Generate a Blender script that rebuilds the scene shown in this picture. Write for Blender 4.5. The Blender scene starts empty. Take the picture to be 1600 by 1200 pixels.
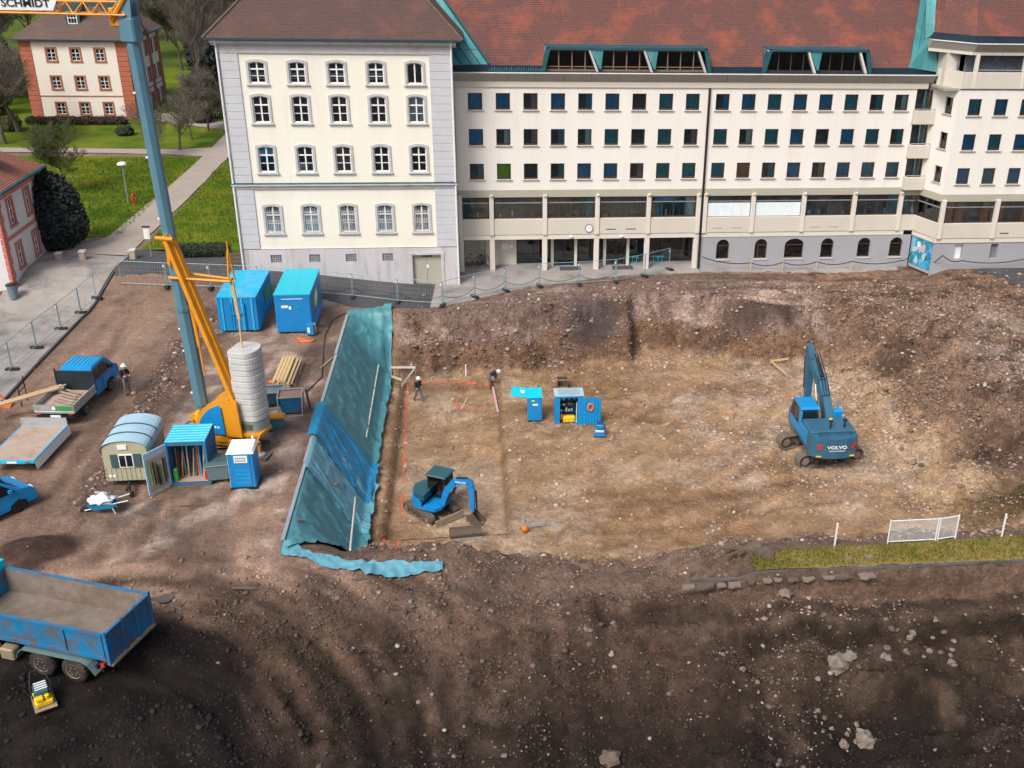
import bpy, math, random
import numpy as np
from mathutils import Vector, Matrix
random.seed(7); RNG = np.random.default_rng(11)
sc = bpy.context.scene
C = sc.collection
R_ = math.radians

# ------------------------------------------------------------------ camera
FPX = 1616.0; PP = np.array([935.0, 600.0]); ND = np.array([846.0, 4100.0]); CAMH = 25.0
_d = np.array([(ND[0]-PP[0])/FPX, (ND[1]-PP[1])/FPX, 1.0]); _d /= np.linalg.norm(_d)
_vx = 14500.0
_X = np.array([(_vx-PP[0])/FPX, -(_d[0]*(_vx-PP[0])/FPX+_d[2])/_d[1], 1.0]); _X /= np.linalg.norm(_X)
_Z = -_d; _Y = np.cross(_Z, _X)
RW = np.array([_X, _Y, _Z])                 # world axes seen from the camera (x right, y down, z forward)
cam = bpy.data.cameras.new('camera'); cam_o = bpy.data.objects.new('camera', cam); C.objects.link(cam_o)
cam.sensor_width = 36.0; cam.lens = FPX*36.0/1600.0
cam.shift_x = -(PP[0]-800.0)/1600.0; cam.shift_y = (PP[1]-600.0)/1600.0
cam.clip_start = 0.5; cam.clip_end = 3000.0
_m = Matrix.Identity(4)
for i in range(3):
    _m[i][0] = RW[i][0]; _m[i][1] = -RW[i][1]; _m[i][2] = -RW[i][2]
_m[2][3] = CAMH
cam_o.matrix_world = _m
sc.camera = cam_o

# ------------------------------------------------------------------ sky, sun, exposure
SUN_EL, SUN_AZ = 49.0, 216.0                 # azimuth measured from +Y clockwise; the sun stands behind and left of the camera
w = bpy.data.worlds.new('World'); sc.world = w; w.use_nodes = True
nt = w.node_tree; nt.nodes.clear()
bg = nt.nodes.new('ShaderNodeBackground'); wo = nt.nodes.new('ShaderNodeOutputWorld'); sky = nt.nodes.new('ShaderNodeTexSky')
sky.sky_type = 'NISHITA'; sky.sun_disc = False
sky.sun_elevation = R_(SUN_EL); sky.sun_rotation = R_(SUN_AZ)
sky.air_density = 1.0; sky.dust_density = 6.0; sky.ozone_density = 1.0
bg.inputs['Strength'].default_value = 0.085
nt.links.new(sky.outputs[0], bg.inputs[0]); nt.links.new(bg.outputs[0], wo.inputs[0])
sl = bpy.data.lights.new('sun', 'SUN'); sl.energy = 1.4; sl.angle = R_(20); sl.color = (1.0, 0.97, 0.93)
so = bpy.data.objects.new('sun', sl); C.objects.link(so)
_sd = Vector((math.sin(R_(SUN_AZ))*math.cos(R_(SUN_EL)), math.cos(R_(SUN_AZ))*math.cos(R_(SUN_EL)), math.sin(R_(SUN_EL))))
so.rotation_euler = _sd.to_track_quat('Z', 'Y').to_euler(); so.location = _sd*120
sc.view_settings.view_transform = 'Standard'; sc.view_settings.look = 'None'
sc.view_settings.gamma = 1.0; sc.view_settings.exposure = 0.86
try: sc.view_settings.use_curve_mapping = False
except Exception: pass

# ------------------------------------------------------------------ helpers
def ray(x, y):
    return RW @ np.array([(x-PP[0])/FPX, (y-PP[1])/FPX, 1.0])
def at(x, y, z=0.0):                         # the point at height z seen at photo pixel (x, y)
    r = ray(x, y); t = (z-CAMH)/r[2]; return np.array([r[0]*t, r[1]*t, z])
def atY(x, y, Y):
    r = ray(x, y); t = Y/r[1]; return np.array([r[0]*t, Y, CAMH+r[2]*t])
def lin(*c):
    return tuple(((v/255.0)/12.92 if v/255.0 <= .04045 else ((v/255.0+.055)/1.055)**2.4) for v in c)

class MB:
    def __init__(s): s.v = []; s.f = []; s.uv = None
    def add(s, vs, fs, M=None):
        b = len(s.v)
        if M is not None: vs = [tuple(M @ Vector(p)) for p in vs]
        s.v.extend([tuple(map(float, p)) for p in vs]); s.f.extend([tuple(i+b for i in f) for f in fs]); return s
    def bb(s, x0, x1, y0, y1, z0, z1, M=None):
        vs = [(x0,y0,z0),(x1,y0,z0),(x1,y1,z0),(x0,y1,z0),(x0,y0,z1),(x1,y0,z1),(x1,y1,z1),(x0,y1,z1)]
        return s.add(vs, [(0,3,2,1),(4,5,6,7),(0,1,5,4),(1,2,6,5),(2,3,7,6),(3,0,4,7)], M)
    def cb(s, x0, x1, y0, y1, z0, z1, c=.05, M=None):      # chamfered box
        c = min(c, (x1-x0)*.45, (y1-y0)*.45, (z1-z0)*.45)
        cx,cy,cz = (x0+x1)/2,(y0+y1)/2,(z0+z1)/2; hx,hy,hz = (x1-x0)/2,(y1-y0)/2,(z1-z0)/2
        idx = {}; vs = []
        for sx in (-1,1):
            for sy in (-1,1):
                for sz in (-1,1):
                    for a in range(3):
                        p = [hx-c, hy-c, hz-c]; p[a] += c
                        idx[(sx,sy,sz,a)] = len(vs); vs.append((cx+sx*p[0], cy+sy*p[1], cz+sz*p[2]))
        fs = []
        for a in range(3):
            b, d = (a+1) % 3, (a+2) % 3
            for s1 in (-1,1):
                q = []
                for (sb, sd) in ((-1,-1),(1,-1),(1,1),(-1,1)):
                    k = [0,0,0]; k[a] = s1; k[b] = sb; k[d] = sd; q.append(idx[(k[0],k[1],k[2],a)])
                fs.append(tuple(q) if s1 > 0 else tuple(q[::-1]))
            for sb in (-1,1):
                for sd in (-1,1):          # edge along a
                    k0 = [0,0,0]; k0[a] = -1; k0[b] = sb; k0[d] = sd; k1 = k0[:]; k1[a] = 1
                    q = (idx[(*k0,b)], idx[(*k1,b)], idx[(*k1,d)], idx[(*k0,d)])
                    fs.append(q if sb*sd < 0 else q[::-1])
        for sx in (-1,1):
            for sy in (-1,1):
                for sz in (-1,1):
                    t = (idx[(sx,sy,sz,0)], idx[(sx,sy,sz,1)], idx[(sx,sy,sz,2)])
                    fs.append(t if sx*sy*sz > 0 else t[::-1])
        return s.add(vs, fs, M)
    def tube(s, p0, p1, r0, r1=None, n=8, M=None, cap=True):
        r1 = r0 if r1 is None else r1
        p0, p1 = Vector(p0), Vector(p1); d = (p1-p0)
        if d.length < 1e-6: return s
        q = d.to_track_quat('Z', 'Y').to_matrix()
        vs = []
        for p, r in ((p0, r0), (p1, r1)):
            for i in range(n):
                a = 2*math.pi*i/n; vs.append(tuple(p + q @ Vector((r*math.cos(a), r*math.sin(a), 0))))
        fs = [(i, (i+1) % n, n+(i+1) % n, n+i) for i in range(n)]
        if cap: fs += [tuple(range(n))[::-1], tuple(range(n, 2*n))]
        return s.add(vs, fs, M)
    def path(s, pts, r, n=6, M=None):
        for a, b in zip(pts[:-1], pts[1:]): s.tube(a, b, r, r, n, M)
        return s
    def bar(s, p0, p1, w_, h_, M=None):                       # rectangular bar from p0 to p1
        p0, p1 = Vector(p0), Vector(p1); d = p1-p0; L = d.length; d.normalize()
        up = Vector((0,0,1)) if abs(d.z) < .95 else Vector((0,1,0))
        sx = d.cross(up).normalized(); uz = sx.cross(d).normalized()
        vs = []
        for p in (p0, p1):
            for a, b in ((-1,-1),(1,-1),(1,1),(-1,1)): vs.append(tuple(p + sx*(a*w_/2) + uz*(b*h_/2)))
        return s.add(vs, [(0,1,5,4),(1,2,6,5),(2,3,7,6),(3,0,4,7),(3,2,1,0),(4,5,6,7)], M)
    def prism(s, poly, axis, a0, a1, M=None):
        n = len(poly); vs = []
        for a in (a0, a1):
            for (p, q) in poly:
                vs.append((p, a, q) if axis == 'y' else ((a, p, q) if axis == 'x' else (p, q, a)))
        fs = [(i, (i+1) % n, n+(i+1) % n, n+i) for i in range(n)] + [tuple(range(n))[::-1], tuple(range(n, 2*n))]
        return s.add(vs, fs, M)
    def lathe(s, prof, c=(0,0,0), n=16, M=None):              # profile of (r, z)
        vs = []; fs = []
        for r, z in prof:
            for i in range(n):
                a = 2*math.pi*i/n; vs.append((c[0]+r*math.cos(a), c[1]+r*math.sin(a), c[2]+z))
        for k in range(len(prof)-1):
            for i in range(n):
                j = (i+1) % n; fs.append((k*n+i, k*n+j, (k+1)*n+j, (k+1)*n+i))
        fs.append(tuple(range(n))[::-1]); fs.append(tuple(range((len(prof)-1)*n, len(prof)*n)))
        return s.add(vs, fs, M)
    def quad(s, a, b, c, d): return s.add([a,b,c,d], [(0,1,2,3)])
    def build(s, name, mat_, parent=None, smooth=False, fix=True):
        me = bpy.data.meshes.new(name); me.from_pydata(s.v, [], s.f)
        if fix:
            import bmesh
            bm = bmesh.new(); bm.from_mesh(me); bmesh.ops.recalc_face_normals(bm, faces=bm.faces); bm.to_mesh(me); bm.free()
        me.update()
        if s.uv:
            ul = me.uv_layers.new(name='UVMap')
            for lp in me.loops: ul.data[lp.index].uv = s.uv[lp.vertex_index]
        if smooth: me.polygons.foreach_set('use_smooth', [True]*len(me.polygons))
        me.materials.append(MT[mat_] if isinstance(mat_, str) else mat_)
        o = bpy.data.objects.new(name, me); C.objects.link(o)
        if parent is not None:
            o.parent = parent
            if parent.name in WORLD: o.location = -parent.location
        return o
WORLD = set()

def tag(o, label=None, cat=None, group=None, kind=None):
    if label: o['label'] = label
    if cat: o['category'] = cat
    if group: o['group'] = group
    if kind: o['kind'] = kind
    return o
def thing(name, label, cat, loc=(0,0,0), rz=0.0, group=None):
    o = bpy.data.objects.new(name, None); C.objects.link(o); o.empty_display_size = .3
    o.location = tuple(map(float, loc)); o.rotation_euler = (0,0,rz); return tag(o, label, cat, group)
def wthing(name, label, cat, loc=(0,0,0), group=None):     # parts are given in world coordinates
    o = thing(name, label, cat, loc, 0.0, group); WORLD.add(o.name); return o
def inst(name, me, parent, loc=(0,0,0), rz=0.0):             # another object sharing mesh data
    o = bpy.data.objects.new(name, me); C.objects.link(o); o.parent = parent
    L = Vector(loc)
    if parent is not None and parent.name in WORLD: L = L-parent.location
    o.location = L; o.rotation_euler = (0,0,rz); return o
def mesh_of(mb, name, mat_, smooth=False):
    o = mb.build(name, mat_, None, smooth); me = o.data; bpy.data.objects.remove(o); return me
def copy_tree(o, parent=None):
    c = o.copy(); C.objects.link(c); c.parent = parent
    for ch in o.children: copy_tree(ch, c)
    return c
def text_mesh(name, body, size, mat_, parent, M, ext=.004, bold=True, xs=1.0):
    cu = bpy.data.curves.new(name, 'FONT'); cu.body = body; cu.size = size; cu.extrude = ext; cu.align_x = 'CENTER'; cu.align_y = 'CENTER'
    if bold: cu.offset = size*.018
    to = bpy.data.objects.new(name+'_c', cu); C.objects.link(to)
    dg = bpy.context.evaluated_depsgraph_get(); me = bpy.data.meshes.new_from_object(to.evaluated_get(dg)); me.name = name
    bpy.data.objects.remove(to)
    me.transform(M @ Matrix.Diagonal((xs, 1, 1, 1))); me.materials.clear(); me.materials.append(MT[mat_])
    o = bpy.data.objects.new(name, me); C.objects.link(o); o.parent = parent; return o

# ------------------------------------------------------------------ materials
MT = {}
def nodes_of(name):
    m = bpy.data.materials.new(name); m.use_nodes = True; t = m.node_tree
    return m, t, t.nodes['Principled BSDF']
def mat(name, col, rough=.7, metal=0.0, var=.12, vs=2.0, bump=.0, bs=20.0, dirt=None, dirt_amt=.5, ds=1.2, spec=.5, streak=False):
    """base colour with large- and small-scale variation, optional dirt/rust colour in noise-shaped patches"""
    m, t, p = nodes_of(name); N = t.nodes; L = t.links
    g = N.new('ShaderNodeNewGeometry')
    src = g.outputs['Position']
    n1 = N.new('ShaderNodeTexNoise'); n1.inputs['Scale'].default_value = vs; n1.inputs['Detail'].default_value = 6; n1.inputs['Roughness'].default_value = .65
    if streak:
        mp = N.new('ShaderNodeMapping'); mp.inputs['Scale'].default_value = (1, 1, .12); L.new(src, mp.inputs[0]); L.new(mp.outputs[0], n1.inputs['Vector'])
    else: L.new(src, n1.inputs['Vector'])
    mr = N.new('ShaderNodeMapRange'); mr.inputs['From Min'].default_value = .25; mr.inputs['From Max'].default_value = .75
    mr.inputs['To Min'].default_value = 1-var; mr.inputs['To Max'].default_value = 1+var
    L.new(n1.outputs['Fac'], mr.inputs['Value'])
    mx = N.new('ShaderNodeMix'); mx.data_type = 'RGBA'; mx.blend_type = 'MULTIPLY'; mx.inputs['Factor'].default_value = 1
    mx.inputs['A'].default_value = (*col, 1); L.new(mr.outputs[0], mx.inputs['B'])
    out = mx.outputs['Result']
    if dirt:
        n2 = N.new('ShaderNodeTexNoise'); n2.inputs['Scale'].default_value = ds; n2.inputs['Detail'].default_value = 8; n2.inputs['Roughness'].default_value = .7
        L.new(mp.outputs[0] if streak else src, n2.inputs['Vector'])
        cr = N.new('ShaderNodeMapRange'); cr.inputs['From Min'].default_value = .62-.3*dirt_amt; cr.inputs['From Max'].default_value = .78-.2*dirt_amt
        cr.inputs['To Max'].default_value = min(1, .35+dirt_amt); L.new(n2.outputs['Fac'], cr.inputs['Value'])
        m2 = N.new('ShaderNodeMix'); m2.data_type = 'RGBA'; m2.inputs['B'].default_value = (*dirt, 1)
        L.new(cr.outputs[0], m2.inputs['Factor']); L.new(out, m2.inputs['A']); out = m2.outputs['Result']
    L.new(out, p.inputs['Base Color'])
    p.inputs['Roughness'].default_value = rough; p.inputs['Metallic'].default_value = metal; p.inputs['Specular IOR Level'].default_value = spec
    if bump:
        n3 = N.new('ShaderNodeTexNoise'); n3.inputs['Scale'].default_value = bs; n3.inputs['Detail'].default_value = 4; L.new(src, n3.inputs['Vector'])
        b = N.new('ShaderNodeBump'); b.inputs['Strength'].default_value = bump; b.inputs['Distance'].default_value = .03
        L.new(n3.outputs['Fac'], b.inputs['Height']); L.new(b.outputs[0], p.inputs['Normal'])
    MT[name] = m; return m
DIRT = (.10, .07, .05); RUST = (.13, .055, .03); SOOT = (.05, .05, .05)
mat('cream', (.77, .76, .67), .85, var=.05, vs=.35, bump=.12, bs=9, dirt=(.64,.63,.57), dirt_amt=.3, ds=.8, streak=True)
mat('offwhite', (.75, .735, .695), .85, var=.04, vs=.4, bump=.1, bs=9, dirt=(.66,.62,.56), dirt_amt=.35, ds=.7, streak=True)
mat('stone_grey', (.48, .48, .49), .85, var=.1, vs=1.5, bump=.2, bs=14, dirt=(.3,.29,.27), dirt_amt=.3)
mat('quoin', (.50, .52, .56), .85, var=.07, vs=1.2, bump=.15, bs=12)
mat('joint', (.75, .75, .76), .9, var=.05)
mat('plinth', (.52, .51, .535), .9, var=.13, vs=1.1, bump=.3, bs=7, dirt=(.2,.19,.19), dirt_amt=.35, ds=1.6, streak=True)
mat('beige', (.56, .53, .465), .85, var=.05, vs=.6, bump=.1, bs=10)
mat('beige_light', (.63, .60, .54), .85, var=.05, vs=.8, bump=.1, bs=10)
mat('khaki', (.385, .375, .315), .85, var=.05, vs=.6, bump=.1, bs=10)
mat('fascia', (.33, .325, .29), .8, var=.06, vs=.7, bump=.05)
mat('grey_render', (.33, .34, .37), .9, var=.07, vs=.7, bump=.2, bs=8, dirt=(.24,.24,.25), dirt_amt=.25, ds=.7)
mat('white', (.78, .78, .78), .6, var=.05, vs=2)
mat('white_metal', (.70, .72, .74), .5, var=.05)
mat('sill', (.48, .44, .40), .8, var=.06)
mat('dark_brown', (.045, .036, .034), .5, var=.1)
mat('mullion', (.20, .13, .08), .6, var=.1)
mat('black', (.012, .012, .014), .5, var=.2)
mat('rubber', (.018, .018, .018), .85, var=.25, dirt=DIRT, dirt_amt=.45, ds=3)
mat('room', (.15, .18, .21), .9, var=.5, vs=1.5)
mat('navy', (.012, .03, .05), .45, var=.25, vs=1.5)
mat('copper', (.045, .23, .25), .55, var=.28, vs=1.2, bump=.1, dirt=(.16,.36,.34), dirt_amt=.45, ds=.8, streak=True)
mat('copper_dark', (.015, .085, .11), .5, var=.3, vs=1.5)
mat('gutter', (.015, .06, .075), .5, var=.3, vs=4)
mat('red_stone', (.40, .125, .075), .85, var=.12, vs=1.4, bump=.2, bs=10)
mat('pink_stone', (.50, .16, .13), .85, var=.08, vs=1.4, bump=.1)
mat('villa_wall', (.74, .69, .63), .85, var=.05, vs=.5)
mat('pink_wall', (.62, .62, .63), .85, var=.05, vs=.5)
mat('curtain_blue', (.01, .36, .66), .7, var=.3, vs=3)
mat('curtain_teal', (.04, .40, .48), .7, var=.3, vs=3)
mat('curtain_orange', (.75, .30, .14), .7, var=.25, vs=3)
mat('curtain_white', (.70, .76, .77), .7, var=.15, vs=3)
mat('curtain_pink', (.60, .36, .38), .7, var=.25, vs=3)
mat('blind_green', (.50, .70, .04), .7, var=.2, vs=2)
mat('blind_white', (.70, .80, .84), .6, var=.07, vs=1.2)
mat('mural', (.01, .25, .42), .7, var=.5, vs=1.1, dirt=(.45,.6,.7), dirt_amt=.45, ds=1.1)
mat('blue', (.004, .22, .56), .42, var=.16, vs=1.2, dirt=(.04,.17,.32), dirt_amt=.35, ds=1.2)
mat('blue_worn', (.006, .17, .37), .55, var=.22, vs=1.6, dirt=(.11,.085,.07), dirt_amt=.62, ds=1.8)
mat('blue_roof', (.02, .42, .68), .5, var=.2, vs=1.0, dirt=(.22,.42,.52), dirt_amt=.35, ds=.7)
mat('cyan_roof', (.0, .48, .62), .45, var=.08, vs=.8, dirt=(.05,.32,.42), dirt_amt=.2)
mat('blue_cab', (.004, .24, .56), .35, var=.12, vs=1.5, dirt=(.07,.14,.19), dirt_amt=.28, ds=1.6)
mat('pale_blue', (.36, .55, .66), .45, var=.1, vs=1, dirt=(.24,.42,.54), dirt_amt=.4, ds=.6)
mat('mast', (.09, .21, .28), .45, var=.16, vs=1.3, dirt=(.12,.22,.28), dirt_amt=.3, ds=1.4)
mat('yellow', (.66, .27, .012), .5, var=.12, vs=2, dirt=(.25,.12,.03), dirt_amt=.25, ds=1.5)
mat('signal_yellow', (.75, .48, .01), .5, var=.12, vs=4)
mat('concrete', (.50, .51, .50), .85, var=.1, vs=2, bump=.2, bs=14, dirt=(.33,.33,.31), dirt_amt=.3)
mat('grey_steel', (.30, .34, .36), .45, metal=.3, var=.12, vs=3)
mat('galv', (.42, .48, .52), .4, metal=.5, var=.1, vs=5)
mat('fence_blue', (.22, .36, .44), .5, metal=.2, var=.1, vs=5)
mat('alu', (.45, .47, .47), .4, metal=.4, var=.12, vs=3, dirt=(.25,.23,.2), dirt_amt=.3)
mat('wood', (.56, .40, .21), .75, var=.18, vs=5)
mat('wood_old', (.33, .25, .18), .85, var=.25, vs=4)
mat('wood_dark', (.10, .07, .05), .9, var=.3, vs=4)
mat('ply', (.40, .31, .25), .8, var=.15, vs=2, dirt=(.22,.16,.12), dirt_amt=.35)
mat('bed_dirt', (.20, .165, .14), .9, var=.3, vs=1.5, bump=.3, bs=14, dirt=(.12,.085,.06), dirt_amt=.5, ds=.8)
mat('sand', (.30, .18, .12), .95, var=.2, vs=6, bump=.4)
mat('track', (.055, .045, .038), .85, var=.3, vs=6, dirt=(.16,.115,.08), dirt_amt=.55, ds=3)
mat('track_shoe', (.15, .12, .09), .85, var=.25, vs=6)
mat('steel_worn', (.30, .24, .17), .6, metal=.2, var=.25, vs=4, dirt=(.19,.13,.08), dirt_amt=.4, ds=3)
mat('volvo_grey', (.028, .115, .19), .42, var=.2, vs=2, dirt=(.10,.10,.09), dirt_amt=.25, ds=1.5)
mat('machine_dark', (.012, .022, .03), .4, var=.3, vs=3)
mat('chrome', (.6, .6, .6), .2, metal=1.0, var=.05)
mat('red', (.50, .03, .02), .5, var=.1)
mat('orange', (.75, .16, .02), .55, var=.12)
mat('green', (.05, .30, .08), .5, var=.15)
mat('caravan', (.40, .39, .27), .7, var=.1, vs=2, dirt=(.26,.30,.14), dirt_amt=.3, ds=1.1, streak=True)
mat('shutter', (.045, .09, .10), .6, var=.1)
mat('tarp', (.058, .225, .265), .5, var=.3, vs=1.6, bump=.5, bs=4, dirt=(.10,.28,.31), dirt_amt=.35, ds=.9)
mat('tarp_light', (.11, .31, .39), .5, var=.15, vs=1.3, bump=.35, bs=3.5)
mat('tarp_blue', (.008, .20, .38), .5, var=.2, vs=1.3, bump=.35, bs=3.5)
mat('sack', (.72, .74, .74), .7, var=.08, vs=4, bump=.3, bs=8)
mat('bin_grey', (.13, .20, .22), .5, var=.12, vs=3)
mat('skin', (.45, .26, .19), .6, var=.05)
mat('cloth_navy', (.016, .02, .035), .9, var=.2, vs=8)
mat('cloth_grey', (.13, .13, .14), .9, var=.2, vs=8)
mat('helmet', (.80, .80, .80), .35, var=.02)
mat('paint_red', (.62, .10, .055), .9, var=.15, vs=5)
mat('puddle', (.12, .10, .085), .05, var=.1)
mat('bark', (.095, .08, .065), .9, var=.25, vs=4, bump=.3)
mat('bark_pale', (.17, .15, .12), .9, var=.25, vs=4)
mat('twig', (.12, .105, .085), .9, var=.3, vs=1.5)
mat('leaf_dark', (.010, .018, .018), .7, var=.5, vs=1.2)
mat('leaf_hedge', (.022, .040, .018), .8, var=.5, vs=2)
mat('leaf_brown', (.055, .036, .026), .9, var=.4, vs=2)
mat('leaf_olive', (.075, .085, .03), .85, var=.4, vs=1.5)
mat('asphalt', (.055, .057, .062), .9, var=.25, vs=.5, bump=.35, bs=12, dirt=(.12,.105,.095), dirt_amt=.35, ds=.35)
mat('pavement', (.30, .28, .265), .9, var=.18, vs=.7, bump=.25, bs=10, dirt=(.10,.092,.088), dirt_amt=.40, ds=.45)
mat('street', (.29, .27, .25), .9, var=.2, vs=.7, bump=.25, bs=10, dirt=(.075,.073,.072), dirt_amt=.46, ds=.45)
mat('gravel_path', (.33, .285, .245), .95, var=.12, vs=.6, bump=.3, bs=10, dirt=(.25,.21,.17), dirt_amt=.3, ds=.4)
mat('kerb', (.12, .115, .11), .85, var=.35, vs=2, dirt=(.05,.036,.028), dirt_amt=.5, ds=1.2)
mat('rock', (.19, .155, .13), .9, var=.22, vs=2.5, bump=.5, bs=6, dirt=(.20,.14,.10), dirt_amt=.35, ds=2)
mat('rock_dirty', (.12, .09, .068), .9, var=.25, vs=2.5, bump=.5, bs=6, dirt=(.07,.05,.035), dirt_amt=.45, ds=2)

def glass_mat(name, tint=(.55,.75,.80), gl=.12):
    m, t, p = nodes_of(name); N = t.nodes; L = t.links
    tr = N.new('ShaderNodeBsdfTransparent'); tr.inputs[0].default_value = (*tint, 1)
    gs = N.new('ShaderNodeBsdfGlossy'); gs.inputs['Roughness'].default_value = .04; gs.inputs['Color'].default_value = (.9,.95,1,1)
    fr = N.new('ShaderNodeFresnel'); fr.inputs[0].default_value = 1.5
    ad = N.new('ShaderNodeMath'); ad.operation = 'ADD'; ad.inputs[1].default_value = gl; L.new(fr.outputs[0], ad.inputs[0])
    ms = N.new('ShaderNodeMixShader'); L.new(ad.outputs[0], ms.inputs[0]); L.new(tr.outputs[0], ms.inputs[1]); L.new(gs.outputs[0], ms.inputs[2])
    L.new(ms.outputs[0], N['Material Output'].inputs[0]); MT[name] = m
glass_mat('glass', (.78,.88,.90), .06); glass_mat('glass_dark', (.25,.33,.36), .05)
m, t, p = nodes_of('car_glass'); p.inputs['Base Color'].default_value = (.01,.015,.02,1); p.inputs['Roughness'].default_value = .06; MT['car_glass'] = m

def tile_mat(name, c1, c2, c3, patch=.5):
    """roof tiles: rows and tiles from the UVs (metres), colours varying by tile and in weathered patches"""
    m, t, p = nodes_of(name); N = t.nodes; L = t.links
    uv = N.new('ShaderNodeUVMap'); br = N.new('ShaderNodeTexBrick')
    br.inputs['Scale'].default_value = 1; br.inputs['Brick Width'].default_value = .20; br.inputs['Row Height'].default_value = .17
    br.inputs['Mortar Size'].default_value = .016; br.inputs['Mortar Smooth'].default_value = .3; br.inputs['Bias'].default_value = -.1
    br.inputs['Color1'].default_value = (*c1,1); br.inputs['Color2'].default_value = (*c2,1); br.inputs['Mortar'].default_value = (.03,.02,.02,1)
    L.new(uv.outputs[0], br.inputs['Vector'])
    n = N.new('ShaderNodeTexNoise'); n.inputs['Scale'].default_value = .42; n.inputs['Detail'].default_value = 7; n.inputs['Roughness'].default_value = .68; L.new(uv.outputs[0], n.inputs['Vector'])
    r = N.new('ShaderNodeMapRange'); r.inputs['From Min'].default_value = .6-.25*patch; r.inputs['From Max'].default_value = .78-.2*patch; L.new(n.outputs['Fac'], r.inputs['Value'])
    mx = N.new('ShaderNodeMix'); mx.data_type = 'RGBA'; mx.inputs['B'].default_value = (*c3,1)
    sc_ = N.new('ShaderNodeMath'); sc_.operation = 'MULTIPLY'; sc_.inputs[1].default_value = .8; L.new(r.outputs[0], sc_.inputs[0])
    L.new(sc_.outputs[0], mx.inputs['Factor']); L.new(br.outputs['Color'], mx.inputs['A'])
    n2 = N.new('ShaderNodeTexNoise'); n2.inputs['Scale'].default_value = 3.2; n2.inputs['Detail'].default_value = 5; L.new(uv.outputs[0], n2.inputs['Vector'])
    r2 = N.new('ShaderNodeMapRange'); r2.inputs['From Min'].default_value = .6; r2.inputs['From Max'].default_value = .7; L.new(n2.outputs['Fac'], r2.inputs['Value'])
    s2 = N.new('ShaderNodeMath'); s2.operation = 'MULTIPLY'; s2.inputs[1].default_value = .6; L.new(r2.outputs[0], s2.inputs[0])
    m2 = N.new('ShaderNodeMix'); m2.data_type = 'RGBA'; m2.inputs['B'].default_value = (.07,.05,.05,1); L.new(s2.outputs[0], m2.inputs['Factor']); L.new(mx.outputs['Result'], m2.inputs['A'])
    L.new(m2.outputs['Result'], p.inputs['Base Color']); p.inputs['Roughness'].default_value = .8
    sp = N.new('ShaderNodeSeparateXYZ'); L.new(uv.outputs[0], sp.inputs[0])
    dv = N.new('ShaderNodeMath'); dv.operation = 'DIVIDE'; dv.inputs[1].default_value = .17; L.new(sp.outputs['Y'], dv.inputs[0])
    fr = N.new('ShaderNodeMath'); fr.operation = 'FRACT'; L.new(dv.outputs[0], fr.inputs[0])
    ml = N.new('ShaderNodeMath'); ml.operation = 'MULTIPLY_ADD'; ml.inputs[1].default_value = -1.0; L.new(fr.outputs[0], ml.inputs[0]); L.new(br.outputs['Fac'], ml.inputs[2])
    b = N.new('ShaderNodeBump'); b.inputs['Strength'].default_value = .6; b.inputs['Distance'].default_value = .04; b.invert = False
    L.new(ml.outputs[0], b.inputs['Height']); L.new(b.outputs[0], p.inputs['Normal']); MT[name] = m
tile_mat('tiles_red', (.17,.06,.046), (.105,.058,.054), (.31,.08,.04), .46)
tile_mat('tiles_brown', (.115,.06,.05), (.088,.056,.053), (.16,.068,.05), .32)
tile_mat('tiles_orange', (.36,.14,.085), (.27,.11,.075), (.22,.10,.075), .4)
tile_mat('tiles_villa', (.14,.09,.075), (.11,.075,.068), (.16,.10,.07), .4)

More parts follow.
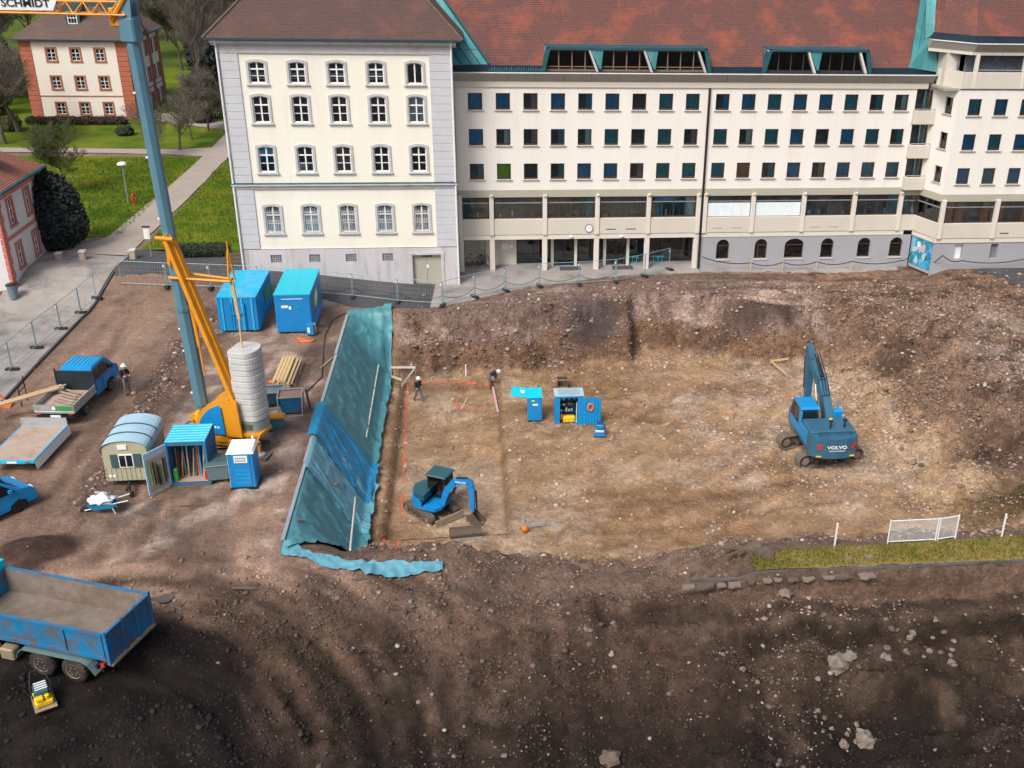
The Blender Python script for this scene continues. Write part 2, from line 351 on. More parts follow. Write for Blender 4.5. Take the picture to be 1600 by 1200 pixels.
def soil_mat():
    m, t, p = nodes_of('soil'); N = t.nodes; L = t.links
    a = N.new('ShaderNodeAttribute'); a.attribute_name = 'soil'; g = N.new('ShaderNodeNewGeometry')
    def noise(s, d=8, r=.7):
        n = N.new('ShaderNodeTexNoise'); n.inputs['Scale'].default_value = s; n.inputs['Detail'].default_value = d; n.inputs['Roughness'].default_value = r
        L.new(g.outputs['Position'], n.inputs['Vector']); return n.outputs['Fac']
    def rng(v, a0, a1, b0, b1):
        r = N.new('ShaderNodeMapRange'); r.inputs['From Min'].default_value = a0; r.inputs['From Max'].default_value = a1; r.inputs['To Min'].default_value = b0; r.inputs['To Max'].default_value = b1
        L.new(v, r.inputs['Value']); return r.outputs[0]
    def mul(c, v):
        x = N.new('ShaderNodeMix'); x.data_type = 'RGBA'; x.blend_type = 'MULTIPLY'; x.inputs['Factor'].default_value = 1; L.new(c, x.inputs['A']); L.new(v, x.inputs['B']); return x.outputs['Result']
    kk = rng(a.outputs['Alpha'], 0, .8, .30, 1.0)
    def soft(v_):
        x = N.new('ShaderNodeMath'); x.operation = 'SUBTRACT'; x.inputs[1].default_value = 1; L.new(v_, x.inputs[0])
        y = N.new('ShaderNodeMath'); y.operation = 'MULTIPLY_ADD'; y.inputs[2].default_value = 1; L.new(x.outputs[0], y.inputs[0]); L.new(kk, y.inputs[1]); return y.outputs[0]
    c = mul(a.outputs['Color'], rng(noise(.55), .3, .7, .72, 1.28))
    c = mul(c, soft(rng(noise(1.7, 8, .75), .3, .7, .66, 1.34)))
    c = mul(c, soft(rng(noise(5.5, 8, .78), .3, .70, .45, 1.55)))
    c = mul(c, soft(rng(noise(24, 4), .3, .7, .55, 1.45)))
    vc = N.new('ShaderNodeTexVoronoi'); vc.inputs['Scale'].default_value = 3.2; vc.inputs['Randomness'].default_value = 1; L.new(g.outputs['Position'], vc.inputs['Vector'])
    sv = N.new('ShaderNodeSeparateColor'); L.new(vc.outputs['Color'], sv.inputs[0]); c = mul(c, soft(rng(sv.outputs[0], 0, 1, .74, 1.26)))
    v = N.new('ShaderNodeTexVoronoi'); v.inputs['Scale'].default_value = 5.5; L.new(g.outputs['Position'], v.inputs['Vector'])
    sp = rng(v.outputs['Distance'], .10, .2, 1, 0)
    sel = N.new('ShaderNodeSeparateColor'); L.new(v.outputs['Color'], sel.inputs[0])
    ok = rng(sel.outputs[0], .66, .68, 0, 1)
    mm = N.new('ShaderNodeMath'); mm.operation = 'MULTIPLY'; L.new(sp, mm.inputs[0]); L.new(ok, mm.inputs[1])
    m3 = N.new('ShaderNodeMath'); m3.operation = 'MULTIPLY'; L.new(mm.outputs[0], m3.inputs[0]); L.new(a.outputs['Alpha'], m3.inputs[1])
    x = N.new('ShaderNodeMix'); x.data_type = 'RGBA'; x.inputs['B'].default_value = (.36,.29,.24,1); L.new(m3.outputs[0], x.inputs['Factor']); L.new(c, x.inputs['A'])
    L.new(x.outputs['Result'], p.inputs['Base Color']); p.inputs['Roughness'].default_value = .95; p.inputs['Specular IOR Level'].default_value = .2
    ad = N.new('ShaderNodeMath'); ad.operation = 'ADD'; L.new(noise(3.5, 10, .72), ad.inputs[0]); L.new(m3.outputs[0], ad.inputs[1])
    b = N.new('ShaderNodeBump'); b.inputs['Strength'].default_value = 1.0; b.inputs['Distance'].default_value = .2; L.new(ad.outputs[0], b.inputs['Height']); L.new(b.outputs[0], p.inputs['Normal'])
    MT['soil'] = m
soil_mat()
def grass_mat(name, c1, c2, c3):
    m, t, p = nodes_of(name); N = t.nodes; L = t.links; g = N.new('ShaderNodeNewGeometry')
    n = N.new('ShaderNodeTexNoise'); n.inputs['Scale'].default_value = .22; n.inputs['Detail'].default_value = 8; n.inputs['Roughness'].default_value = .7; L.new(g.outputs['Position'], n.inputs['Vector'])
    r = N.new('ShaderNodeValToRGB'); e = r.color_ramp.elements; e[0].position = .34; e[0].color = (*c1,1); e[1].position = .68; e[1].color = (*c3,1); k = e.new(.5); k.color = (*c2,1)
    L.new(n.outputs['Fac'], r.inputs[0]); L.new(r.outputs[0], p.inputs['Base Color']); p.inputs['Roughness'].default_value = .9; p.inputs['Specular IOR Level'].default_value = .15
    n3 = N.new('ShaderNodeTexNoise'); n3.inputs['Scale'].default_value = 9; n3.inputs['Detail'].default_value = 6; L.new(g.outputs['Position'], n3.inputs['Vector'])
    b = N.new('ShaderNodeBump'); b.inputs['Strength'].default_value = .8; b.inputs['Distance'].default_value = .1; L.new(n3.outputs['Fac'], b.inputs['Height']); L.new(b.outputs[0], p.inputs['Normal']); MT[name] = m
grass_mat('lawn', (.045,.10,.006), (.10,.15,.010), (.20,.19,.02))
grass_mat('lawn_far', (.045,.09,.012), (.08,.12,.015), (.12,.13,.02))
grass_mat('rough_grass', (.11,.11,.022), (.25,.19,.065), (.33,.26,.12))
mstone, t, p = nodes_of('stones'); a = t.nodes.new('ShaderNodeAttribute'); a.attribute_name = 'soil'; t.links.new(a.outputs['Color'], p.inputs['Base Color']); p.inputs['Roughness'].default_value = .9; MT['stones'] = mstone
# ------------------------------------------------------------------ the ground as one height field
def _hash(ix, iy, s):
    h = (ix*374761393 + iy*668265263 + s*1442695041) & 0x7fffffff
    h = ((h ^ (h >> 13))*1274126177) & 0x7fffffff
    return ((h ^ (h >> 16)) & 0xffff)/65535.0
def vnoise(x, y, s=0):
    ix = np.floor(x).astype(np.int64); iy = np.floor(y).astype(np.int64); fx = x-ix; fy = y-iy
    fx = fx*fx*(3-2*fx); fy = fy*fy*(3-2*fy)
    a = _hash(ix,iy,s); b = _hash(ix+1,iy,s); c = _hash(ix,iy+1,s); d = _hash(ix+1,iy+1,s)
    return (a*(1-fx)+b*fx)*(1-fy)+(c*(1-fx)+d*fx)*fy
def fbm(x, y, s=0, o=4, g=.5):
    v = 0; a = 1.0; n = 0
    for k in range(o): v = v + a*(vnoise(x*2**k, y*2**k, s+k*17)-.5); n += a; a *= g
    return v/n*2
def ss(a, b, x):
    t = np.clip((x-a)/(b-a), 0, 1); return t*t*(3-2*t)
def mixf(a, b, w_): return a*(1-w_)+b*w_
def pit_mask(X, Y):
    """0 on the undisturbed ground, 1 on the floor of the excavation (signed by its four banks)"""
    wob = .35*fbm(X*.35, Y*.35, 5, 3)
    left = np.clip((X+8.15)/2.35, 0, 1)
    bt = 66.2+1.5*ss(3.0, 6, X)-.8*ss(9.3, 10.6, X)+2.4*ss(10.6, 11.4, X)*(1-ss(16.5, 18.5, X))-.9*ss(18.5, 22, X)
    sb = np.clip((bt-.2-(Y+1.4*wob+.5*fbm(X*.9, Y*.3, 61, 3)))/2.9, 0, 1)
    back = .36*ss(0, .26, sb)+.16*ss(.2, .6, sb)+.48*ss(.5, 1, sb)
    right = 1-ss(22.5, 34.5, X+1.5*wob+ .10*(Y-52))
    fr0 = mixf(37.4, 37.0, ss(0, 10, X))
    front = ss(fr0, fr0+5.2, Y+.8*wob)
    return left, back, right, front
_rm = random.Random(17)
MOUNDS = [(_rm.uniform(24.5,42), _rm.uniform(45,66), _rm.uniform(-.4,1.05), _rm.uniform(.5,1.6)) for _ in range(48)]+[(_rm.uniform(8,24), _rm.uniform(26,33), _rm.uniform(-.35,.45), _rm.uniform(.6,1.4)) for _ in range(16)]+[(_rm.uniform(-4,8), _rm.uniform(33,39.5), _rm.uniform(-.25,.3), _rm.uniform(.5,1.2)) for _ in range(12)]
def zbase(X, Y):
    X = np.asarray(X, float); Y = np.asarray(Y, float)
    # park and ramp beside the cream building
    wpk = 1-ss(-16.0, -2.0, X)
    z = 1.45*wpk*ss(66.5, 72.5, Y)
    z = z + 1.2*ss(95, 180, Y)*(1-ss(-20, -10, X))
    z = z - .25*ss(16, 30, X)*(1-ss(73, 75, Y)) + .65*ss(34, 36.5, X)*ss(66, 72, Y)
    # foreground falls towards the camera
    fg = ss(39.0, 27.0, Y)
    lowl = -2.1*fg
    lowm = -.9*ss(41, 36, Y)-1.9*ss(36, 27, Y)
    strip = -.55
    nb = .28*fbm(X*.7, Y*.2, 9, 3)+.12*fbm(X*2.2, Y*.5, 19, 2)
    bank = -.55-1.25*ss(35.25, 34.95, Y+nb*.5)-.25*ss(34.9, 33.9, Y)-.85*ss(33.7, 33.4, Y+nb)-1.0*ss(33.2, 28, Y)
    wm = ss(-9, -3, X); wr = ss(9.2, 11.8, X+.6*fbm(Y*.4, X*.2, 3, 2))
    zf = mixf(mixf(lowl, lowm, wm), mixf(strip, bank, ss(35.4, 34.9, Y)), wr)
    zf = zf-.75*ss(34.75, 34.45, Y+nb)*ss(1.5, 5.5, X)*(1-wr)
    wf = ss(43, 40, Y)
    wf = np.where(X > 9, np.maximum(wf, ss(40.5, 38.5, Y)), wf)
    z = np.where(Y < 43, mixf(z, zf, wf), z)
    # the excavation
    l, b, r, f = pit_mask(X, Y)
    saddle = 1-.45*ss(-1, 3, X)*(1-ss(8, 11, X))*(1-f)
    m = l*b*r*f
    z = z*(1-m) + (-3.5)*m
    low = -1.6*ss(-2.5, 2.5, X)*(1-ss(8.5, 12, X))*ss(44, 40, Y)*ss(34, 37.5, Y)
    z = z + low*(1-m)
    # dark shelf half-way down the back bank, hollow and hole in the rubble slope
    z = z + .5*ss(5.5, 6.5, X)*(1-ss(10, 11, X))*ss(64.2, 65.2, Y)*(1-ss(66.4, 67.4, Y))
    z = z - .9*np.exp(-(((X-28.9)/1.8)**2+((Y-48.3)/1.2)**2))
    z = z - .7*np.exp(-(((X-22.4)/2.2)**2+((Y-68.0)/1.2)**2)) - .5*np.exp(-(((X-29)/2.5)**2+((Y-58)/1.5)**2))
    z = z - 1.1*np.exp(-(((X-15.6)/3.0)**4+((Y-29.3)/1.35)**4)) + .45*np.exp(-(((X-15.8)/3.6)**2+((Y-31.2)/.5)**2)) + .9*np.exp(-(((X-23)/3)**2+((Y-27.0)/1.6)**2))
    for (gx_, gy_, ga, gr) in MOUNDS: z = z + ga*np.exp(-(((X-gx_)/gr)**2+((Y-gy_)/(gr*.75))**2))
    # heap and stony berm in the yard, shallow foundation trench in the pit
    z = z + .55*np.exp(-(((X+18.4)/1.5)**2+((Y-38.6)/1.2)**2)) + .28*np.exp(-(((X+17.4)/.85)**2))*ss(40, 42, Y)*(1-ss(64, 68, Y))
    inn = ss(-4.75, -4.5, X)*(1-ss(1.35, 1.6, X))*ss(43.75, 44.0, Y)*(1-ss(61.75, 62.0, Y))
    z = z - .42*inn
    return z
def rough(X, Y):
    l, b, r, f = pit_mask(X, Y); m = l*b*r*f
    sl = np.clip(4*m*(1-m), 0, 1)
    a = .05 + .12*m + .55*sl*ss(-6.2, -4.5, X)
    a = a + .38*ss(22, 27, X)*ss(38, 42, Y)*(1-ss(66, 71, Y)) + .30*ss(39, 33, Y)*ss(-10, -4, X) + .14*ss(41, 35, Y)
    a = a + .16*ss(8, 12, X)*ss(36, 33, Y)
    a = a*(1-ss(70.5, 72.5, Y)*(1-0*X))*(1-.85*ss(66, 68, Y)*(1-ss(-4, -1, X)))
    a = a*(1-.9*(ss(10.5, 11.5, X)*ss(35.0, 35.5, Y)*(1-ss(37.0, 38.0, Y))))
    a = a*(1-ss(-24.5, -25.3, X))
    a = np.where((X < -5.6) & (X > -8.6) & (Y > 37) & (Y < 68), a*.3, a)
    return a
def ruts(X, Y):
    # wheel and track ruts, in the yard and the dark foreground
    def line(x0, y0, x1, y1, wd, dep, sp=1.9, cleat=0):
        dx, dy = x1-x0, y1-y0; L = math.hypot(dx, dy); u = ((X-x0)*dx+(Y-y0)*dy)/L; v = (-(X-x0)*dy+(Y-y0)*dx)/L + .35*np.sin(u*.35)
        w_ = ss(-1, 1, u)*(1-ss(L-1, L+1, u))
        if cleat: dep = dep*(.75+.5*np.sin(u*2*math.pi/cleat))
        return -dep*w_*(np.exp(-((v-sp/2)/wd)**2)+np.exp(-((v+sp/2)/wd)**2)) + .5*dep*w_*(np.exp(-((v-sp/2-2*wd)/wd)**2)+np.exp(-((v+sp/2+2*wd)/wd)**2))
    z = line(-22, 46, -22.5, 66, .28, .05)+line(-20.3, 44, -20.5, 62, .28, .04)+line(-12, 34, -11, 47, .3, .05)
    for i, (xa, xb) in enumerate(((-1, 0.2), (.9, 1.8), (2.6, 3.0), (4.2, 4.2))): z = z+line(xa+1.2*math.sin(i*2.1), 25, xb, 33+i*.8, .24, .05, 1.2, .5)
    for k in range(4):
        R0 = (6.6, 8.1, 8.9, 10.9)[k]; d = np.hypot(X+14.5, Y-26.0)-R0+.35*fbm(X*.3, Y*.3, 151+k, 2)
        z = z - (.22,.12,.2,.1)[k]*np.exp(-(d/.30)**2)*ss(27, 30, Y+.3*X+5)*(1-ss(-2, 0, X)) + .05*np.exp(-((d-.5)/.3)**2)*(1-ss(-2, 0, X))
    z = z+line(5, 45, 20, 46.5, .3, .12, 2.4, .5)+line(4, 49, 14, 58, .3, .08, 2.4, .5)+line(6, 60, 19, 53, .3, .08, 2.4, .5)+line(-3, 46, 0, 60, .22, .06, 1.5, .4)+line(10, 44.5, 21, 52, .3, .10, 2.4, .5)+line(18, 69.4, 34, 69.0, .3, .08, 2.2)+line(24, 60, 34, 61.5, .35, .15, 2.2)
    z = z+line(-20, 33, -9, 44, .3, .07, 2.0)+line(-11, 36, -13, 43, .28, .05)+line(-9.6, 40, -9.9, 60, .25, .04)
    return z
def zg(X, Y):
    X = np.asarray(X, float); Y = np.asarray(Y, float)
    a = rough(X, Y)
    z = zbase(X, Y) + a*(fbm(X*.45, Y*.45, 1, 4)+.5*fbm(X*1.6, Y*1.6, 2, 3)+.22*np.clip((a-.12)*6, 0, 1)*fbm(X*4.2, Y*4.2, 4, 2)) + ruts(X, Y)*(a > .02)
    return z
_GX = np.arange(-52, 50, .25); _GY = np.concatenate([np.arange(18, 78, .25), np.arange(78, 200, 1.0)])
_GZ = zg(*np.meshgrid(_GX, _GY))
def zg1(x, y):                                   # bilinear look-up, quicker than the full function
    if not (_GX[0] < x < _GX[-1] and _GY[0] < y < _GY[-1]): return float(zg(np.array([x]), np.array([y]))[0])
    i = int(np.searchsorted(_GX, x))-1; j = int(np.searchsorted(_GY, y))-1; u = (x-_GX[i])/(_GX[i+1]-_GX[i]); v = (y-_GY[j])/(_GY[j+1]-_GY[j])
    return float((_GZ[j,i]*(1-u)+_GZ[j,i+1]*u)*(1-v)+(_GZ[j+1,i]*(1-u)+_GZ[j+1,i+1]*u)*v)
def on(px, py):                                  # ground point seen at a photo pixel
    z = 0.0
    for _ in range(14):
        p = at(px, py, z); z = .5*z+.5*zg1(p[0], p[1])
    p = at(px, py, z); return np.array([p[0], p[1], zg1(p[0], p[1])])

def soil_colour(X, Y):
    n1 = fbm(X*.22, Y*.22, 31, 5, .6); n2 = fbm(X*.6, Y*.6, 47, 4, .6); n3 = fbm(X*.12, Y*.3, 77, 3)
    c = np.zeros(X.shape+(4,))
    def put(col, w_, peb=None):
        for k in range(3): c[..., k] = mixf(c[..., k], col[k], w_)
        if peb is not None: c[..., 3] = mixf(c[..., 3], peb, w_)
    put((.245,.165,.122), np.ones_like(X), .06)                                     # reddish yard
    put((.39,.31,.26), ss(-.02, .28, n2)*ss(-16.4, -15.6, X)*(1-ss(-9, -8.2, X))*ss(36, 40, Y), .10)   # pale compacted yard
    put((.115,.082,.066), ss(.08, .32, n1)*.7, .15)
    put((.095,.06,.05), np.exp(-((X+17.4)/1.0)**2)*ss(40, 42, Y)*(1-ss(66, 69, Y))*.85, .9)
    put((.07,.042,.033), ss(.35, .6, np.exp(-(((X+18.2)/2.0)**2+((Y-38.6)/1.4)**2))+.25*n2), .2)
    # upper ground beside the right wing, banks
    ur = ss(-5.5, -3, X)*ss(60, 64, Y); put((.175,.118,.097), ur, .7)
    put((.27,.21,.18), ss(.05, .3, n2)*ss(-6, -3, X)*(1-ss(6, 9, X))*ss(64, 66, Y), .9)
    rr = ss(20, 27, X)*ss(38.5, 42, Y); put((.18,.115,.08), rr, 1.0)
    put((.27,.20,.16), ss(-.05, .3, n1+.3*n2)*ss(30, 34, X)*ss(44, 48, Y)*(1-ss(64, 68, Y)), 1.0)
    put((.075,.047,.033), ss(.08, .34, n2)*ss(19, 24, X)*ss(38, 42, Y)*.8, .8)
    # pit floor: ochre clay
    l, b, r, f = pit_mask(X, Y); m = l*b*r*f
    put((.345,.225,.132), ss(.55, .92, m), .26)
    put((.42,.31,.215), ss(.55, .92, m)*ss(-.02, .3, n1+.4*n2)*.75, .4)
    put((.21,.118,.06), ss(.55, .92, m)*ss(.0, .35, n3-.3*n2)*.6, .3)
    put((.38,.29,.215), ss(.7, .95, m)*ss(8, 13, X)*ss(45, 50, Y)*ss(-.1, .3, n2)*.6, .9)
    zz = zbase(X, Y); bz = ss(-5.6, -4.6, X)*(1-ss(23, 26, X))*ss(61.5, 63, Y)*(1-ss(70, 72, Y))
    put((.30,.22,.18), bz*ss(-2.2, -1.7, zz+.5*n2)*(1-ss(-.30, .0, zz))*ss(-.35, .05, n2+.5*n1), .95)
    put((.165,.098,.06), bz*(1-ss(-1.9, -1.5, zz+.3*n2))*ss(-3.42, -3.1, zz+.25*n2), .8)
    # dark wet topsoil bands in the back bank and on its right
    bk = ss(62, 64, Y)*(1-ss(66.5, 68, Y)); put((.13,.08,.055), bk*ss(-5.5, -4.5, X)*(1-ss(20, 23, X))*ss(-.1, .25, n2+.2*n1)*.75, .7)
    put((.055,.043,.043), np.exp(-(((X-8.2)/2.2)**4+((Y-66.4)/1.3)**4))*.9, .15)
    put((.06,.04,.035), np.exp(-(((X-20)/3.2)**4+((Y-66.2)/1.0)**4))*.85, .4)
    put((.06,.038,.028), np.exp(-(((X-29)/2.4)**2+((Y-48.2)/1.4)**2))*.8, .4)
    put((.075,.05,.02), np.exp(-(((X-29)/4.5)**4+((Y-43.5)/1.6)**4))*.9, .6)
    # foreground topsoil, plus dark patches and bands placed by position
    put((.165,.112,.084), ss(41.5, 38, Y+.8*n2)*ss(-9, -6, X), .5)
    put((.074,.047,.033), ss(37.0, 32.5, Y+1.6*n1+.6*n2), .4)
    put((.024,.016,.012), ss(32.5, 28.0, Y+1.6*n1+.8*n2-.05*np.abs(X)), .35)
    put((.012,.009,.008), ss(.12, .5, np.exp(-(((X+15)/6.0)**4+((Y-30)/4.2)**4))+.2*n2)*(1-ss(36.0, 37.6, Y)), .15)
    put((.018,.013,.011), np.exp(-(((X-15.4)/2.8)**4+((Y-29.4)/1.3)**4))*.9, .2)  # dark patch over the whole hollow
    put((.045,.030,.016), ss(.0, .3, n2)*ss(8, 11, X)*ss(34.5, 33.5, Y)*ss(29, 31, Y)*.7, .7)
    put((.115,.078,.060), ss(.1, .4, n2+.3*n3)*ss(27, 29, Y)*(1-ss(36, 38, Y))*ss(-9, -5, X)*.5, .12)
    scp = ss(2.5, 5.5, X)*ss(35.3, 35.1, Y)*ss(34.4, 34.8, Y+.3*n2); put((.13,.085,.062), scp*.85, .6); put((.02,.0135,.010), ss(2.5, 5.5, X)*ss(34.85, 34.65, Y+.25*n2)*ss(34.0, 34.35, Y+.25*n2)*.6, .3)  # brown cut face, darker stripe along its foot
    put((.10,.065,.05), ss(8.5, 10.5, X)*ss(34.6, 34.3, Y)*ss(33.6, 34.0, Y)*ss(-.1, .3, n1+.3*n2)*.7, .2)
    put((.022,.015,.011), ss(9, 11, X)*ss(33.75, 33.6, Y)*ss(32.9, 33.3, Y)*ss(-.25, .1, n2)*.8, .2)  # darker stripe below the second step
    # streaks left by wheels and scraper blades
    def streak(w_, s_, lo, hi):
        k_ = mixf(lo, hi, ss(-.45, .45, s_))
        for i_ in range(3): c[..., i_] *= mixf(1.0, k_, w_)
    yard = ss(-24.5, -23.5, X)*(1-ss(-8.8, -8.3, X))*ss(36, 39, Y)*(1-ss(66, 68, Y))
    streak(yard, fbm(X*1.5+.25*np.sin(Y*.3), Y*.11, 101, 3), .74, 1.24)
    rd = np.hypot(X+14.5, Y-26.0); th = np.arctan2(Y-26.0, X+14.5); lf = (1-ss(-3, 1, X))*(1-ss(37, 39, Y))
    streak(lf, fbm(rd*1.6, th*3.5, 111, 4), .5, 1.55)
    streak(ss(-4, -1, X)*(1-ss(7, 9, X))*(1-ss(35.5, 37, Y)), fbm(X*1.8-.05*Y, Y*.16, 121, 4), .85, 1.16)
    streak(ss(14, 18, X)*ss(66, 68, Y), fbm(X*.14, Y*2.2, 131, 3), .72, 1.30)
    streak(ss(.8, .98, m), fbm(X*.5+Y*.45, (Y*.5-X*.45)*2.4, 141, 4), .86, 1.13)
    tre = ss(-5.0, -4.75, X)*(1-ss(1.5, 1.75, X))*ss(43.5, 43.75, Y)*(1-ss(61.9, 62.15, Y))-ss(-4.6, -4.35, X)*(1-ss(1.15, 1.4, X))*ss(43.9, 44.15, Y)*(1-ss(61.5, 61.75, Y)); put((.15,.085,.045), np.clip(tre, 0, 1)*.7, .2)
    rt = ruts(X, Y); put((.5*c[..., 0], .5*c[..., 1], .5*c[..., 2]), np.clip(-rt*4.0, 0, .5)); put((1.5*c[..., 0], 1.45*c[..., 1], 1.4*c[..., 2]), np.clip(rt*7.0, 0, .7))  # ruts darkened with depth, raised ridges lightened
    return c
def grid_obj(name, xs, ys, zf, mat_, colf=None, mask=None):
    X, Y = np.meshgrid(xs, ys); Z = zf(X, Y); nx, ny = len(xs), len(ys)
    v = np.stack([X, Y, Z], -1).reshape(-1, 3)
    i = np.arange(nx*ny).reshape(ny, nx); q = np.stack([i[:-1,:-1], i[:-1,1:], i[1:,1:], i[1:,:-1]], -1).reshape(-1, 4)
    if mask is not None:
        xc = (X[:-1,:-1]+X[1:,1:])/2; yc = (Y[:-1,:-1]+Y[1:,1:])/2; q = q[mask(xc, yc).reshape(-1)]
    me = bpy.data.meshes.new(name); me.vertices.add(len(v)); me.vertices.foreach_set('co', v.reshape(-1).astype(np.float32))
    me.loops.add(q.size); me.loops.foreach_set('vertex_index', q.reshape(-1).astype(np.int32))
    me.polygons.add(len(q)); me.polygons.foreach_set('loop_start', np.arange(0, q.size, 4, dtype=np.int32))
    me.update(calc_edges=True); me.polygons.foreach_set('use_smooth', np.ones(len(q), bool)); me.validate()
    if colf is not None:
        ca = me.color_attributes.new('soil', 'FLOAT_COLOR', 'POINT'); ca.data.foreach_set('color', colf(X, Y).reshape(-1).astype(np.float32))
    me.materials.append(MT[mat_]); o = bpy.data.objects.new(name, me); C.objects.link(o); return o
_xs = np.concatenate([np.linspace(-700, -60, 14), np.arange(-52, 50, .20), np.linspace(58, 700, 14)])
_ys = np.concatenate([np.linspace(-300, 12, 9), np.arange(19, 37, .13), np.arange(37, 76, .2), np.arange(76, 160, 1.0), np.linspace(165, 900, 14)])
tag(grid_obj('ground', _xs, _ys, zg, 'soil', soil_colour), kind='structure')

def ribbon(name, A, B, mat_, n=24, mcount=6, dz=.05, thick=.0, kind='structure', jag=0.0):
    """sheet between two polylines A and B draped over the ground"""
    def res(P, n_):
        P = np.array(P, float); d = np.concatenate([[0], np.cumsum(np.hypot(*np.diff(P, axis=0).T))]); t_ = np.linspace(0, d[-1], n_)
        return np.stack([np.interp(t_, d, P[:,0]), np.interp(t_, d, P[:,1])], -1)
    a = res(A, n); b = res(B, n)
    if jag:
        jj = (np.array([vnoise(np.array([k*.7]), np.array([3.3]), 4)[0] for k in range(n)])-.5)*2*jag + (RNG.random(n)-.5)*jag*.7
        dirv = (a-b); dirv /= np.linalg.norm(dirv, axis=1)[:,None]+1e-9; a = a+dirv*jj[:,None]
    t_ = np.linspace(0, 1, mcount)[None,:,None]; P = a[:,None,:]*(1-t_)+b[:,None,:]*t_
    Z = zg(P[...,0], P[...,1])+dz
    mb = MB(); idx = np.arange(n*mcount).reshape(n, mcount)
    mb.v = [(float(p[0]), float(p[1]), float(z)) for p, z in zip(P.reshape(-1,2), Z.reshape(-1))]
    mb.f = [(int(idx[i,j]), int(idx[i+1,j]), int(idx[i+1,j+1]), int(idx[i,j+1])) for i in range(n-1) for j in range(mcount-1)]
    if thick:
        k0 = len(mb.v)
        for i in range(n):
            x, y, z = mb.v[idx[i,0]]; mb.v.append((x, y, z-thick))
        mb.f += [(int(idx[i,0]), k0+i, k0+i+1, int(idx[i+1,0])) for i in range(n-1)]
    o = mb.build(name, mat_, smooth=False); return tag(o, kind=kind)
# ------------------------------------------------------------------ sheets on the ground
asph = ribbon('asphalt_road', [(-24.6,71.0),(-21.7,71.2),(-18.1,70.4),(-14,69.4),(-10.5,68.6),(-7.7,67.0),(-5,66.7),(-2.6,66.6)],
       [(-24.6,76),(-21.7,76),(-18.1,74.6),(-15.9,72.3),(-10.5,71.5),(-7.7,71.5),(-5,71.5),(-2.9,71.5)], 'asphalt', 60, 8, .05, .25, jag=.18)
ribbon('pavement', [(-2.9,66.55),(-.4,67.7),(2.8,69.9),(6.1,71.2),(9.6,72.3),(12.5,72.8),(17.2,73.1)], [(-2.6,71.45),(-.9,76.8),(2.8,76.8),(6.1,76.8),(9.6,76.8),(12.5,76.8),(17.1,76.8)], 'pavement', 70, 8, .06, .25, jag=.14)
ribbon('pavement', [(17.25,73.2),(22,73.3),(28,73.2),(33,73.6)], [(17.25,74.1),(22,74.1),(28,74.1),(33,74.1)], 'pavement', 60, 3, .05, .2, jag=.25)
ribbon('asphalt_road', [(38.6,71.2),(40.0,69.6),(42,67.5),(46,65.4),(50,64)], [(38.6,71.7),(40.0,71.7),(42,71.7),(46,71.7),(50,71.7)], 'asphalt', 30, 5, .05, .1, jag=.25)
ribbon('street', [(-25.4,40),(-25.4,60),(-25.25,66),(-24.6,71.6),(-24.4,74.6)], [(-31.2,40),(-31.2,60),(-31.2,66),(-31.0,71.6),(-30.3,75.8)], 'street', 60, 8, .07, .2, jag=.03)
kb = MB()
for (a, b) in (((-25.33,40),(-25.33,57.9)),((-25.33,58),(-25.2,65.9)),((-25.2,66),(-24.52,71.4))):
    n = 9
    for i in range(n):
        p = [a[k]+(b[k]-a[k])*i/n for k in (0,1)]; q = [a[k]+(b[k]-a[k])*(i+.985)/n for k in (0,1)]
        kb.bar((p[0]+.05,p[1],zg1(*p)+.05),(q[0]+.05,q[1],zg1(*q)+.05),.12,.16)
tag(kb.build('road_edging', 'asphalt'), kind='structure')
ribbon('gravel_path', [(-24.5,74.4),(-24.1,85),(-23.7,104),(-23.5,120),(-22,150)], [(-29.9,75.8),(-27.2,79),(-26.3,101),(-26.0,120),(-25,150)], 'gravel_path', 60, 6, .07, jag=.12)
ribbon('cross_path', [(-26.0,106.6),(-30,107.6),(-40,108.6),(-70,109.5)], [(-26.0,110.6),(-30,109.7),(-40,110.5),(-70,111.5)], 'gravel_path', 40, 4, .065, jag=.1)
ribbon('villa_path', [(-26,119),(-31,121.5),(-36.5,125)], [(-25.5,122.5),(-30.5,124.5),(-36.2,129)], 'gravel_path', 20, 4, .065, jag=.1)
ribbon('lawn', [(-26.35,79.5),(-26.35,101),(-26.2,106.5)], [(-80,79.5),(-80,101),(-80,109)], 'lawn', 50, 50, .045)
ribbon('lawn', [(-26.3,110.4),(-26.3,121),(-26,160)], [(-80,111.0),(-80,121),(-80,160)], 'lawn', 50, 50, .045)
ribbon('lawn', [(-16.1,74.2),(-16.1,90),(-16,150)], [(-23.95,76.0),(-23.8,90),(-22.5,150)], 'lawn', 60, 8, .05)
ribbon('lawn', [(-26,160),(-26,330)], [(-120,160),(-120,330)], 'lawn_far', 12, 12, .05)
ribbon('lawn', [(30,160),(30,330)], [(-26,160),(-26,330)], 'lawn_far', 12, 12, .05)
ribbon('grass_strip', [(11.6,35.55),(16,35.45),(24,35.36),(45,35.2)], [(12.0,36.9),(16,36.95),(24,37.1),(45,37.3)], 'rough_grass', 120, 8, .05, jag=.08)
ke = MB()
for i in range(34):
    x0 = 8.8+i*1.0; ke.bar((x0, 35.38-.012*(x0-12), -.52 if x0 > 11.5 else -.80), (x0+.98, 35.38-.012*(x0-11), -.52 if x0 > 10.5 else -.77), .05, .13)
tag(ke.build('kerb_edging', 'kerb'), kind='structure')

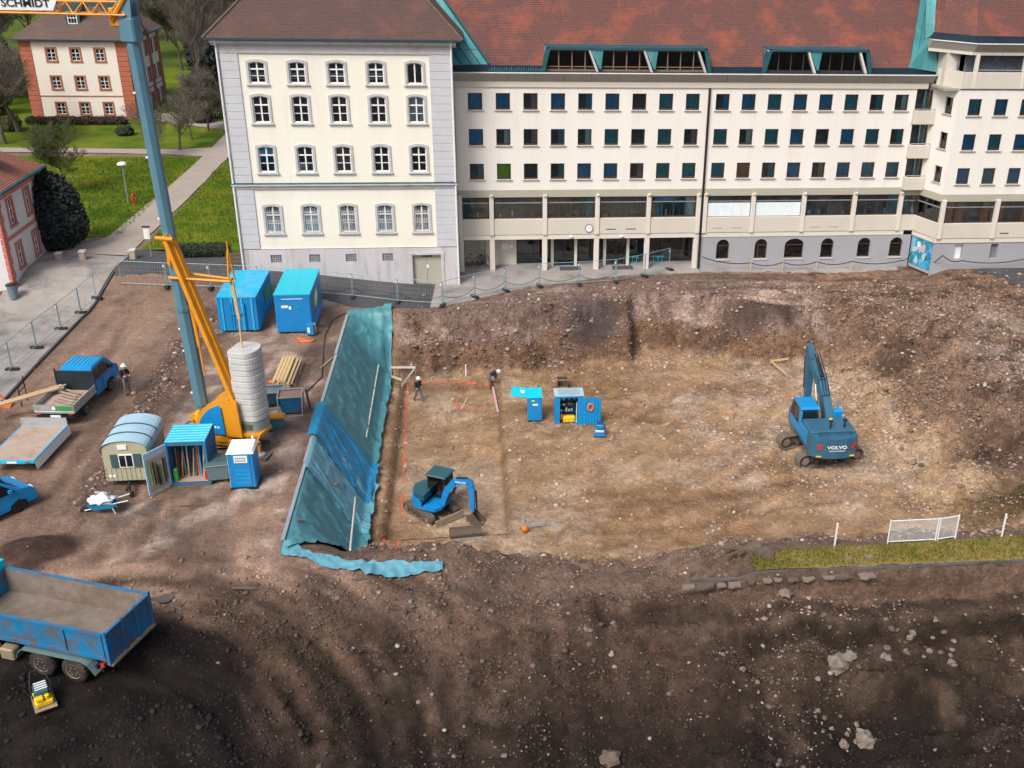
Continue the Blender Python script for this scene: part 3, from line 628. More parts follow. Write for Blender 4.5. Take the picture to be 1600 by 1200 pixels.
# ------------------------------------------------------------------ building helpers
def facade(mb, x0, x1, z0, z1, ops, Y, depth=.25):
    xs = sorted({x0, x1, *[o[0] for o in ops], *[o[1] for o in ops]}); zs = sorted({z0, z1, *[o[2] for o in ops], *[o[3] for o in ops]})
    for i in range(len(xs)-1):
        for j in range(len(zs)-1):
            cx, cz = (xs[i]+xs[i+1])/2, (zs[j]+zs[j+1])/2
            if not any(o[0] < cx < o[1] and o[2] < cz < o[3] for o in ops):
                mb.quad((xs[i],Y,zs[j]),(xs[i+1],Y,zs[j]),(xs[i+1],Y,zs[j+1]),(xs[i],Y,zs[j+1]))
    for a, b, c, d in ops:
        mb.quad((a,Y,c),(a,Y,d),(a,Y+depth,d),(a,Y+depth,c)); mb.quad((b,Y,c),(b,Y+depth,c),(b,Y+depth,d),(b,Y,d))
        mb.quad((a,Y,c),(a,Y+depth,c),(b,Y+depth,c),(b,Y,c)); mb.quad((a,Y,d),(b,Y,d),(b,Y+depth,d),(a,Y+depth,d))
    return mb
def roof_poly(name, pts, mat_, parent, u=(1,0,0), thick=.0):
    P = [Vector(p) for p in pts]; nrm = (P[1]-P[0]).cross(P[2]-P[0]).normalized()
    U = Vector(u).normalized(); V = nrm.cross(U).normalized()
    if V.z < 0: V = -V
    mb = MB(); mb.add([tuple(p) for p in P], [tuple(range(len(P)))]); mb.uv = [(p.dot(U), p.dot(V)) for p in P]
    return mb.build(name, mat_, parent, fix=False)
def fixn(o):
    return o
def arc_outline(w_, z0, z1, rise, n=8, x=0):
    pts = [(x-w_/2, z0)]
    for i in range(n+1):
        t_ = i/n; xx = -w_/2+w_*t_; pts.append((x+xx, z1-rise+rise*(1-(2*t_-1)**2)))
    pts.append((x+w_/2, z0)); return pts
def ring(mb, outer, inner, y0, y1):
    n = len(outer); vs = [(p[0],y0,p[1]) for p in outer]+[(p[0],y0,p[1]) for p in inner]+[(p[0],y1,p[1]) for p in outer]+[(p[0],y1,p[1]) for p in inner]
    fs = []
    for i in range(n-1):
        j = i+1; fs += [(i,j,n+j,n+i),(2*n+i,3*n+i,3*n+j,2*n+j),(i,2*n+i,2*n+j,j),(n+i,n+j,3*n+j,3*n+i)]
    fs += [(0,n,3*n,2*n),(n-1,3*n-1,4*n-1,2*n-1)]
    return mb.add(vs, fs)
def pleats(x0, x1, z0, z1, y, amp=.035, wl=.12):
    n = max(6, int((x1-x0)/wl*4)); mb = MB()
    for i in range(n+1):
        t_ = i/n; x = x0+(x1-x0)*t_; yy = y+amp*math.sin(t_*(x1-x0)/wl*2*math.pi)
        mb.v += [(x,yy,z0),(x,yy,z1)]
    mb.f = [(2*i,2*i+2,2*i+3,2*i+1) for i in range(n)]; return mb

# ------------------------------------------------------------------ cream building with grey corner blocks
LBY = 71.4
lb = wthing('plaster_building', 'cream plaster building with grey corner blocks, arched windows and brown hipped roof', 'building', (-8.3,LBY,0))
cols = [-13.43,-10.9,-8.4,-5.87,-3.36]; rows = [(14.03,15.58),(11.5,13.42),(8.2,10.12),(3.97,6.07)]
ops = [(c-.53, c+.53, r[0]+.04, r[1]-.17) for c in cols for r in rows]
m_ = MB(); facade(m_, -14.55, -2.36, 2.85, 15.95, ops, LBY); m_.quad((-14.55,LBY,15.95),(-2.36,LBY,15.95),(-2.36,LBY+.1,15.95),(-14.55,LBY+.1,15.95))
m_.build('wall', 'cream', lb)
gx = [-13.52,-10.9,-8.4,-5.87]
gops = [(g-.38,g+.38,1.86,2.44) for g in gx]+[(-4.15,-2.16,-.2,2.27)]
m_ = MB(); facade(m_, -15.72, -.96, -1.0, 2.86, gops, LBY-.06, .3); m_.bb(-15.72,-.96,LBY-.06,LBY+.2,2.83,2.87)
m_.build('plinth', 'plinth', lb)
MB().bb(-15.7,-1.0,LBY+.75,LBY+.8,0,15.9).build('interior', 'room', lb)
m_ = MB(); m_.bb(-15.72,-15.7,LBY,LBY+14,-.5,16.6); m_.bb(-1.0,-.98,LBY,LBY+14,-.5,16.6); m_.build('side_wall', 'cream', lb)
for (xa, xb) in ((-15.66,-14.52),(-2.39,-.98)):
    MB().bb(xa+.02,xb-.02,LBY-.03,LBY+.1,2.84,15.95).build('pilaster', 'joint', lb)
    for (za, zb_, nb_) in ((2.88,7.09,8),(7.51,15.93,16)):
        h = (zb_-za)/nb_; blk = MB(); blk.cb(xa,xb,-.075,0,0,h-.022,.012); me = mesh_of(blk, 'quoin_block', 'quoin')
        for i in range(nb_): inst('quoin_block', me, lb, (0, LBY, za+h*i))
m_ = MB(); m_.bb(-15.8,-.86,LBY-.12,LBY+.1,7.1,7.32); m_.bb(-15.9,-.78,LBY-.26,LBY+.1,7.33,7.46); m_.build('belt_course', 'stone_grey', lb)
MB().bb(-15.92,-.76,LBY-.28,LBY,7.465,7.50).build('belt_flashing', 'copper_dark', lb)
m_ = MB(); m_.bb(-15.85,-.85,LBY-.1,LBY+.1,15.95,16.08); m_.bb(-15.75,-.95,LBY-.06,LBY+.1,16.08,16.38); m_.build('frieze', 'stone_grey', lb)
m_ = MB(); m_.prism([(LBY-.05,16.38),(LBY-.12,16.42),(LBY-.34,16.58),(LBY-.42,16.60),(LBY-.42,16.74),(LBY,16.74)], 'x', -16.1, -.6); m_.build('cornice', 'stone_grey', lb)
g = MB(); g.prism([(LBY-.44,16.75),(LBY-.62,16.80),(LBY-.62,16.92),(LBY-.44,16.90)], 'x', -16.45, -.3); g.build('gutter', 'gutter', lb)
e = 71.0-.02; k = 1.0; D = 7.5
A = (-16.5,e,16.86); B = (-.15,e,16.86); z1 = 16.86+D*k
rf = roof_poly('roof', [A, B, (B[0]-D,e+D,z1), (A[0]+D,e+D,z1)], 'tiles_brown', lb)
roof_poly('roof', [B, (B[0],e+2*D,16.86), (B[0]-D,e+D,z1)], 'tiles_brown', lb, (0,1,0)); roof_poly('roof', [(A[0],e+2*D,16.86), A, (A[0]+D,e+D,z1)], 'tiles_brown', lb, (0,1,0))
roof_poly('roof', [(B[0],e+2*D,16.86), (A[0],e+2*D,16.86), (A[0]+D,e+D,z1), (B[0]-D,e+D,z1)], 'tiles_brown', lb)
for sgn, cc in ((1,A),(-1,B)):
    q = MB()
    for i in range(24):
        t0, t1 = i*.3, i*.3+.31; q.tube((cc[0]+sgn*t0,cc[1]+t0,cc[2]+t0*k+.03),(cc[0]+sgn*t1,cc[1]+t1,cc[2]+t1*k+.05),.09,.075,6)
    q.build('ridge_tiles', 'tiles_brown' if False else 'rock_dirty', lb)
for x in (-15.78,-.93):
    q = MB(); q.tube((x,LBY-.16,zg1(x,LBY)-.1),(x,LBY-.16,16.3),.07,n=8); q.tube((x,LBY-.16,16.3),(x,LBY-.5,16.85),.07,n=8); q.build('downpipe', 'white_metal', lb)
def lb_window_meshes(hh, kind):
    """meshes of one window of height hh measured from the sill top; origin at sill centre"""
    o = arc_outline(1.33, 0, hh, .13); i_ = arc_outline(1.03, 0, hh-.16, .11)
    s_ = MB(); ring(s_, o, i_, -.07, .22); sur = mesh_of(s_, 'window', 'stone_grey')
    sl_ = MB(); sl_.cb(-.74,.74,-.14,.1,-.12,.0,.02); sil = mesh_of(sl_, 'sill', 'stone_grey')
    f_ = MB(); H1 = hh-.17; ih = arc_outline(1.03, 0, H1, .11); ii = arc_outline(.88, .09, H1-.07, .09); ring(f_, ih, ii, .10, .17); f_.bb(-.51,.51,.10,.17,0,.09)
    f_.bb(-.045,.045,.095,.165,.09,H1-.06)
    if kind != 'plain':
        tz = H1*.66; f_.bb(-.45,.45,.085,.16,tz-.045,tz+.045); f_.bb(-.44,.44,.11,.16,tz*.53-.02,tz*.53+.02)
    if kind == 'blind':
        for q in (.30,.36,.62,.68): f_.bb(-.40,.40,.17,.18,H1*.66*q*1.0,H1*.66*q+.035)
    fr = mesh_of(f_, 'window_frame', 'white'); gl = mesh_of(MB().bb(-.46,.46,.135,.14,.05,H1-.03), 'glass', 'glass')
    return sur, sil, fr, gl
lbm = {}
for ri, r in enumerate(rows):
    for ci, c in enumerate(cols):
        hh = r[1]-r[0]; kind = 'blind' if (ri == 0 and ci < 4) else ('plain' if (ri == 0 and ci == 4) else 'cross')
        key = (ri, kind)
        if key not in lbm: lbm[key] = lb_window_meshes(hh, kind)
        s_, l_, f_, g_ = lbm[key]
        wv = inst('window', s_, lb, (c, LBY, r[0])); inst('sill', l_, wv); inst('window_frame', f_, wv); inst('glass', g_, wv)
        if (ri, ci) == (1,4): pleats(-.42,.42,.1,hh-.25,.22).build('curtain', 'curtain_white', wv)
        if (ri, ci) in ((3,1),(3,3)): pleats(-.42,.42,.1,hh-.25,.22,.01).build('curtain', 'curtain_teal', wv)
        if (ri, ci) in ((2,0),): pleats(-.42,.1,hh*.55,hh-.25,.22).build('curtain', 'curtain_teal', wv)
        if (ri, ci) == (3,2): pleats(-.42,-.15,.1,hh-.25,.22).build('curtain', 'curtain_white', wv); 
        if ri == 3:                      # bowed lattice grille in front of the lowest windows
            q = MB(); n = 7
            for a in range(n+1):
                x = -.42+.84*a/n; q.tube((x,-.10,.08),(x,-.07,hh-.32),.008,n=4)
            for zz in (.12,.2,hh*.42,hh*.44+.03,hh*.70,hh*.73): q.tube((-.43,-.085,zz),(.43,-.085,zz),.010,n=4)
            for a in range(5):
                x = -.36+.18*a; q.tube((x-.08,-.12,.04),(x,-.15,.12),.02,n=4); q.tube((x,-.15,.12),(x+.08,-.12,.04),.02,n=4)
            for sgn in (-1,1):
                for a in range(9):
                    x0 = -.42+.105*a
                    q.tube((x0,-.09,.1),(min(.42,max(-.42,x0+sgn*.5)),-.09,min(hh-.35,.1+abs(min(.42,max(-.42,x0+sgn*.5))-x0)*2.2)),.006,n=3)
            q.build('grille', 'white_metal', wv)
for g_ in gx:
    q = MB()
    for a in range(6): q.bb(g_-.38+.15*a-.012,g_-.38+.15*a+.012,LBY-.05,LBY-.02,1.86,2.44)
    for a in range(5): q.bb(g_-.38,g_+.38,LBY-.03,LBY-.01,1.87+.135*a,1.89+.135*a)
    gr = q.build('cellar_grating', 'stone_grey', lb); MB().bb(g_-.4,g_+.4,LBY+.12,LBY+.14,1.84,2.46).build('glass', 'room', gr)
q = MB(); q.cb(-4.38,-4.152,LBY-.12,LBY+.1,-.3,2.30,.02); q.cb(-2.158,-1.93,LBY-.12,LBY+.1,-.3,2.30,.02); q.cb(-4.38,-1.93,LBY-.121,LBY+.1,2.274,2.46,.02)
q.build('door_surround', 'stone_grey', lb)
dr = MB().bb(-4.14,-3.17,LBY+.16,LBY+.2,-.1,2.25).build('door', 'khaki', lb); MB().bb(-3.15,-2.17,LBY+.16,LBY+.2,-.1,2.25).build('door', 'khaki', lb)
MB().bb(-3.2,-3.04,LBY+.13,LBY+.155,1.25,1.5).build('notice', 'white', dr); MB().bb(-3.5,-2.8,LBY+.11,LBY+.15,2.1,2.22).build('door_closer', 'black', dr)

# ------------------------------------------------------------------ long modern building
MY = 74.08
mb_ = wthing('institute_building', 'long off-white modern building with square windows, ground floor arcade and red tiled roof', 'building', (16,MY,0))
c9 = [.57+1.93*i for i in range(9)]; c8 = [18.19+1.913*i for i in range(8)]
wr = [(11.92,13.06),(9.44,10.58),(7.0,8.13)]
ops = [(c-.5,c+.5,r[0],r[1]) for c in c9+c8 for r in wr]
m_ = MB(); facade(m_, -1.0, 32.45, 6.2, 13.5, ops, MY, .22); m_.build('wall', 'offwhite', mb_)
m_ = MB(); m_.bb(-1.0,33.3,MY-.03,MY+.25,5.68,6.215); m_.build('string_band', 'khaki', mb_)
colx = [-.72,1.56,5.45,9.33,13.16,16.92,17.42,21.09,25.0,28.96,32.62]
MB().bb(-1.0,34,MY+.9,MY+.95,2.9,13.5).build('interior', 'room', mb_)
me_col = mesh_of(MB().cb(-.16,.16,-.16,.2,2.84,5.82,.03), 'column', 'beige_light'); me_colr = mesh_of(MB().lathe([(.12,0),(.15,.06),(.15,.14)], (0,-.16,5.74), 8), 'column_cap', 'beige_light')
for x in colx:
    c_ = inst('column', me_col, mb_, (x, MY, 0)); inst('column_cap', me_colr, c_)
def band_window(x0, x1, z0, z1, y, parent, kind, mull=3):
    fr = MB(); fr.bb(x0,x1,y,y+.08,z0,z0+.1); fr.bb(x0,x1,y,y+.08,z1-.1,z1); fr.bb(x0,x0+.08,y,y+.08,z0+.1,z1-.1); fr.bb(x1-.08,x1,y,y+.08,z0+.1,z1-.1)
    zt = z0+(z1-z0)*.72
    for i in range(1, mull): fr.bb(x0+(x1-x0)*i/mull-.035,x0+(x1-x0)*i/mull+.035,y+.01,y+.07,z0+.1,z1-.1)
    f_ = fr.build('window', 'dark_brown', parent); MB().bb(x0+.05,x1-.05,y-.02,y+.03,zt-.03,zt+.03).build('transom', 'grey_steel', f_)
    MB().bb(x0+.05,x1-.05,y+.035,y+.04,z0+.08,z1-.08).build('glass', 'glass', f_)
    return f_
rr = random.Random(3)
def clutter(x0, x1, z0, y, parent, n):
    """things standing on the sill inside the office windows"""
    for i in range(n):
        x = x0+(x1-x0)*rr.random(); w_ = .12+.3*rr.random(); h = .12+.4*rr.random()
        MB().bb(x,min(x+w_,x1),y+.25,y+.35,z0,z0+h).build('office_item', rr.choice(['curtain_teal','white','curtain_blue','beige','ply','curtain_white','bin_grey']), parent)
bays = list(zip(colx[:5]+[13.16], colx[1:6]))[:5]; bays = [(-.56,1.4),(1.72,5.29),(5.61,9.17),(9.49,13.0),(13.32,16.76)]
rbays = [(17.58,20.93),(21.25,24.84),(25.16,28.80),(29.12,32.46)]
for i, (a, b) in enumerate(bays+rbays):
    f_ = band_window(a, b, 4.06, 5.68, MY+.12, mb_, '', 2 if b-a < 2.5 else 4)
    if i in (5,6):
        q = MB()
        for k_ in range(5): q.bb(a+.06+(b-a-.12)*k_/5+.004,a+.06+(b-a-.12)*(k_+1)/5-.004,MY+.03,MY+.05,4.1,5.12)
        q.build('blind', 'blind_white', f_)
    else:
        clutter(a+.1, b-.4, 4.12, MY+.12, f_, 7 if b-a > 3 else 4)
        if i in (2,4,8): pleats(b-.75,b-.1,4.12,5.6,MY+.32).build('curtain', 'curtain_teal' if i != 4 else 'curtain_white', f_)
    q = MB(); q.cb(a,b,MY-.07,MY+.2,2.86,4.05,.02); sp_ = q.build('spandrel_panel', 'beige', mb_)
    if i in (3,5,7):
        for xx in (a+.5, a+2.0): MB().bb(xx,xx+.75,MY-.09,MY-.068,3.2,3.25).build('vent_slot', 'dark_brown' if i == 3 else 'fascia', sp_)
m_ = MB(); m_.bb(-1.0,33.2,MY-.02,MY+.4,2.5,2.855); m_.build('beam', 'beige_light', mb_)
for x in (7.4,11.2): MB().lathe([(.0,-.1),(.14,-.06),(.16,.0)], (x,MY-.06,2.7), 10).build('lamp', 'white', mb_, True)
# arcade
for x in (-.72,1.56,5.45,9.33,13.16,16.92):
    MB().cb(x-.19,x+.19,MY,MY+.38,-.1,2.52,.03).build('pillar', 'beige_light', mb_)
m_ = MB(); m_.bb(-1,17.2,77.0,77.1,0,2.6); m_.bb(-1,17.2,MY+.3,77.0,2.56,2.6); m_.build('arcade_ceiling', 'beige', mb_)
MB().bb(17.05,17.2,MY,77,-.1,2.52).build('arcade_wall', 'beige_light', mb_)
MB().bb(-.5,1.1,76.4,76.5,.05,2.55).build('arcade_wall', 'beige', mb_); MB().bb(1.1,3.4,75.6,75.7,.05,2.55).build('arcade_wall', 'beige', mb_)
MB().bb(2.3,2.75,75.57,75.595,1.3,1.75).build('plaque', 'curtain_white', mb_); MB().bb(2.85,3.15,75.57,75.595,1.42,1.62).build('plaque', 'white', mb_); MB().bb(.75,1.05,76.37,76.395,1.1,1.8).build('notice', 'white', mb_)
for (a, b) in ((3.45,6.0),(6.3,9.1),(9.4,9.9),(10.0,13.0),(13.2,16.9)):
    q = MB(); n = max(2, int((b-a)/.9)); y = 75.9
    for i in range(n+1): q.bb(a+(b-a)*i/n-.03,a+(b-a)*i/n+.03,y,y+.06,.05,2.55)
    q.bb(a,b,y+.001,y+.061,.05,.15); q.bb(a,b,y+.001,y+.061,.75,.82)
    f_ = q.build('glazing', 'navy', mb_); MB().bb(a,b,y+.03,y+.035,.1,2.5).build('glass', 'glass_dark', f_); MB().bb(a,b,76.9,76.92,.05,2.5).build('hall', 'room', f_)
for xd in (6.9, 10.9):
    q = MB(); q.bb(xd-.92,xd-.72,75.0,75.4,.05,2.3); q.bb(xd+.86,xd+1.06,75.0,75.4,.05,2.3); q.bb(xd-.92,xd+1.06,75.0,75.4,2.3,2.46); f_ = q.build('door_portal', 'beige_light', mb_)
    for s_ in (0,1):
        x0 = xd-.7+s_*.78; q = MB(); q.bb(x0,x0+.05,75.2,75.26,.08,2.28); q.bb(x0+.7,x0+.75,75.2,75.26,.08,2.28); q.bb(x0,x0+.75,75.2,75.26,.08,.18); q.bb(x0,x0+.75,75.2,75.26,2.2,2.28)
        d_ = q.build('door', 'navy', f_)
        MB().bb(x0+.04,x0+.72,75.22,75.225,.1,2.25).build('glass_leaf', 'glass_dark', f_)
    MB().bb(xd-.3,xd+1.3,74.0,74.9,.075,.085).build('door_mat', 'asphalt', mb_)
for i in range(6): MB().lathe([(.17,0),(.17,.04),(.03,.05),(.03,.42),(.18,.44),(.18,.48)], (12.0+.33*(i % 3)+2.0*(i//3),75.6+.1*(i % 2),.06), 8).build('stool', 'curtain_teal', mb_)
cl = MB(); cl.tube((8.72,MY-.075,3.32),(8.72,MY-.14,3.32),.30,n=24); ck = cl.build('clock', 'dark_brown', mb_)
MB().tube((8.72,MY-.14,3.32),(8.72,MY-.155,3.32),.26,n=24).build('clock_face', 'white', ck)
q = MB(); q.bar((8.72,MY-.16,3.32),(8.66,MY-.16,3.45),.025,.01); q.bar((8.72,MY-.16,3.32),(8.88,MY-.16,3.40),.02,.01); q.build('clock_hands', 'black', ck)
# grey ground floor with round-headed windows
arch = [(19.02,1.0),(22.0,.98),(24.62,1.5),(27.25,1.0),(30.2,1.02),(32.78,1.02)]
gops = [(x-w_/2,x+w_/2,.72,2.28) for x, w_ in arch if x < 33]
m_ = MB(); facade(m_, 17.2, 33.9, -.9, 2.5, gops, MY+.02, .3)
for x, w_ in arch:
    r_ = min(w_/2, .52); n = 8
    for s_ in (-1,1):
        pts = [(x+s_*w_/2,MY+.02,2.28)]
        for i in range(n+1):
            a = math.pi/2*i/n; pts.append((x+s_*(w_/2)*math.cos(a),MY+.02,2.28-r_+r_*math.sin(a)))
        m_.add(pts, [tuple(range(len(pts)))])
        b2 = [(p[0],p[1]+.25,p[2]) for p in pts]
        for i in range(1, n+1): m_.add([pts[i],pts[i+1],b2[i+1],b2[i]], [(0,1,2,3)])
m_.build('base_wall', 'grey_render', mb_)
for i, (x, w_) in enumerate(arch):
    q = MB(); q.bb(x-w_/2,x-w_/2+.06,MY+.2,MY+.26,.72,2.2); q.bb(x+w_/2-.06,x+w_/2,MY+.2,MY+.26,.72,2.2); q.bb(x-w_/2,x+w_/2,MY+.2,MY+.26,.72,.8); q.bb(x-w_/2,x+w_/2,MY+.19,MY+.27,1.72,1.8)
    if i == 1: q.bb(x-.22,x-.14,MY+.2,MY+.26,.78,1.75)
    f_ = q.build('window', 'dark_brown', mb_); MB().bb(x-w_/2,x+w_/2,MY+.23,MY+.235,.74,2.27).build('glass', 'glass_dark', f_); MB().cb(x-w_/2-.06,x+w_/2+.06,MY-.08,MY+.15,.63,.715,.015).build('sill', 'sill', f_)
    if i == 5: pleats(x-.45,x+.45,.78,1.7,MY+.32).build('curtain', 'curtain_white', f_)
    MB().bb(x-w_/2-.3,x+w_/2+.3,MY+.8,MY+.82,.3,2.5).build('room', 'room', f_)
    MB().bb(x-w_/2-.03,x+w_/2+.03,MY-.02,MY+.01,-.5,.62).build('niche_panel', 'grey_render', mb_)
# square windows
fm = MB(); fm.bb(-.49,.49,.09,.15,.0,.11); fm.bb(-.49,.49,.09,.15,1.07,1.13); fm.bb(-.49,-.43,.09,.15,.11,1.07); fm.bb(.43,.49,.09,.15,.11,1.07)
fme = mesh_of(fm, 'window', 'dark_brown'); gme = mesh_of(MB().bb(-.44,.44,.12,.125,.1,1.08), 'glass', 'glass'); sme = mesh_of(MB().cb(-.60,.60,-.12,.1,-.075,.0,.015), 'sill', 'sill')
curt = {k_: mesh_of(pleats(-.44,.44,.08,1.1,.2), 'curtain', k_) for k_ in ('curtain_blue','curtain_teal','curtain_orange','curtain_white','blind_green')}  # curtain_teal also serves the added curtains that stand for teal reflections
half = {k_: mesh_of(pleats(.05,.44,.08,1.1,.2), 'curtain', k_) for k_ in ('curtain_blue','curtain_teal','curtain_white','curtain_pink')}
plan = ['BB.Bb B..'.replace(' ','')+'.', 'BwpT....p', '.G.gBB...', ]
plan = {0:'BBpBbB.TT', 1:'BwptwT.Tp', 2:'tG.tBBpTT', 10:'bBTBBTtw', 11:'TwTB.BTt', 12:'TOtBpBTT'}  # some teal curtains are added to stand for teal reflections in the glass
def put_window(parent, x, z, Y, code, ang=0, label=None):
    wv = inst('window', fme, parent, (x, Y, z), ang); inst('glass', gme, wv); inst('sill', sme, wv)
    if code == 'B': inst('curtain', curt['curtain_blue'], wv)
    elif code == 'T': inst('curtain', curt['curtain_teal'], wv)
    elif code == 'O': inst('curtain', curt['curtain_orange'], wv)
    elif code == 'G': inst('curtain', curt['blind_green'], wv)
    elif code == 'w': inst('curtain', half['curtain_white'], wv)
    elif code == 'b': inst('curtain', half['curtain_blue'], wv)
    elif code == 't': inst('curtain', half['curtain_teal'], wv)
    elif code == 'p': inst('curtain', half['curtain_pink'], wv)
    return wv
for ri, r in enumerate(wr):
    for ci, c in enumerate(c9): put_window(mb_, c, r[0], MY, plan[ri][ci])
    for ci, c in enumerate(c8): put_window(mb_, c, r[0], MY, plan[10+ri][ci])
# cornice of leaning panels
MB().bb(-1.0,33.4,MY-.10,MY+.2,13.48,13.86).build('cornice_band', 'beige', mb_)
x = -1.0; pn = 0
while x < 33.6:
    x1 = min(x+1.93, 33.7); y0, y1 = MY-.12, MY-.52; q = MB()
    q.prism([(y0,13.88),(y1,14.42),(y1,14.46),(MY+.2,14.46),(MY+.2,13.88)], 'x', x+.012, x1-.012); q.build('cornice_panel', 'fascia', mb_); x += 1.93
MB().bb(-1.0,33.75,MY-.56,MY-.40,14.465,14.52).build('cornice_capping', 'white_metal', mb_)
MB().bb(-1.0,35.5,MY-.40,MY+1.0,14.40,14.49).build('roof_gutter', 'navy', mb_)
MB().bb(-1.0,35.5,MY+.52,MY+.6,14.49,14.86).build('eaves_upstand', 'navy', mb_)
q = MB()
for i in range(26): q.bb(1.6+i*.17,1.63+i*.17,MY+.50,MY+.518,14.5,14.5+.28*(.4+.6*((i*7) % 5)/5))
q.build('snow_guard', 'curtain_teal', mb_)
RY, RZ = 74.62, 14.84                       # start of the tiled slope, pitch 45 degrees
def rp(x, t_, lift=0.0): return (x, RY+t_, RZ+t_+lift)
roof_poly('roof', [rp(1.6,0), rp(32.0,0), rp(35.6,8), rp(-4.6,8)], 'tiles_red', mb_)
def copper(pts, parent, name='copper_flashing'):
    q = MB(); q.add(pts, [tuple(range(len(pts)))]); return q.build(name, 'copper', parent)
copper([rp(1.6,0,.03), rp(-4.6,8,.03), rp(-12,8,.03), rp(-6,0,.03)], mb_)
q = MB(); q.bar(rp(1.6,0,.08), rp(-4.6,8,.08), .12, .12); q.build('flashing_edge', 'copper_dark', mb_)
q = MB()
for i in range(1, 9): q.bar(rp(1.6-i*.62,0,.06), rp(-4.6-i*.62,8,.06), .03, .05)
for zz in (14.9, 15.9): q.bar((-1.0,74.1,zz),(1.5,74.6,zz),.03,.03)
q.build('standing_seam', 'copper_dark', mb_)
copper([rp(32.0,0,.02), rp(40,0,.02), rp(40,8,.02), rp(35.6,8,.02)], mb_)
q = MB()
for i in range(0, 8): q.bar(rp(32.0+i*.5,0,.05), rp(35.6+i*.5,8,.05), .03, .05)
q.build('standing_seam', 'copper_dark', mb_)
def dormer(x0, x1, nb, curtain, parent):
    zt, zb, yf = 16.0, 14.5, 74.52; ins = .55
    q = MB(); q.prism([(x0-.15,zb),(x0+ins-.45,zt-.12),(x0+ins-.1,zt+.12),(x1-ins+.1,zt+.12),(x1-ins+.45,zt-.12),(x1+.15,zb),(x1-.1,zb),(x1-ins+.1,zt-.02),(x0+ins-.1,zt-.02),(x0+.1,zb)], 'y', yf-.35, yf-.1)
    d_ = q.build('dormer', 'copper_dark', parent)
    q = MB(); q.add([(x0+ins-.3,yf-.36,zt+.13),(x1-ins+.3,yf-.36,zt+.13),(x1-ins+.3,RY+1.35,zt+.16),(x0+ins-.3,RY+1.35,zt+.16)], [(0,1,2,3)]); q.add([(x0+ins-.3,yf-.36,zt+.13),(x0+ins-.3,RY+1.35,zt+.16),(x0-.15,RY-.1,zb),(x0-.15,yf-.3,zb)], [(0,1,2,3)]); q.add([(x1-ins+.3,yf-.36,zt+.13),(x1-ins+.3,RY+1.35,zt+.16),(x1+.15,RY-.1,zb),(x1+.15,yf-.3,zb)], [(0,1,2,3)])
    q.build('dormer_roof', 'copper_dark', d_)
    MB().bb(x0+.1,x1-.1,yf+.6,yf+.62,zb,zt+.1).build('dormer_room', 'room', d_)
    wd = (x1-x0-.2)/nb
    for i in range(nb):
        a = x0+.15+wd*i; b = a+wd-.15
        q = MB(); q.prism([(b-.75,zt),(b-.6,zt),(b+.02,zb),(b-.16,zb)], 'y', yf-.3, yf+.05); q.build('dormer_cheek', 'stone_grey' if curtain is None else 'beige_light', d_)
        if i < nb-1:
            q = MB(); q.prism([(b-.58,zt),(b+.32,zt),(b+.18,zb+.2),(b+.05,zb+.2)], 'y', yf-.28, yf+.05); q.build('dormer_panel', 'copper', d_)
        q = MB(); q.bb(a,b-.1,yf,yf+.07,zb+.0,zb+.12); q.bb(a,b-.3,yf,yf+.07,zt-.14,zt-.02); n = 4
        for j in range(1, n): q.bb(a+(b-a)*j/n-.04,a+(b-a)*j/n+.04,yf+.001,yf+.071,zb+.12,zt-.14)
        if curtain is None: q.bb(a,b-.12,yf+.002,yf+.072,zb+.28,zb+.34)
        f_ = q.build('window', 'mullion' if curtain is None else 'dark_brown', d_); MB().bb(a,b-.1,yf+.03,yf+.035,zb+.05,zt-.05).build('glass', 'glass_dark', f_)
        q = MB(); q.prism([(a-.0,zt-.02),(b-.55,zt-.02),(b-.6,zt+.02),(a,zt+.02)], 'y', yf-.3, yf+.1); q.build('dormer_soffit', 'beige_light' if curtain else 'copper', d_)
        if curtain:
            for (u0, u1) in ((.02,.2),(.42,.55),(.62,.8)): pleats(a+(b-a)*u0,a+(b-a)*u1,zb+.1,zt-.1,yf+.15).build('curtain', curtain, f_)
dormer(5.35, 17.1, 3, None, mb_); dormer(21.1, 28.9, 2, 'curtain_pink', mb_)
for x in (17.17,-.93):
    MB().bb(x-.07,x+.07,MY-.16,MY-.03,-.1 if x > 0 else .0,13.48).build('downpipe', 'black', mb_)
# balconies in the corner
for zf in (11.0, 8.5, 6.1):
    q = MB(); q.cb(32.5,34.05,MY-.55,MY-.42,zf,zf+1.0,.03); q.bb(32.5,32.6,MY-.42,MY+.3,zf,zf+1.0); q.bb(32.52,34.0,MY-.45,MY+1.2,zf-.02,zf+.12); b_ = q.build('balcony', 'beige', mb_)
    q = MB(); q.tube((32.5,MY-.48,zf+1.1),(34.05,MY-.48,zf+1.1),.03,n=6); q.tube((32.6,MY-.48,zf+1.0),(32.6,MY-.48,zf+1.1),.02); q.tube((33.9,MY-.48,zf+1.0),(33.9,MY-.48,zf+1.1),.02); q.build('rail', 'galv', b_)
    q = MB(); q.bb(32.7,32.8,MY+.6,MY+.66,zf+.1,zf+2.3); q.bb(33.4,33.5,MY+.6,MY+.66,zf+.1,zf+2.3); q.bb(34.0,34.1,MY+.6,MY+.66,zf+.1,zf+2.3); d_ = q.build('balcony_door', 'dark_brown', b_); MB().bb(32.6,34.1,MY+.63,MY+.635,zf+.1,zf+2.3).build('glass', 'glass', d_)
    pleats(33.5,33.95,zf+.1,zf+2.2,MY+.75).build('curtain', 'curtain_white', d_)
MB().bb(32.44,32.62,MY-.02,MY+.2,6.2,13.5).build('corner_pier', 'offwhite', mb_)
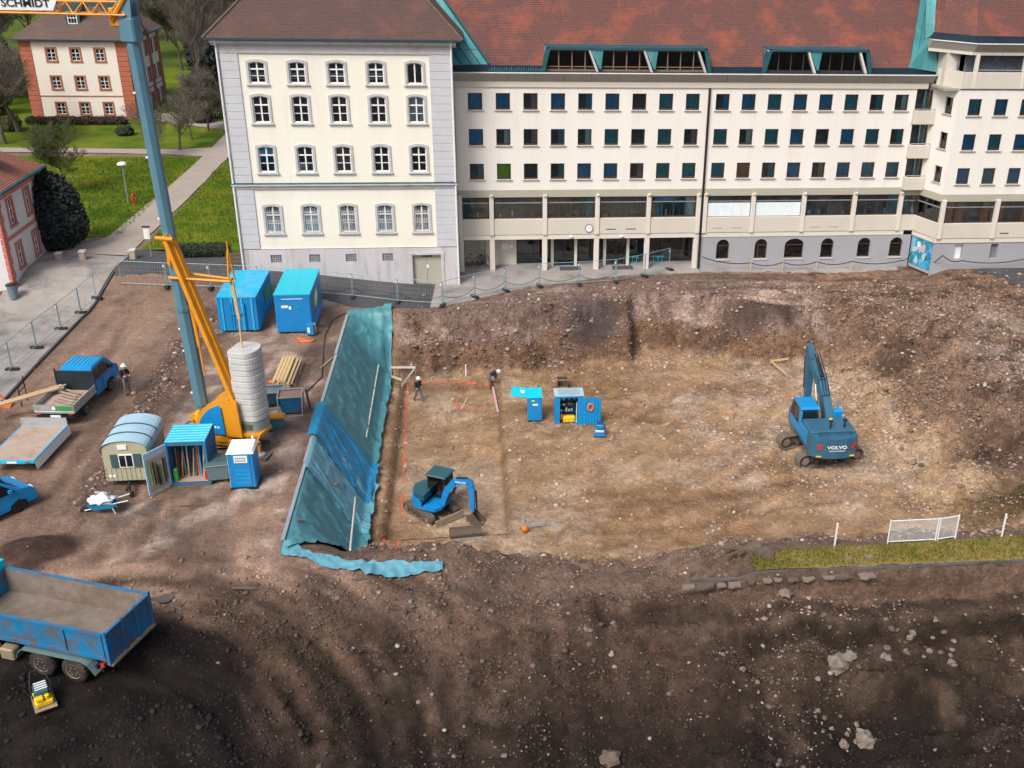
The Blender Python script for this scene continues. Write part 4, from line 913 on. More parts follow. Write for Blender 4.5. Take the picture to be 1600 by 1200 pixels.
fr = band_window(32.78, 33.9, 4.06, 5.6, MY+.1, mb_, '', 2); pleats(33.0,33.4,4.1,5.5,MY+.3).build('curtain', 'curtain_teal', fr)
MB().bb(32.7,34.0,MY-.06,MY+.15,2.86,4.05).build('spandrel_panel', 'beige', mb_); MB().bb(32.5,34.2,MY-.05,MY+.2,5.6,6.1).build('string_band', 'khaki', mb_)

# ------------------------------------------------------------------ right wing
WY = 71.757; WX = 34.75
wg = wthing('corner_wing', 'higher off-white wing with roof terrace loggia and orange curtains at the right edge', 'building', (41,WY,0))
wc = [36.1+1.98*i for i in range(7)]; wrr = [(11.98,13.14),(9.48,10.65),(7.0,8.18)]
ops = [(c-.48,c+.48,r[0],r[1]) for c in wc for r in wrr]
m_ = MB(); facade(m_, WX, 50, 6.22, 13.75, ops, WY, .22); m_.build('wall', 'offwhite', wg)
cc = 0
for ri, r in enumerate(wrr):
    for ci, c in enumerate(wc): put_window(wg, c, r[0], WY, 'TBTBTBTBTBBTBTBTBTTBTB'[(ri*7+ci) % 22])
MB().bb(WX-.03,50,WY-.03,WY+.2,5.68,6.225).build('string_band', 'khaki', wg)
MB().bb(WX,50,WY+1.0,WY+1.05,.8,16).build('interior', 'room', wg)
# slanted return wall between the two fronts
P0 = Vector((33.9, MY-.02, 0)); P1 = Vector((WX, WY, 0)); dv = (P1-P0); Ls = dv.length; dv.normalize(); ang = math.atan2(dv.y, dv.x)
Mx = Matrix.Translation(P0) @ Matrix.Rotation(ang, 4, 'Z')
def mtx(o): o.data.transform(Mx); return o
def sbuild(q, name, mat_, par): 
    q.v = [tuple(Mx @ Vector(p)) for p in q.v]; return q.build(name, mat_, par)
q = MB(); ops = [(Ls*.52,Ls*.82,r[0]+.0,r[1]) for r in wrr]; facade(q, 0, Ls, 6.22, 13.75, ops, 0, .2); sbuild(q, 'return_wall', 'offwhite', wg)
for r in wrr:
    q = MB(); q.bb(Ls*.53,Ls*.81,.1,.16,r[0],r[0]+.1); q.bb(Ls*.53,Ls*.81,.1,.16,r[1]-.06,r[1]); q.bb(Ls*.53,Ls*.53+.06,.1,.16,r[0]+.1,r[1]-.06); q.bb(Ls*.81-.06,Ls*.81,.1,.16,r[0]+.1,r[1]-.06)
    f_ = sbuild(q, 'window', 'dark_brown', wg); q = MB().bb(Ls*.54,Ls*.8,.12,.125,r[0]+.05,r[1]-.05); sbuild(q, 'glass', 'glass', f_); q = MB().cb(Ls*.48,Ls*.86,-.1,.1,r[0]-.075,r[0],.01); sbuild(q, 'sill', 'sill', f_)
q = MB().bb(.0,Ls,.5,.52,2.9,13.7); sbuild(q, 'interior', 'room', wg)
q = MB().bb(0,Ls,-.03,.15,5.68,6.22); sbuild(q, 'string_band', 'khaki', wg)
q = MB(); q.bb(.1,Ls-.1,.05,.12,4.06,4.14); q.bb(.1,Ls-.1,.05,.12,5.58,5.66)
for i in range(4): q.bb(.1+(Ls-.26)*i/3,.16+(Ls-.26)*i/3,.05,.12,4.14,5.58)
f_ = sbuild(q, 'window', 'dark_brown', wg); q = MB().bb(.1,Ls-.1,.08,.085,4.1,5.6); sbuild(q, 'glass', 'glass', f_); q = MB().bb(.08,Ls-.08,-.02,.05,5.2,5.26); sbuild(q, 'transom', 'grey_steel', f_)
for (u0, u1) in ((.12,.34),(.42,.62),(.7,.92)): sbuild(pleats(Ls*u0,Ls*u1,4.12,5.5,.25), 'curtain', 'curtain_orange', f_)
q = MB().cb(0,Ls,-.07,.15,2.86,4.05,.02); sbuild(q, 'spandrel_panel', 'beige', wg)
q = MB().bb(0,Ls,-.02,.3,2.5,2.855); sbuild(q, 'beam', 'beige_light', wg)
q = MB().bb(0.05,Ls-.02,.05,.15,.0,2.5); mu = sbuild(q, 'base_wall', 'grey_render', wg)
q = MB().bb(.1,Ls-.12,.035,.049,.25,2.45); sbuild(q, 'mural_panel', 'mural', wg)
rm = random.Random(5)
for i in range(16):
    a, z = .25+rm.random()*(Ls-.6), .5+rm.random()*1.6; pts = [(a+(.1+.18*rm.random())*math.cos(t_*.9), z+(.12+.3*rm.random())*math.sin(t_*.9)) for t_ in range(7)]
    q = MB(); q.prism(pts, 'y', .026-.0005*i, .034-.0005*i); sbuild(q, 'painted_shape', rm.choice(['curtain_blue','pale_blue','curtain_white','curtain_pink','navy','blue']), wg)
for x in (34.97,39.22,43.45,47.7):
    MB().cb(x-.16,x+.16,WY-.18,WY+.2,2.84,5.84,.03).build('column', 'beige_light', wg)
for i, (a, b) in enumerate(((35.13,39.06),(39.38,43.29),(43.61,47.5))):
    f_ = band_window(a, b, 4.02, 5.68, WY+.12, wg, '', 4); MB().cb(a,b,WY-.07,WY+.2,2.86,4.01,.02).build('spandrel_panel', 'beige', wg)
    for (u0, u1) in ((.03,.2),(.24,.42),(.78,.92)) if i == 0 else ((.0,.14),(.5,.6)): pleats(a+(b-a)*u0,a+(b-a)*u1,4.1,5.6,WY+.3).build('curtain', 'curtain_orange', f_)
    if i == 1: MB().bb(a+.4,a+1.1,WY-.09,WY-.068,3.2,3.26).build('vent_slot', 'dark_brown', f_)
MB().bb(WX-.1,50,WY-.02,WY+.4,2.5,2.855).build('beam', 'beige_light', wg)
m_ = MB(); facade(m_, WX-.05, 50, -.6, 2.5, [(36.45,37.1,1.2,2.36),(39.35,39.95,1.2,2.36),(42.2,42.8,1.2,2.36)], WY+.05, .3); m_.build('base_wall', 'grey_render', wg)
for i, x in enumerate((36.78,39.65,42.5)):
    MB().bb(x-.33,x+.33,WY+.3,WY+.31,1.2,2.36).build('window', 'curtain_white' if i == 0 else 'room', wg)
# loggia storey and eaves
z0 = 13.75
q = MB(); q.cb(WX+.2,50,WY-.12,WY+.02,13.85,15.0,.03); q.build('parapet', 'beige', wg)
q = MB(); q.prism([(33.85,MY-.3),(34.2,MY-.3),(WX+.25,WY-.10),(WX+.05,WY-.12)], 'z', 13.85, 15.0); q.build('parapet', 'beige', wg)
MB().bb(33.6,50,WY+.02,WY+6,13.7,13.86).build('terrace', 'fascia', wg)
for x in (35.7,39.3,43.2,47): MB().cb(x-.13,x+.13,WY-.15,WY+.15,13.86,16.2,.03).build('column', 'beige_light', wg)
MB().bb(34.5,50,WY+1.6,WY+1.7,13.86,16.2).build('loggia_wall', 'beige', wg)
for (a, b) in ((36.0,39.0),(39.6,43.0),(43.5,46.8)):
    f_ = band_window(a, b, 14.0, 16.1, WY+1.4, wg, '', 4); pleats(a+1.6,a+2.2,14.05,16.0,WY+1.55).build('curtain', 'curtain_teal', f_)
q = MB(); q.tube((35.8,WY-.05,15.15),(50,WY-.05,15.15),.03,n=6); q.build('rail', 'galv', wg)
MB().bb(34.0,35.1,MY-1.1,MY+.3,13.86,16.3).build('loggia_wall', 'beige', wg); MB().bb(34.9,35.25,WY+1.0,WY+1.05,14.1,16.0).build('window', 'curtain_teal', wg)
ev = [(33.0,MY-.35),(35.35,WY-.35),(50,WY-.35)]
for (a, b) in zip(ev[:-1], ev[1:]):
    n = max(1, int(math.hypot(b[0]-a[0],b[1]-a[1])/1.9))
    for i in range(n):
        p = [a[k_]+(b[k_]-a[k_])*i/n for k_ in (0,1)]; q_ = [a[k_]+(b[k_]-a[k_])*((i+.99)/n) for k_ in (0,1)]
        pn = MB(); pn.add([(p[0],p[1]+.3,16.35),(q_[0],q_[1]+.3,16.35),(q_[0],q_[1]-.15,16.92),(p[0],p[1]-.15,16.92),(p[0],p[1]+.6,16.35),(q_[0],q_[1]+.6,16.35),(q_[0],q_[1]+.6,16.92),(p[0],p[1]+.6,16.92)], [(0,1,2,3),(4,5,6,7),(3,2,6,7),(0,1,5,4),(0,3,7,4),(1,2,6,5)]); pn.build('cornice_panel', 'fascia', wg)
        MB().bar((p[0],p[1]+.32,16.25),(q_[0],q_[1]+.32,16.25),.1,.2).build('cornice_band', 'beige', wg)
        MB().bar((p[0],p[1]-.14,16.96),(q_[0],q_[1]-.14,16.96),.1,.06).build('cornice_capping', 'white_metal', wg)
q = MB(); q.add([(33.0,MY-.3,16.9),(35.35,WY-.3,16.9),(50,WY-.3,16.9),(50,WY+1,16.9),(35.7,WY+.8,16.9),(33.6,MY+.6,16.9)], [(0,1,2,5),(2,3,4,5)][:0]+[(0,1,4,5),(1,2,3,4)]); q.build('roof_gutter', 'navy', wg)
for (a, b) in (((33.3,MY+.25),(35.5,WY+.3)),((35.5,WY+.3),(50,WY+.3))):
    MB().bar((*a,17.15),(*b,17.15),.06,.5).build('eaves_upstand', 'navy', wg)
roof_poly('roof', [(35.55,WY+.35,17.4),(50,WY+.35,17.4),(50,WY+8.35,25.4),(38.0,WY+8.35,25.4)], 'tiles_red', wg)
roof_poly('roof', [(33.4,MY+.3,17.4),(35.55,WY+.35,17.4),(38.0,WY+8.35,25.4),(35.2,WY+8.6,25.4)], 'tiles_red', wg, (dv.x,dv.y,0))
copper([(33.4,MY+.3,17.3),(35.2,WY+8.6,25.4),(34.3,WY+9.0,25.4),(32.9,MY+.5,16.9)], wg)
copper([(33.4,MY+.3,17.0),(32.9,MY+.5,16.9),(31.9,MY+.6,14.9),(34.2,MY+.2,14.6)], wg)

# ------------------------------------------------------------------ villa with red corner blocks, pink house, far house
vl = wthing('villa', 'white villa with red sandstone corner blocks and brown hipped roof beyond the lawn', 'house', (-43,131,1.5))
x0, x1, y0, y1, zb, ze = -48.5, -37.2, 125.0, 138.0, 1.2, 10.45
vw = [(8.15,9.45),(5.15,6.45),(2.35,3.6)]; vc = [-45.3,-42.75,-40.2]
ops = [(c-.45,c+.45,r[0],r[1]) for c in vc for r in vw]
m_ = MB(); facade(m_, x0+1.2, x1-1.25, zb, ze-.25, ops, y0, .2); m_.build('wall', 'villa_wall', vl)
m_ = MB(); m_.bb(x0+.02,x0+.1,y0+.05,y1,zb,ze-.2); m_.bb(x0+.1,x1-.05,y1-.1,y1,zb,ze-.2); m_.build('wall', 'villa_wall', vl)
Ms = Matrix.Translation((x1,y0,0)) @ Matrix.Rotation(math.pi/2, 4, 'Z')   # right-hand front, local x runs along +Y
sops = [(c-.42,c+.42,r[0]-.1,r[1]) for c in (2.2,4.6,7.0,9.2,11.2) for r in vw]
m_ = MB(); facade(m_, 1.1, 12.0, zb, ze-.25, sops, 0, .2); m_.v = [tuple(Ms @ Vector(p)) for p in m_.v]; m_.build('wall', 'villa_wall', vl)
MB().bb(x0+.3,x1-.3,y0+.5,y0+.55,zb,ze-.3).build('interior', 'room', vl); MB().bb(x1-.55,x1-.5,y0+.6,y1-.3,zb,ze-.3).build('interior', 'room', vl)
blk = MB(); blk.cb(0,1.22,-.06,.1,0,.5,.03); me1 = mesh_of(blk, 'quoin_block', 'red_stone')
for xx in (x0, x1-1.22):
    for i in range(17): inst('quoin_block', me1, vl, (xx,y0,zb+.53*i))
blk = MB(); blk.cb(-.06,.1,0,1.1,0,.5,.03); me2 = mesh_of(blk, 'quoin_block', 'red_stone')
for yy in (y0+.1, y0+7.9, y1-1.15):
    for i in range(17): inst('quoin_block', me2, vl, (x1-.04,yy,zb+.53*i))
m_ = MB(); m_.bb(x0+1.2,x1-1.2,y0-.05,y0+.1,4.28,4.4); m_.bb(x0-.05,x1+.05,y0-.1,y0+.1,ze-.27,ze+.05); m_.bb(x1-.1,x1+.08,y0,y1,ze-.27,ze+.05); m_.bb(x1-.1,x1+.05,y0+1.1,y1-1.1,4.28,4.4); m_.build('string_course', 'red_stone', vl)
def small_window(parent, M, hh, wd=.9, surround='red_stone'):
    q = MB(); o = [(-wd/2-.17,-.15),(-wd/2-.17,hh+.15),(wd/2+.17,hh+.15),(wd/2+.17,-.15)]; i_ = [(-wd/2,0),(-wd/2,hh),(wd/2,hh),(wd/2,0)]; ring(q, o, i_, -.06, .12); q.bb(-wd/2-.2,wd/2+.2,-.1,.1,-.16,.0)
    q.v = [tuple(M @ Vector(p)) for p in q.v]; wv = q.build('window', surround, parent)
    q = MB(); q.bb(-wd/2,wd/2,.06,.1,0,.07); q.bb(-wd/2,wd/2,.06,.1,hh-.07,hh); q.bb(-wd/2,-wd/2+.07,.061,.1,.07,hh-.07); q.bb(wd/2-.07,wd/2,.061,.1,.07,hh-.07); q.bb(-.035,.035,.058,.1,.07,hh-.07); q.bb(-wd/2+.07,wd/2-.07,.057,.1,hh*.62-.03,hh*.62+.03); q.bb(-wd/2+.07,wd/2-.07,.063,.1,hh*.3-.02,hh*.3+.02)
    q.v = [tuple(M @ Vector(p)) for p in q.v]; q.build('window_frame', 'white', wv)
    q = MB().bb(-wd/2,wd/2,.085,.09,0,hh); q.v = [tuple(M @ Vector(p)) for p in q.v]; q.build('glass', 'glass', wv)
    return wv
for c in vc:
    for r in vw: small_window(vl, Matrix.Translation((c,y0,r[0])), r[1]-r[0])
for c in (2.2,4.6,7.0,9.2,11.2):
    for r in vw: small_window(vl, Ms @ Matrix.Translation((c,0,r[0]-.1)), r[1]-r[0]+.1, .84)
for (cx, cy) in ((x1+.02,y0+4.4),):
    q = MB(); q.bb(x1-.02,x1+.12,cy-.7,cy+.7,zb,3.7); q.add([(x1+.4,cy-1.0,3.7),(x1+.4,cy+1.0,3.7),(x1+.4,cy,4.9),(x1,cy-1.0,3.7),(x1,cy+1.0,3.7),(x1,cy,4.9)], [(0,1,2),(3,4,5),(0,2,5,3),(1,2,5,4),(0,1,4,3)]); q.build('portal', 'pink_stone', vl)
ov = .55; E0 = [(x0-ov,y0-ov,ze),(x1+ov,y0-ov,ze),(x1+ov,y1+ov,ze),(x0-ov,y1+ov,ze)]; hh = 4.9; run = 6.0
rid = [(x0-ov+run,y0-ov+run,ze+hh),(x1+ov-run,y0-ov+run,ze+hh),(x1+ov-run,y1+ov-run,ze+hh),(x0-ov+run,y1+ov-run,ze+hh)]
roof_poly('roof', [E0[0],E0[1],rid[1],rid[0]], 'tiles_villa', vl); roof_poly('roof', [E0[1],E0[2],rid[2],rid[1]], 'tiles_villa', vl, (0,1,0)); roof_poly('roof', [E0[2],E0[3],rid[3],rid[2]], 'tiles_villa', vl); roof_poly('roof', [E0[3],E0[0],rid[0],rid[3]], 'tiles_villa', vl, (0,1,0))
q = MB(); q.bb(x0-ov,x1+ov,y0-ov-.1,y0-ov+.05,ze-.12,ze+.02); q.bb(x1+ov-.05,x1+ov+.1,y0-ov,y1+ov,ze-.12,ze+.02); q.build('gutter', 'gutter', vl)
q = MB(); q.bb(x0-ov,x1+ov,y0-ov,y0+.2,ze-.1,ze-.06); q.build('soffit', 'stone_grey', vl)
dm = (-42.85, y0+1.3, 12.0); q = MB(); q.bb(dm[0]-.75,dm[0]+.75,dm[1],dm[1]+1.6,dm[2]-.3,dm[2]+1.3); q.prism([(dm[0]-1.0,dm[2]+1.25),(dm[0]-.8,dm[2]+1.75),(dm[0],dm[2]+2.0),(dm[0]+.8,dm[2]+1.75),(dm[0]+1.0,dm[2]+1.25)], 'y', dm[1]-.2, dm[1]+2.4); d_ = q.build('roof_dormer', 'copper_dark', vl)
q = MB(); q.bb(dm[0]-.5,dm[0]+.5,dm[1]-.06,dm[1]-.002,dm[2]-.1,dm[2]+1.2); f_ = q.build('window', 'white', d_)
for i in range(3):
    for j in range(2): MB().bb(dm[0]-.42+.29*i,dm[0]-.18+.29*i,dm[1]-.08,dm[1]-.062,dm[2]+.02+.58*j,dm[2]+.5+.58*j).build('pane', 'car_glass', f_)
# curved white gable on the right-hand front of the villa
gy = y0+4.4; pts = [(gy-2.6,ze+.2),(gy-1.5,ze+.9),(gy-1.15,ze+2.0),(gy-1.0,ze+3.2),(gy-.7,ze+4.3),(gy+.7,ze+4.3),(gy+1.0,ze+3.2),(gy+1.15,ze+2.0),(gy+1.5,ze+.9),(gy+2.6,ze+.2)]
q = MB(); q.prism(pts, 'x', x1-.1, x1+.25); gb = q.build('gable', 'villa_wall', vl); q = MB()
for a, b in zip(pts[:-1], pts[1:]): q.bar((x1+.08,a[0],a[1]),(x1+.08,b[0],b[1]),.5,.22)
q.build('gable_coping', 'red_stone', gb); q = MB(); q.prism([(gy-1.0,ze+4.2),(gy+1.0,ze+4.2),(gy,ze+5.4)], 'x', x1-.1, x1+.3); q.build('gable_top', 'red_stone', gb)
small_window(vl, Ms @ Matrix.Translation((4.4,-.3,ze+1.4)), 1.3, .5)
q = MB(); q.prism([(gy-1.1,ze+.5),(gy-1.1,ze+3.8),(gy,ze+4.3),(gy+1.1,ze+3.8),(gy+1.1,ze+.5)], 'x', x1-5, x1-.1); q.build('gable_roof', 'copper_dark', vl)

pk = wthing('pink_house', 'small white house with pink trim and orange tiled roof at the left edge', 'house', (-36,73,0))
px1, pya, pyb, pz0, pze = -30.4, 69.6, 76.5, -.2, 7.45
Mp = Matrix.Translation((px1,pya,0)) @ Matrix.Rotation(math.pi/2, 4, 'Z')
pw = [(1.75,4.6),(3.9,4.8)]
def pb(q, name, mat_, par): q.v = [tuple(Mp @ Vector(p)) for p in q.v]; return q.build(name, mat_, par)
Lp = pyb-pya; pr_ = [(4.75,6.45),(1.85,3.45)]; pc = [2.0,4.9]
q = MB(); facade(q, .55, Lp-.45, 1.0, pze-.75, [(c-.42,c+.42,r[0],r[1]) for c in pc for r in pr_], 0, .2); pb(q, 'wall', 'pink_wall', pk)
q = MB().bb(-.02,Lp+.02,-.06,.3,pz0,1.0); pb(q, 'plinth', 'pink_stone', pk)
q = MB().bb(-.02,Lp+.02,-.05,.3,pze-.75,pze); pb(q, 'frieze', 'pink_stone', pk)
q = MB().bb(.5,Lp-.4,-.05,.1,3.95,4.2); pb(q, 'string_course', 'pink_stone', pk)
for xa, wd in ((-.03,.56),(Lp-.46,.48)):
    for i in range(12): q = MB().cb(xa,xa+wd+(.12 if i % 2 else 0)*(1 if xa < 1 else 0),-.055,.2,1.02+.473*i,1.02+.473*i+.455,.02); pb(q, 'quoin_block', 'pink_stone', pk)
for c in pc:
    for r in pr_: small_window(pk, Mp @ Matrix.Translation((c,0,r[0])), r[1]-r[0], .8, 'pink_stone')
q = MB().bb(.2,Lp-.2,.5,.52,.5,pze-.1); pb(q, 'interior', 'room', pk); q = MB().bb(3.9,4.1,-.08,-.055,.45,.7); pb(q, 'cellar_vent', 'dark_brown', pk)
m_ = MB(); m_.bb(-44,px1-.05,pya-.02,pya+.2,pz0,pze); m_.bb(-44,px1-.05,pyb-.2,pyb,pz0,pze); m_.build('wall', 'pink_wall', pk)
o_ = .6; k_ = .75
c1, c2, c3, c4 = (px1+o_,pya-o_,pze), (px1+o_,pyb+o_,pze), (-44.5,pyb+o_,pze), (-44.5,pya-o_,pze); rd = (pyb-pya)/2+o_
r1 = (px1+o_-rd,(pya+pyb)/2,pze+rd*k_); r2 = (-44.5+rd,(pya+pyb)/2,pze+rd*k_)
roof_poly('roof', [c1,c2,r1], 'tiles_orange', pk, (0,1,0)); roof_poly('roof', [c2,c3,r2,r1], 'tiles_orange', pk); roof_poly('roof', [c4,c1,r1,r2], 'tiles_orange', pk)
q = MB(); q.bb(px1+o_-.02,px1+o_+.14,pya-o_,pyb+o_,pze-.1,pze+.06); q.bb(-44,px1+o_,pyb+o_-.02,pyb+o_+.12,pze-.1,pze+.06); q.build('gutter', 'copper_dark', pk)
q = MB(); q.bb(px1-.1,px1+o_,pya-o_,pyb+o_,pze-.06,pze-.02); q.build('soffit', 'stone_grey', pk)
q = MB(); q.bb(px1-2.0,px1-.7,pya+2.2,pya+3.4,pze+.4,pze+1.9); q.prism([(pya+1.9,pze+1.85),(pya+2.8,pze+2.5),(pya+3.7,pze+1.85)], 'x', px1-2.6, px1-.6); q.build('roof_dormer', 'copper_dark', pk)
bn = thing('rubbish_bin', 'dark plastic dustbin standing against the pink house wall', 'bin', (*on(23,468)[:2], zg1(*on(23,468)[:2])+.07))
MB().lathe([(.26,0),(.33,.85),(.36,.86),(.36,.95),(.3,1.0)], n=14).build('body', 'bin_grey', bn); MB().lathe([(.37,.95),(.38,1.0),(.2,1.06)], n=14).build('lid', 'black', bn)

fh = wthing('distant_house', 'distant house with brown roof and red corner stones behind bare trees', 'house', (-36,182,2))
m_ = MB(); ops = [(-38.2,-37.4,4.6,6.0),(-35.4,-34.6,4.6,6.0),(-32.2,-31.4,4.6,6.0)]; facade(m_, -44, -24, 1, 8.2, ops, 178, .2); m_.bb(-44,-43.9,178,190,1,8.2); m_.build('wall', 'villa_wall', fh)
for x in (-44,-39.5,-33,-29,-25): MB().cb(x,x+.9,177.9,178.3,1,8.2,.03).build('pilaster', 'red_stone', fh)
for a, b, c, d in ops: small_window(fh, Matrix.Translation(((a+b)/2,178,c)), d-c, .8)
roof_poly('roof', [(-45,177,8.2),(-23,177,8.2),(-28,184,14.5),(-40,184,14.5)], 'tiles_villa', fh); roof_poly('roof', [(-45,191,8.2),(-45,177,8.2),(-40,184,14.5)], 'tiles_villa', fh, (0,1,0)); roof_poly('roof', [(-23,177,8.2),(-23,191,8.2),(-28,184,14.5)], 'tiles_villa', fh, (0,1,0))
MB().bb(-45,-23,176.9,177.05,8.05,8.2).build('gutter', 'gutter', fh); q = MB(); q.bb(-35.9,-34.1,178.6,181,9.4,11.2); d_ = q.build('roof_dormer', 'copper_dark', fh); MB().bb(-35.5,-34.5,178.5,178.59,9.7,10.9).build('window', 'white', d_)
# ------------------------------------------------------------------ vehicles and machines
def T(*a): return Matrix.Translation(a)
def RZ_(a): return Matrix.Rotation(a, 4, 'Z')
def RY_(a): return Matrix.Rotation(a, 4, 'Y')
def RX_(a): return Matrix.Rotation(a, 4, 'X')
_wh = {}
def wheel(parent, x, y, r, w_, rimmat='alu', side=1):
    key = (r, w_, rimmat, side)
    if key not in _wh:
        q = MB(); pr0 = [(r*.55,-w_/2),(r*.9,-w_/2),(r,-w_*.36),(r,w_*.36),(r*.9,w_/2),(r*.55,w_/2)]; q.lathe(pr0, n=22, M=RX_(math.pi/2))
        for i in range(22):
            a = 2*math.pi*i/22; q.bb(-.03*r,.03*r,-w_*.42,w_*.42,r*.97,r*1.015,M=RY_(a))
        t_ = mesh_of(q, 'wheel', 'rubber', True)
        q = MB(); q.lathe([(.0,.0),(r*.2,.0),(r*.25,-.03),(r*.45,-.05),(r*.56,w_*.05),(r*.6,w_*.1),(r*.6,w_*.0)], n=18, M=T(0,-side*w_*.44,0) @ RX_(math.pi/2*side) )
        for i in range(6):
            a = math.pi/3*i; q.tube((r*.3*math.cos(a),-side*(w_*.44+.03),r*.3*math.sin(a)),(r*.3*math.cos(a),-side*(w_*.44-.05),r*.3*math.sin(a)),.02+r*.02,n=5)
        _wh[key] = (t_, mesh_of(q, 'rim', rimmat, False))
    a, b = _wh[key]; o = inst('wheel', a, parent, (x, y, r)); inst('rim', b, o); return o
def heading(p, q): return math.atan2(q[1]-p[1], q[0]-p[0])

# --- pickup with drop-side bed
p0 = on(135,647); hd = R_(83.5)
pu = thing('pickup_truck', 'blue crew cab pickup with drop-side bed parked by the fence', 'truck', (p0[0]-.85, p0[1], p0[2]), hd)
for x in (0, 3.05):
    for s_ in (-1,1): wheel(pu, x, s_*.84, .34, .24, 'alu', 1 if s_ < 0 else -1)
q = MB(); q.bb(-1.2,3.5,-.4,.4,.38,.58); q.bb(-1.3,-1.15,-.95,.95,.45,.62); q.build('chassis', 'machine_dark', pu)
q = MB(); q.cb(-1.35,1.25,-1.02,1.02,.72,.86,.02); bd = q.build('bed', 'alu', pu)
MB().bb(-1.3,1.2,-.97,.97,.861,.875).build('bed_floor', 'ply', bd)
for (a, b, c, d) in ((-1.35,1.25,-1.02,-.985),(-1.35,1.25,.985,1.02),(-1.35,-1.315,-.98,.98)):
    q = MB(); q.bb(a,b,c,d,.862,1.2)
    for zz in (.92,1.02,1.12): q.bb(a-.008 if a < -1.3 else a,b,c-.008,d+.008,zz,zz+.03)
    q.build('dropside', 'alu', bd)
q = MB(); q.bb(-1.37,-1.352,-.95,-.1,.9,1.16); q.build('stripe', 'green', bd); MB().tube((-1.372,.0,1.03),(-1.376,.0,1.03),.1,n=16).build('badge', 'white', bd)
q = MB(); q.bb(1.26,1.30,-1.02,1.02,.86,1.95); 
for s_ in (-1.02,1.0): q.bb(1.24,1.32,s_-.02,s_+.04,.86,2.05)
q.build('headboard', 'machine_dark', pu)
prof = [(1.38,.5),(1.38,1.55),(1.5,1.98),(1.75,2.06),(2.9,2.06),(3.15,2.0),(3.75,1.38),(4.1,1.2),(4.22,.95),(4.24,.5),(3.55,.45),(3.45,.72),(3.05,.82),(2.65,.72),(2.55,.45)]
def vbody(prof, wd, name, mat_, parent, tuck=.16, zt=1.25, M=None):
    """body shell: side profile lofted across the width, tucked in above the belt line"""
    ys = [-wd/2, -wd/2+.06, wd/2-.06, wd/2]; vs = []; n = len(prof)
    for k_, y in enumerate(ys):
        for (x, z) in prof:
            tk = tuck*max(0, (z-zt))/.8; s_ = -1 if y < 0 else 1
            ed = (.05 if k_ in (0,3) else 0); zz = z-(ed*.8 if z > zt else 0); xx = x
            vs.append((xx, y-s_*tk, zz))
    fs = []
    for k_ in range(3):
        for i in range(n): fs.append((k_*n+i, k_*n+(i+1) % n, (k_+1)*n+(i+1) % n, (k_+1)*n+i))
    fs += [tuple(range(n))[::-1], tuple(range(3*n, 4*n))]
    q = MB(); q.add(vs, fs, M); return q.build(name, mat_, parent)
cb_ = vbody(prof, 1.95, 'cab', 'blue_cab', pu)
for s_ in (-1,1):
    for pts in ([(1.55,1.32),(1.62,1.85),(2.2,1.88),(2.2,1.32)], [(2.3,1.32),(2.3,1.88),(2.92,1.86),(3.42,1.34)]):
        q = MB(); q.add([(x, s_*(.985-.16*(z-1.25)/.8), z) for x, z in pts], [(0,1,2,3)]); q.build('side_window', 'car_glass', cb_)
    MB().bb(3.25,3.35,s_*1.0-.1 if s_ < 0 else 1.0,s_*1.0 if s_ < 0 else 1.1,1.3,1.5).build('mirror', 'machine_dark', cb_)
    MB().bb(4.18,4.25,s_*.75-.15,s_*.75+.15,.88,1.05).build('headlight', 'white', cb_); MB().bb(2.24,2.26,s_*.98-.01,s_*.98+.01,.6,1.3).build('door_gap', 'machine_dark', cb_)
q = MB(); q.add([(3.16,-.78,1.97),(3.72,-.86,1.42),(3.72,.86,1.42),(3.16,.78,1.97)], [(0,1,2,3)]); q.v = [(x+.02,y,z+.02) for x,y,z in q.v]; q.build('windscreen', 'car_glass', cb_)
q = MB()
for i in range(7): q.bb(1.8,2.85,-.66+.22*i-.03,-.66+.22*i+.03,2.06,2.085)
q.build('roof_ribs', 'blue_roof', cb_); MB().bb(-1.36,-1.30,-.9,-.7,.66,.72).build('tail_light', 'red', pu); MB().bb(-1.36,-1.30,.7,.9,.66,.72).build('tail_light', 'red', pu); MB().bb(-1.33,-1.305,-.26,.26,.5,.62).build('number_plate', 'white', pu); MB().bb(4.2,4.26,-.95,.95,.42,.66).build('bumper', 'machine_dark', cb_)
rq = random.Random(9)
for i in range(6):
    x0 = -1.1+.3*i+.1*rq.random(); q = MB(); q.bar((x0,-.6+.25*rq.random(),.93+.02*i),(x0+.5,.4+.3*rq.random(),.95+.02*i),.12,.03)
    o = q.build('offcut_board', 'wood_old' if i % 2 else 'ply'); o.matrix_world = T(*pu.location) @ RZ_(hd); tag(o, 'short offcut board lying loose on the pickup bed', 'board', 'offcut boards on the pickup bed')

# --- long planks on a trestle at the left edge, orange stand
q0 = on(4,634)
ob = thing('orange_stand', 'orange steel stand leaning at the left edge behind the planks', 'stand', (q0[0], q0[1], q0[2]), 0)
q = MB(); q.bar((-.35,0,0),(-.15,0,2.1),.28,.14); q.build('post', 'orange', ob); MB().bb(-.5,.5,-.25,.25,0,.1).build('foot', 'orange', ob); MB().bar((.3,0,.1),(-.15,0,.9),.08,.08).build('brace', 'orange', ob)
pl0 = at(-20,640,.9); pl1 = at(100,605,1.25)
for i in range(6):
    d_ = .16*(i % 3); zz = .06*(i//3); q = MB(); L_ = 1.0-.06*(i % 2)
    a = Vector((pl0[0],pl0[1]+d_,pl0[2]+zz)); b = Vector((pl1[0],pl1[1]+d_,pl1[2]+zz)); q.bar(a, a+(b-a)*L_, .14, .05)
    tag(q.build('plank', 'wood' if i % 2 else 'wood_old'), 'long sawn plank in the bundle beside the pickup', 'plank', 'planks beside the pickup')
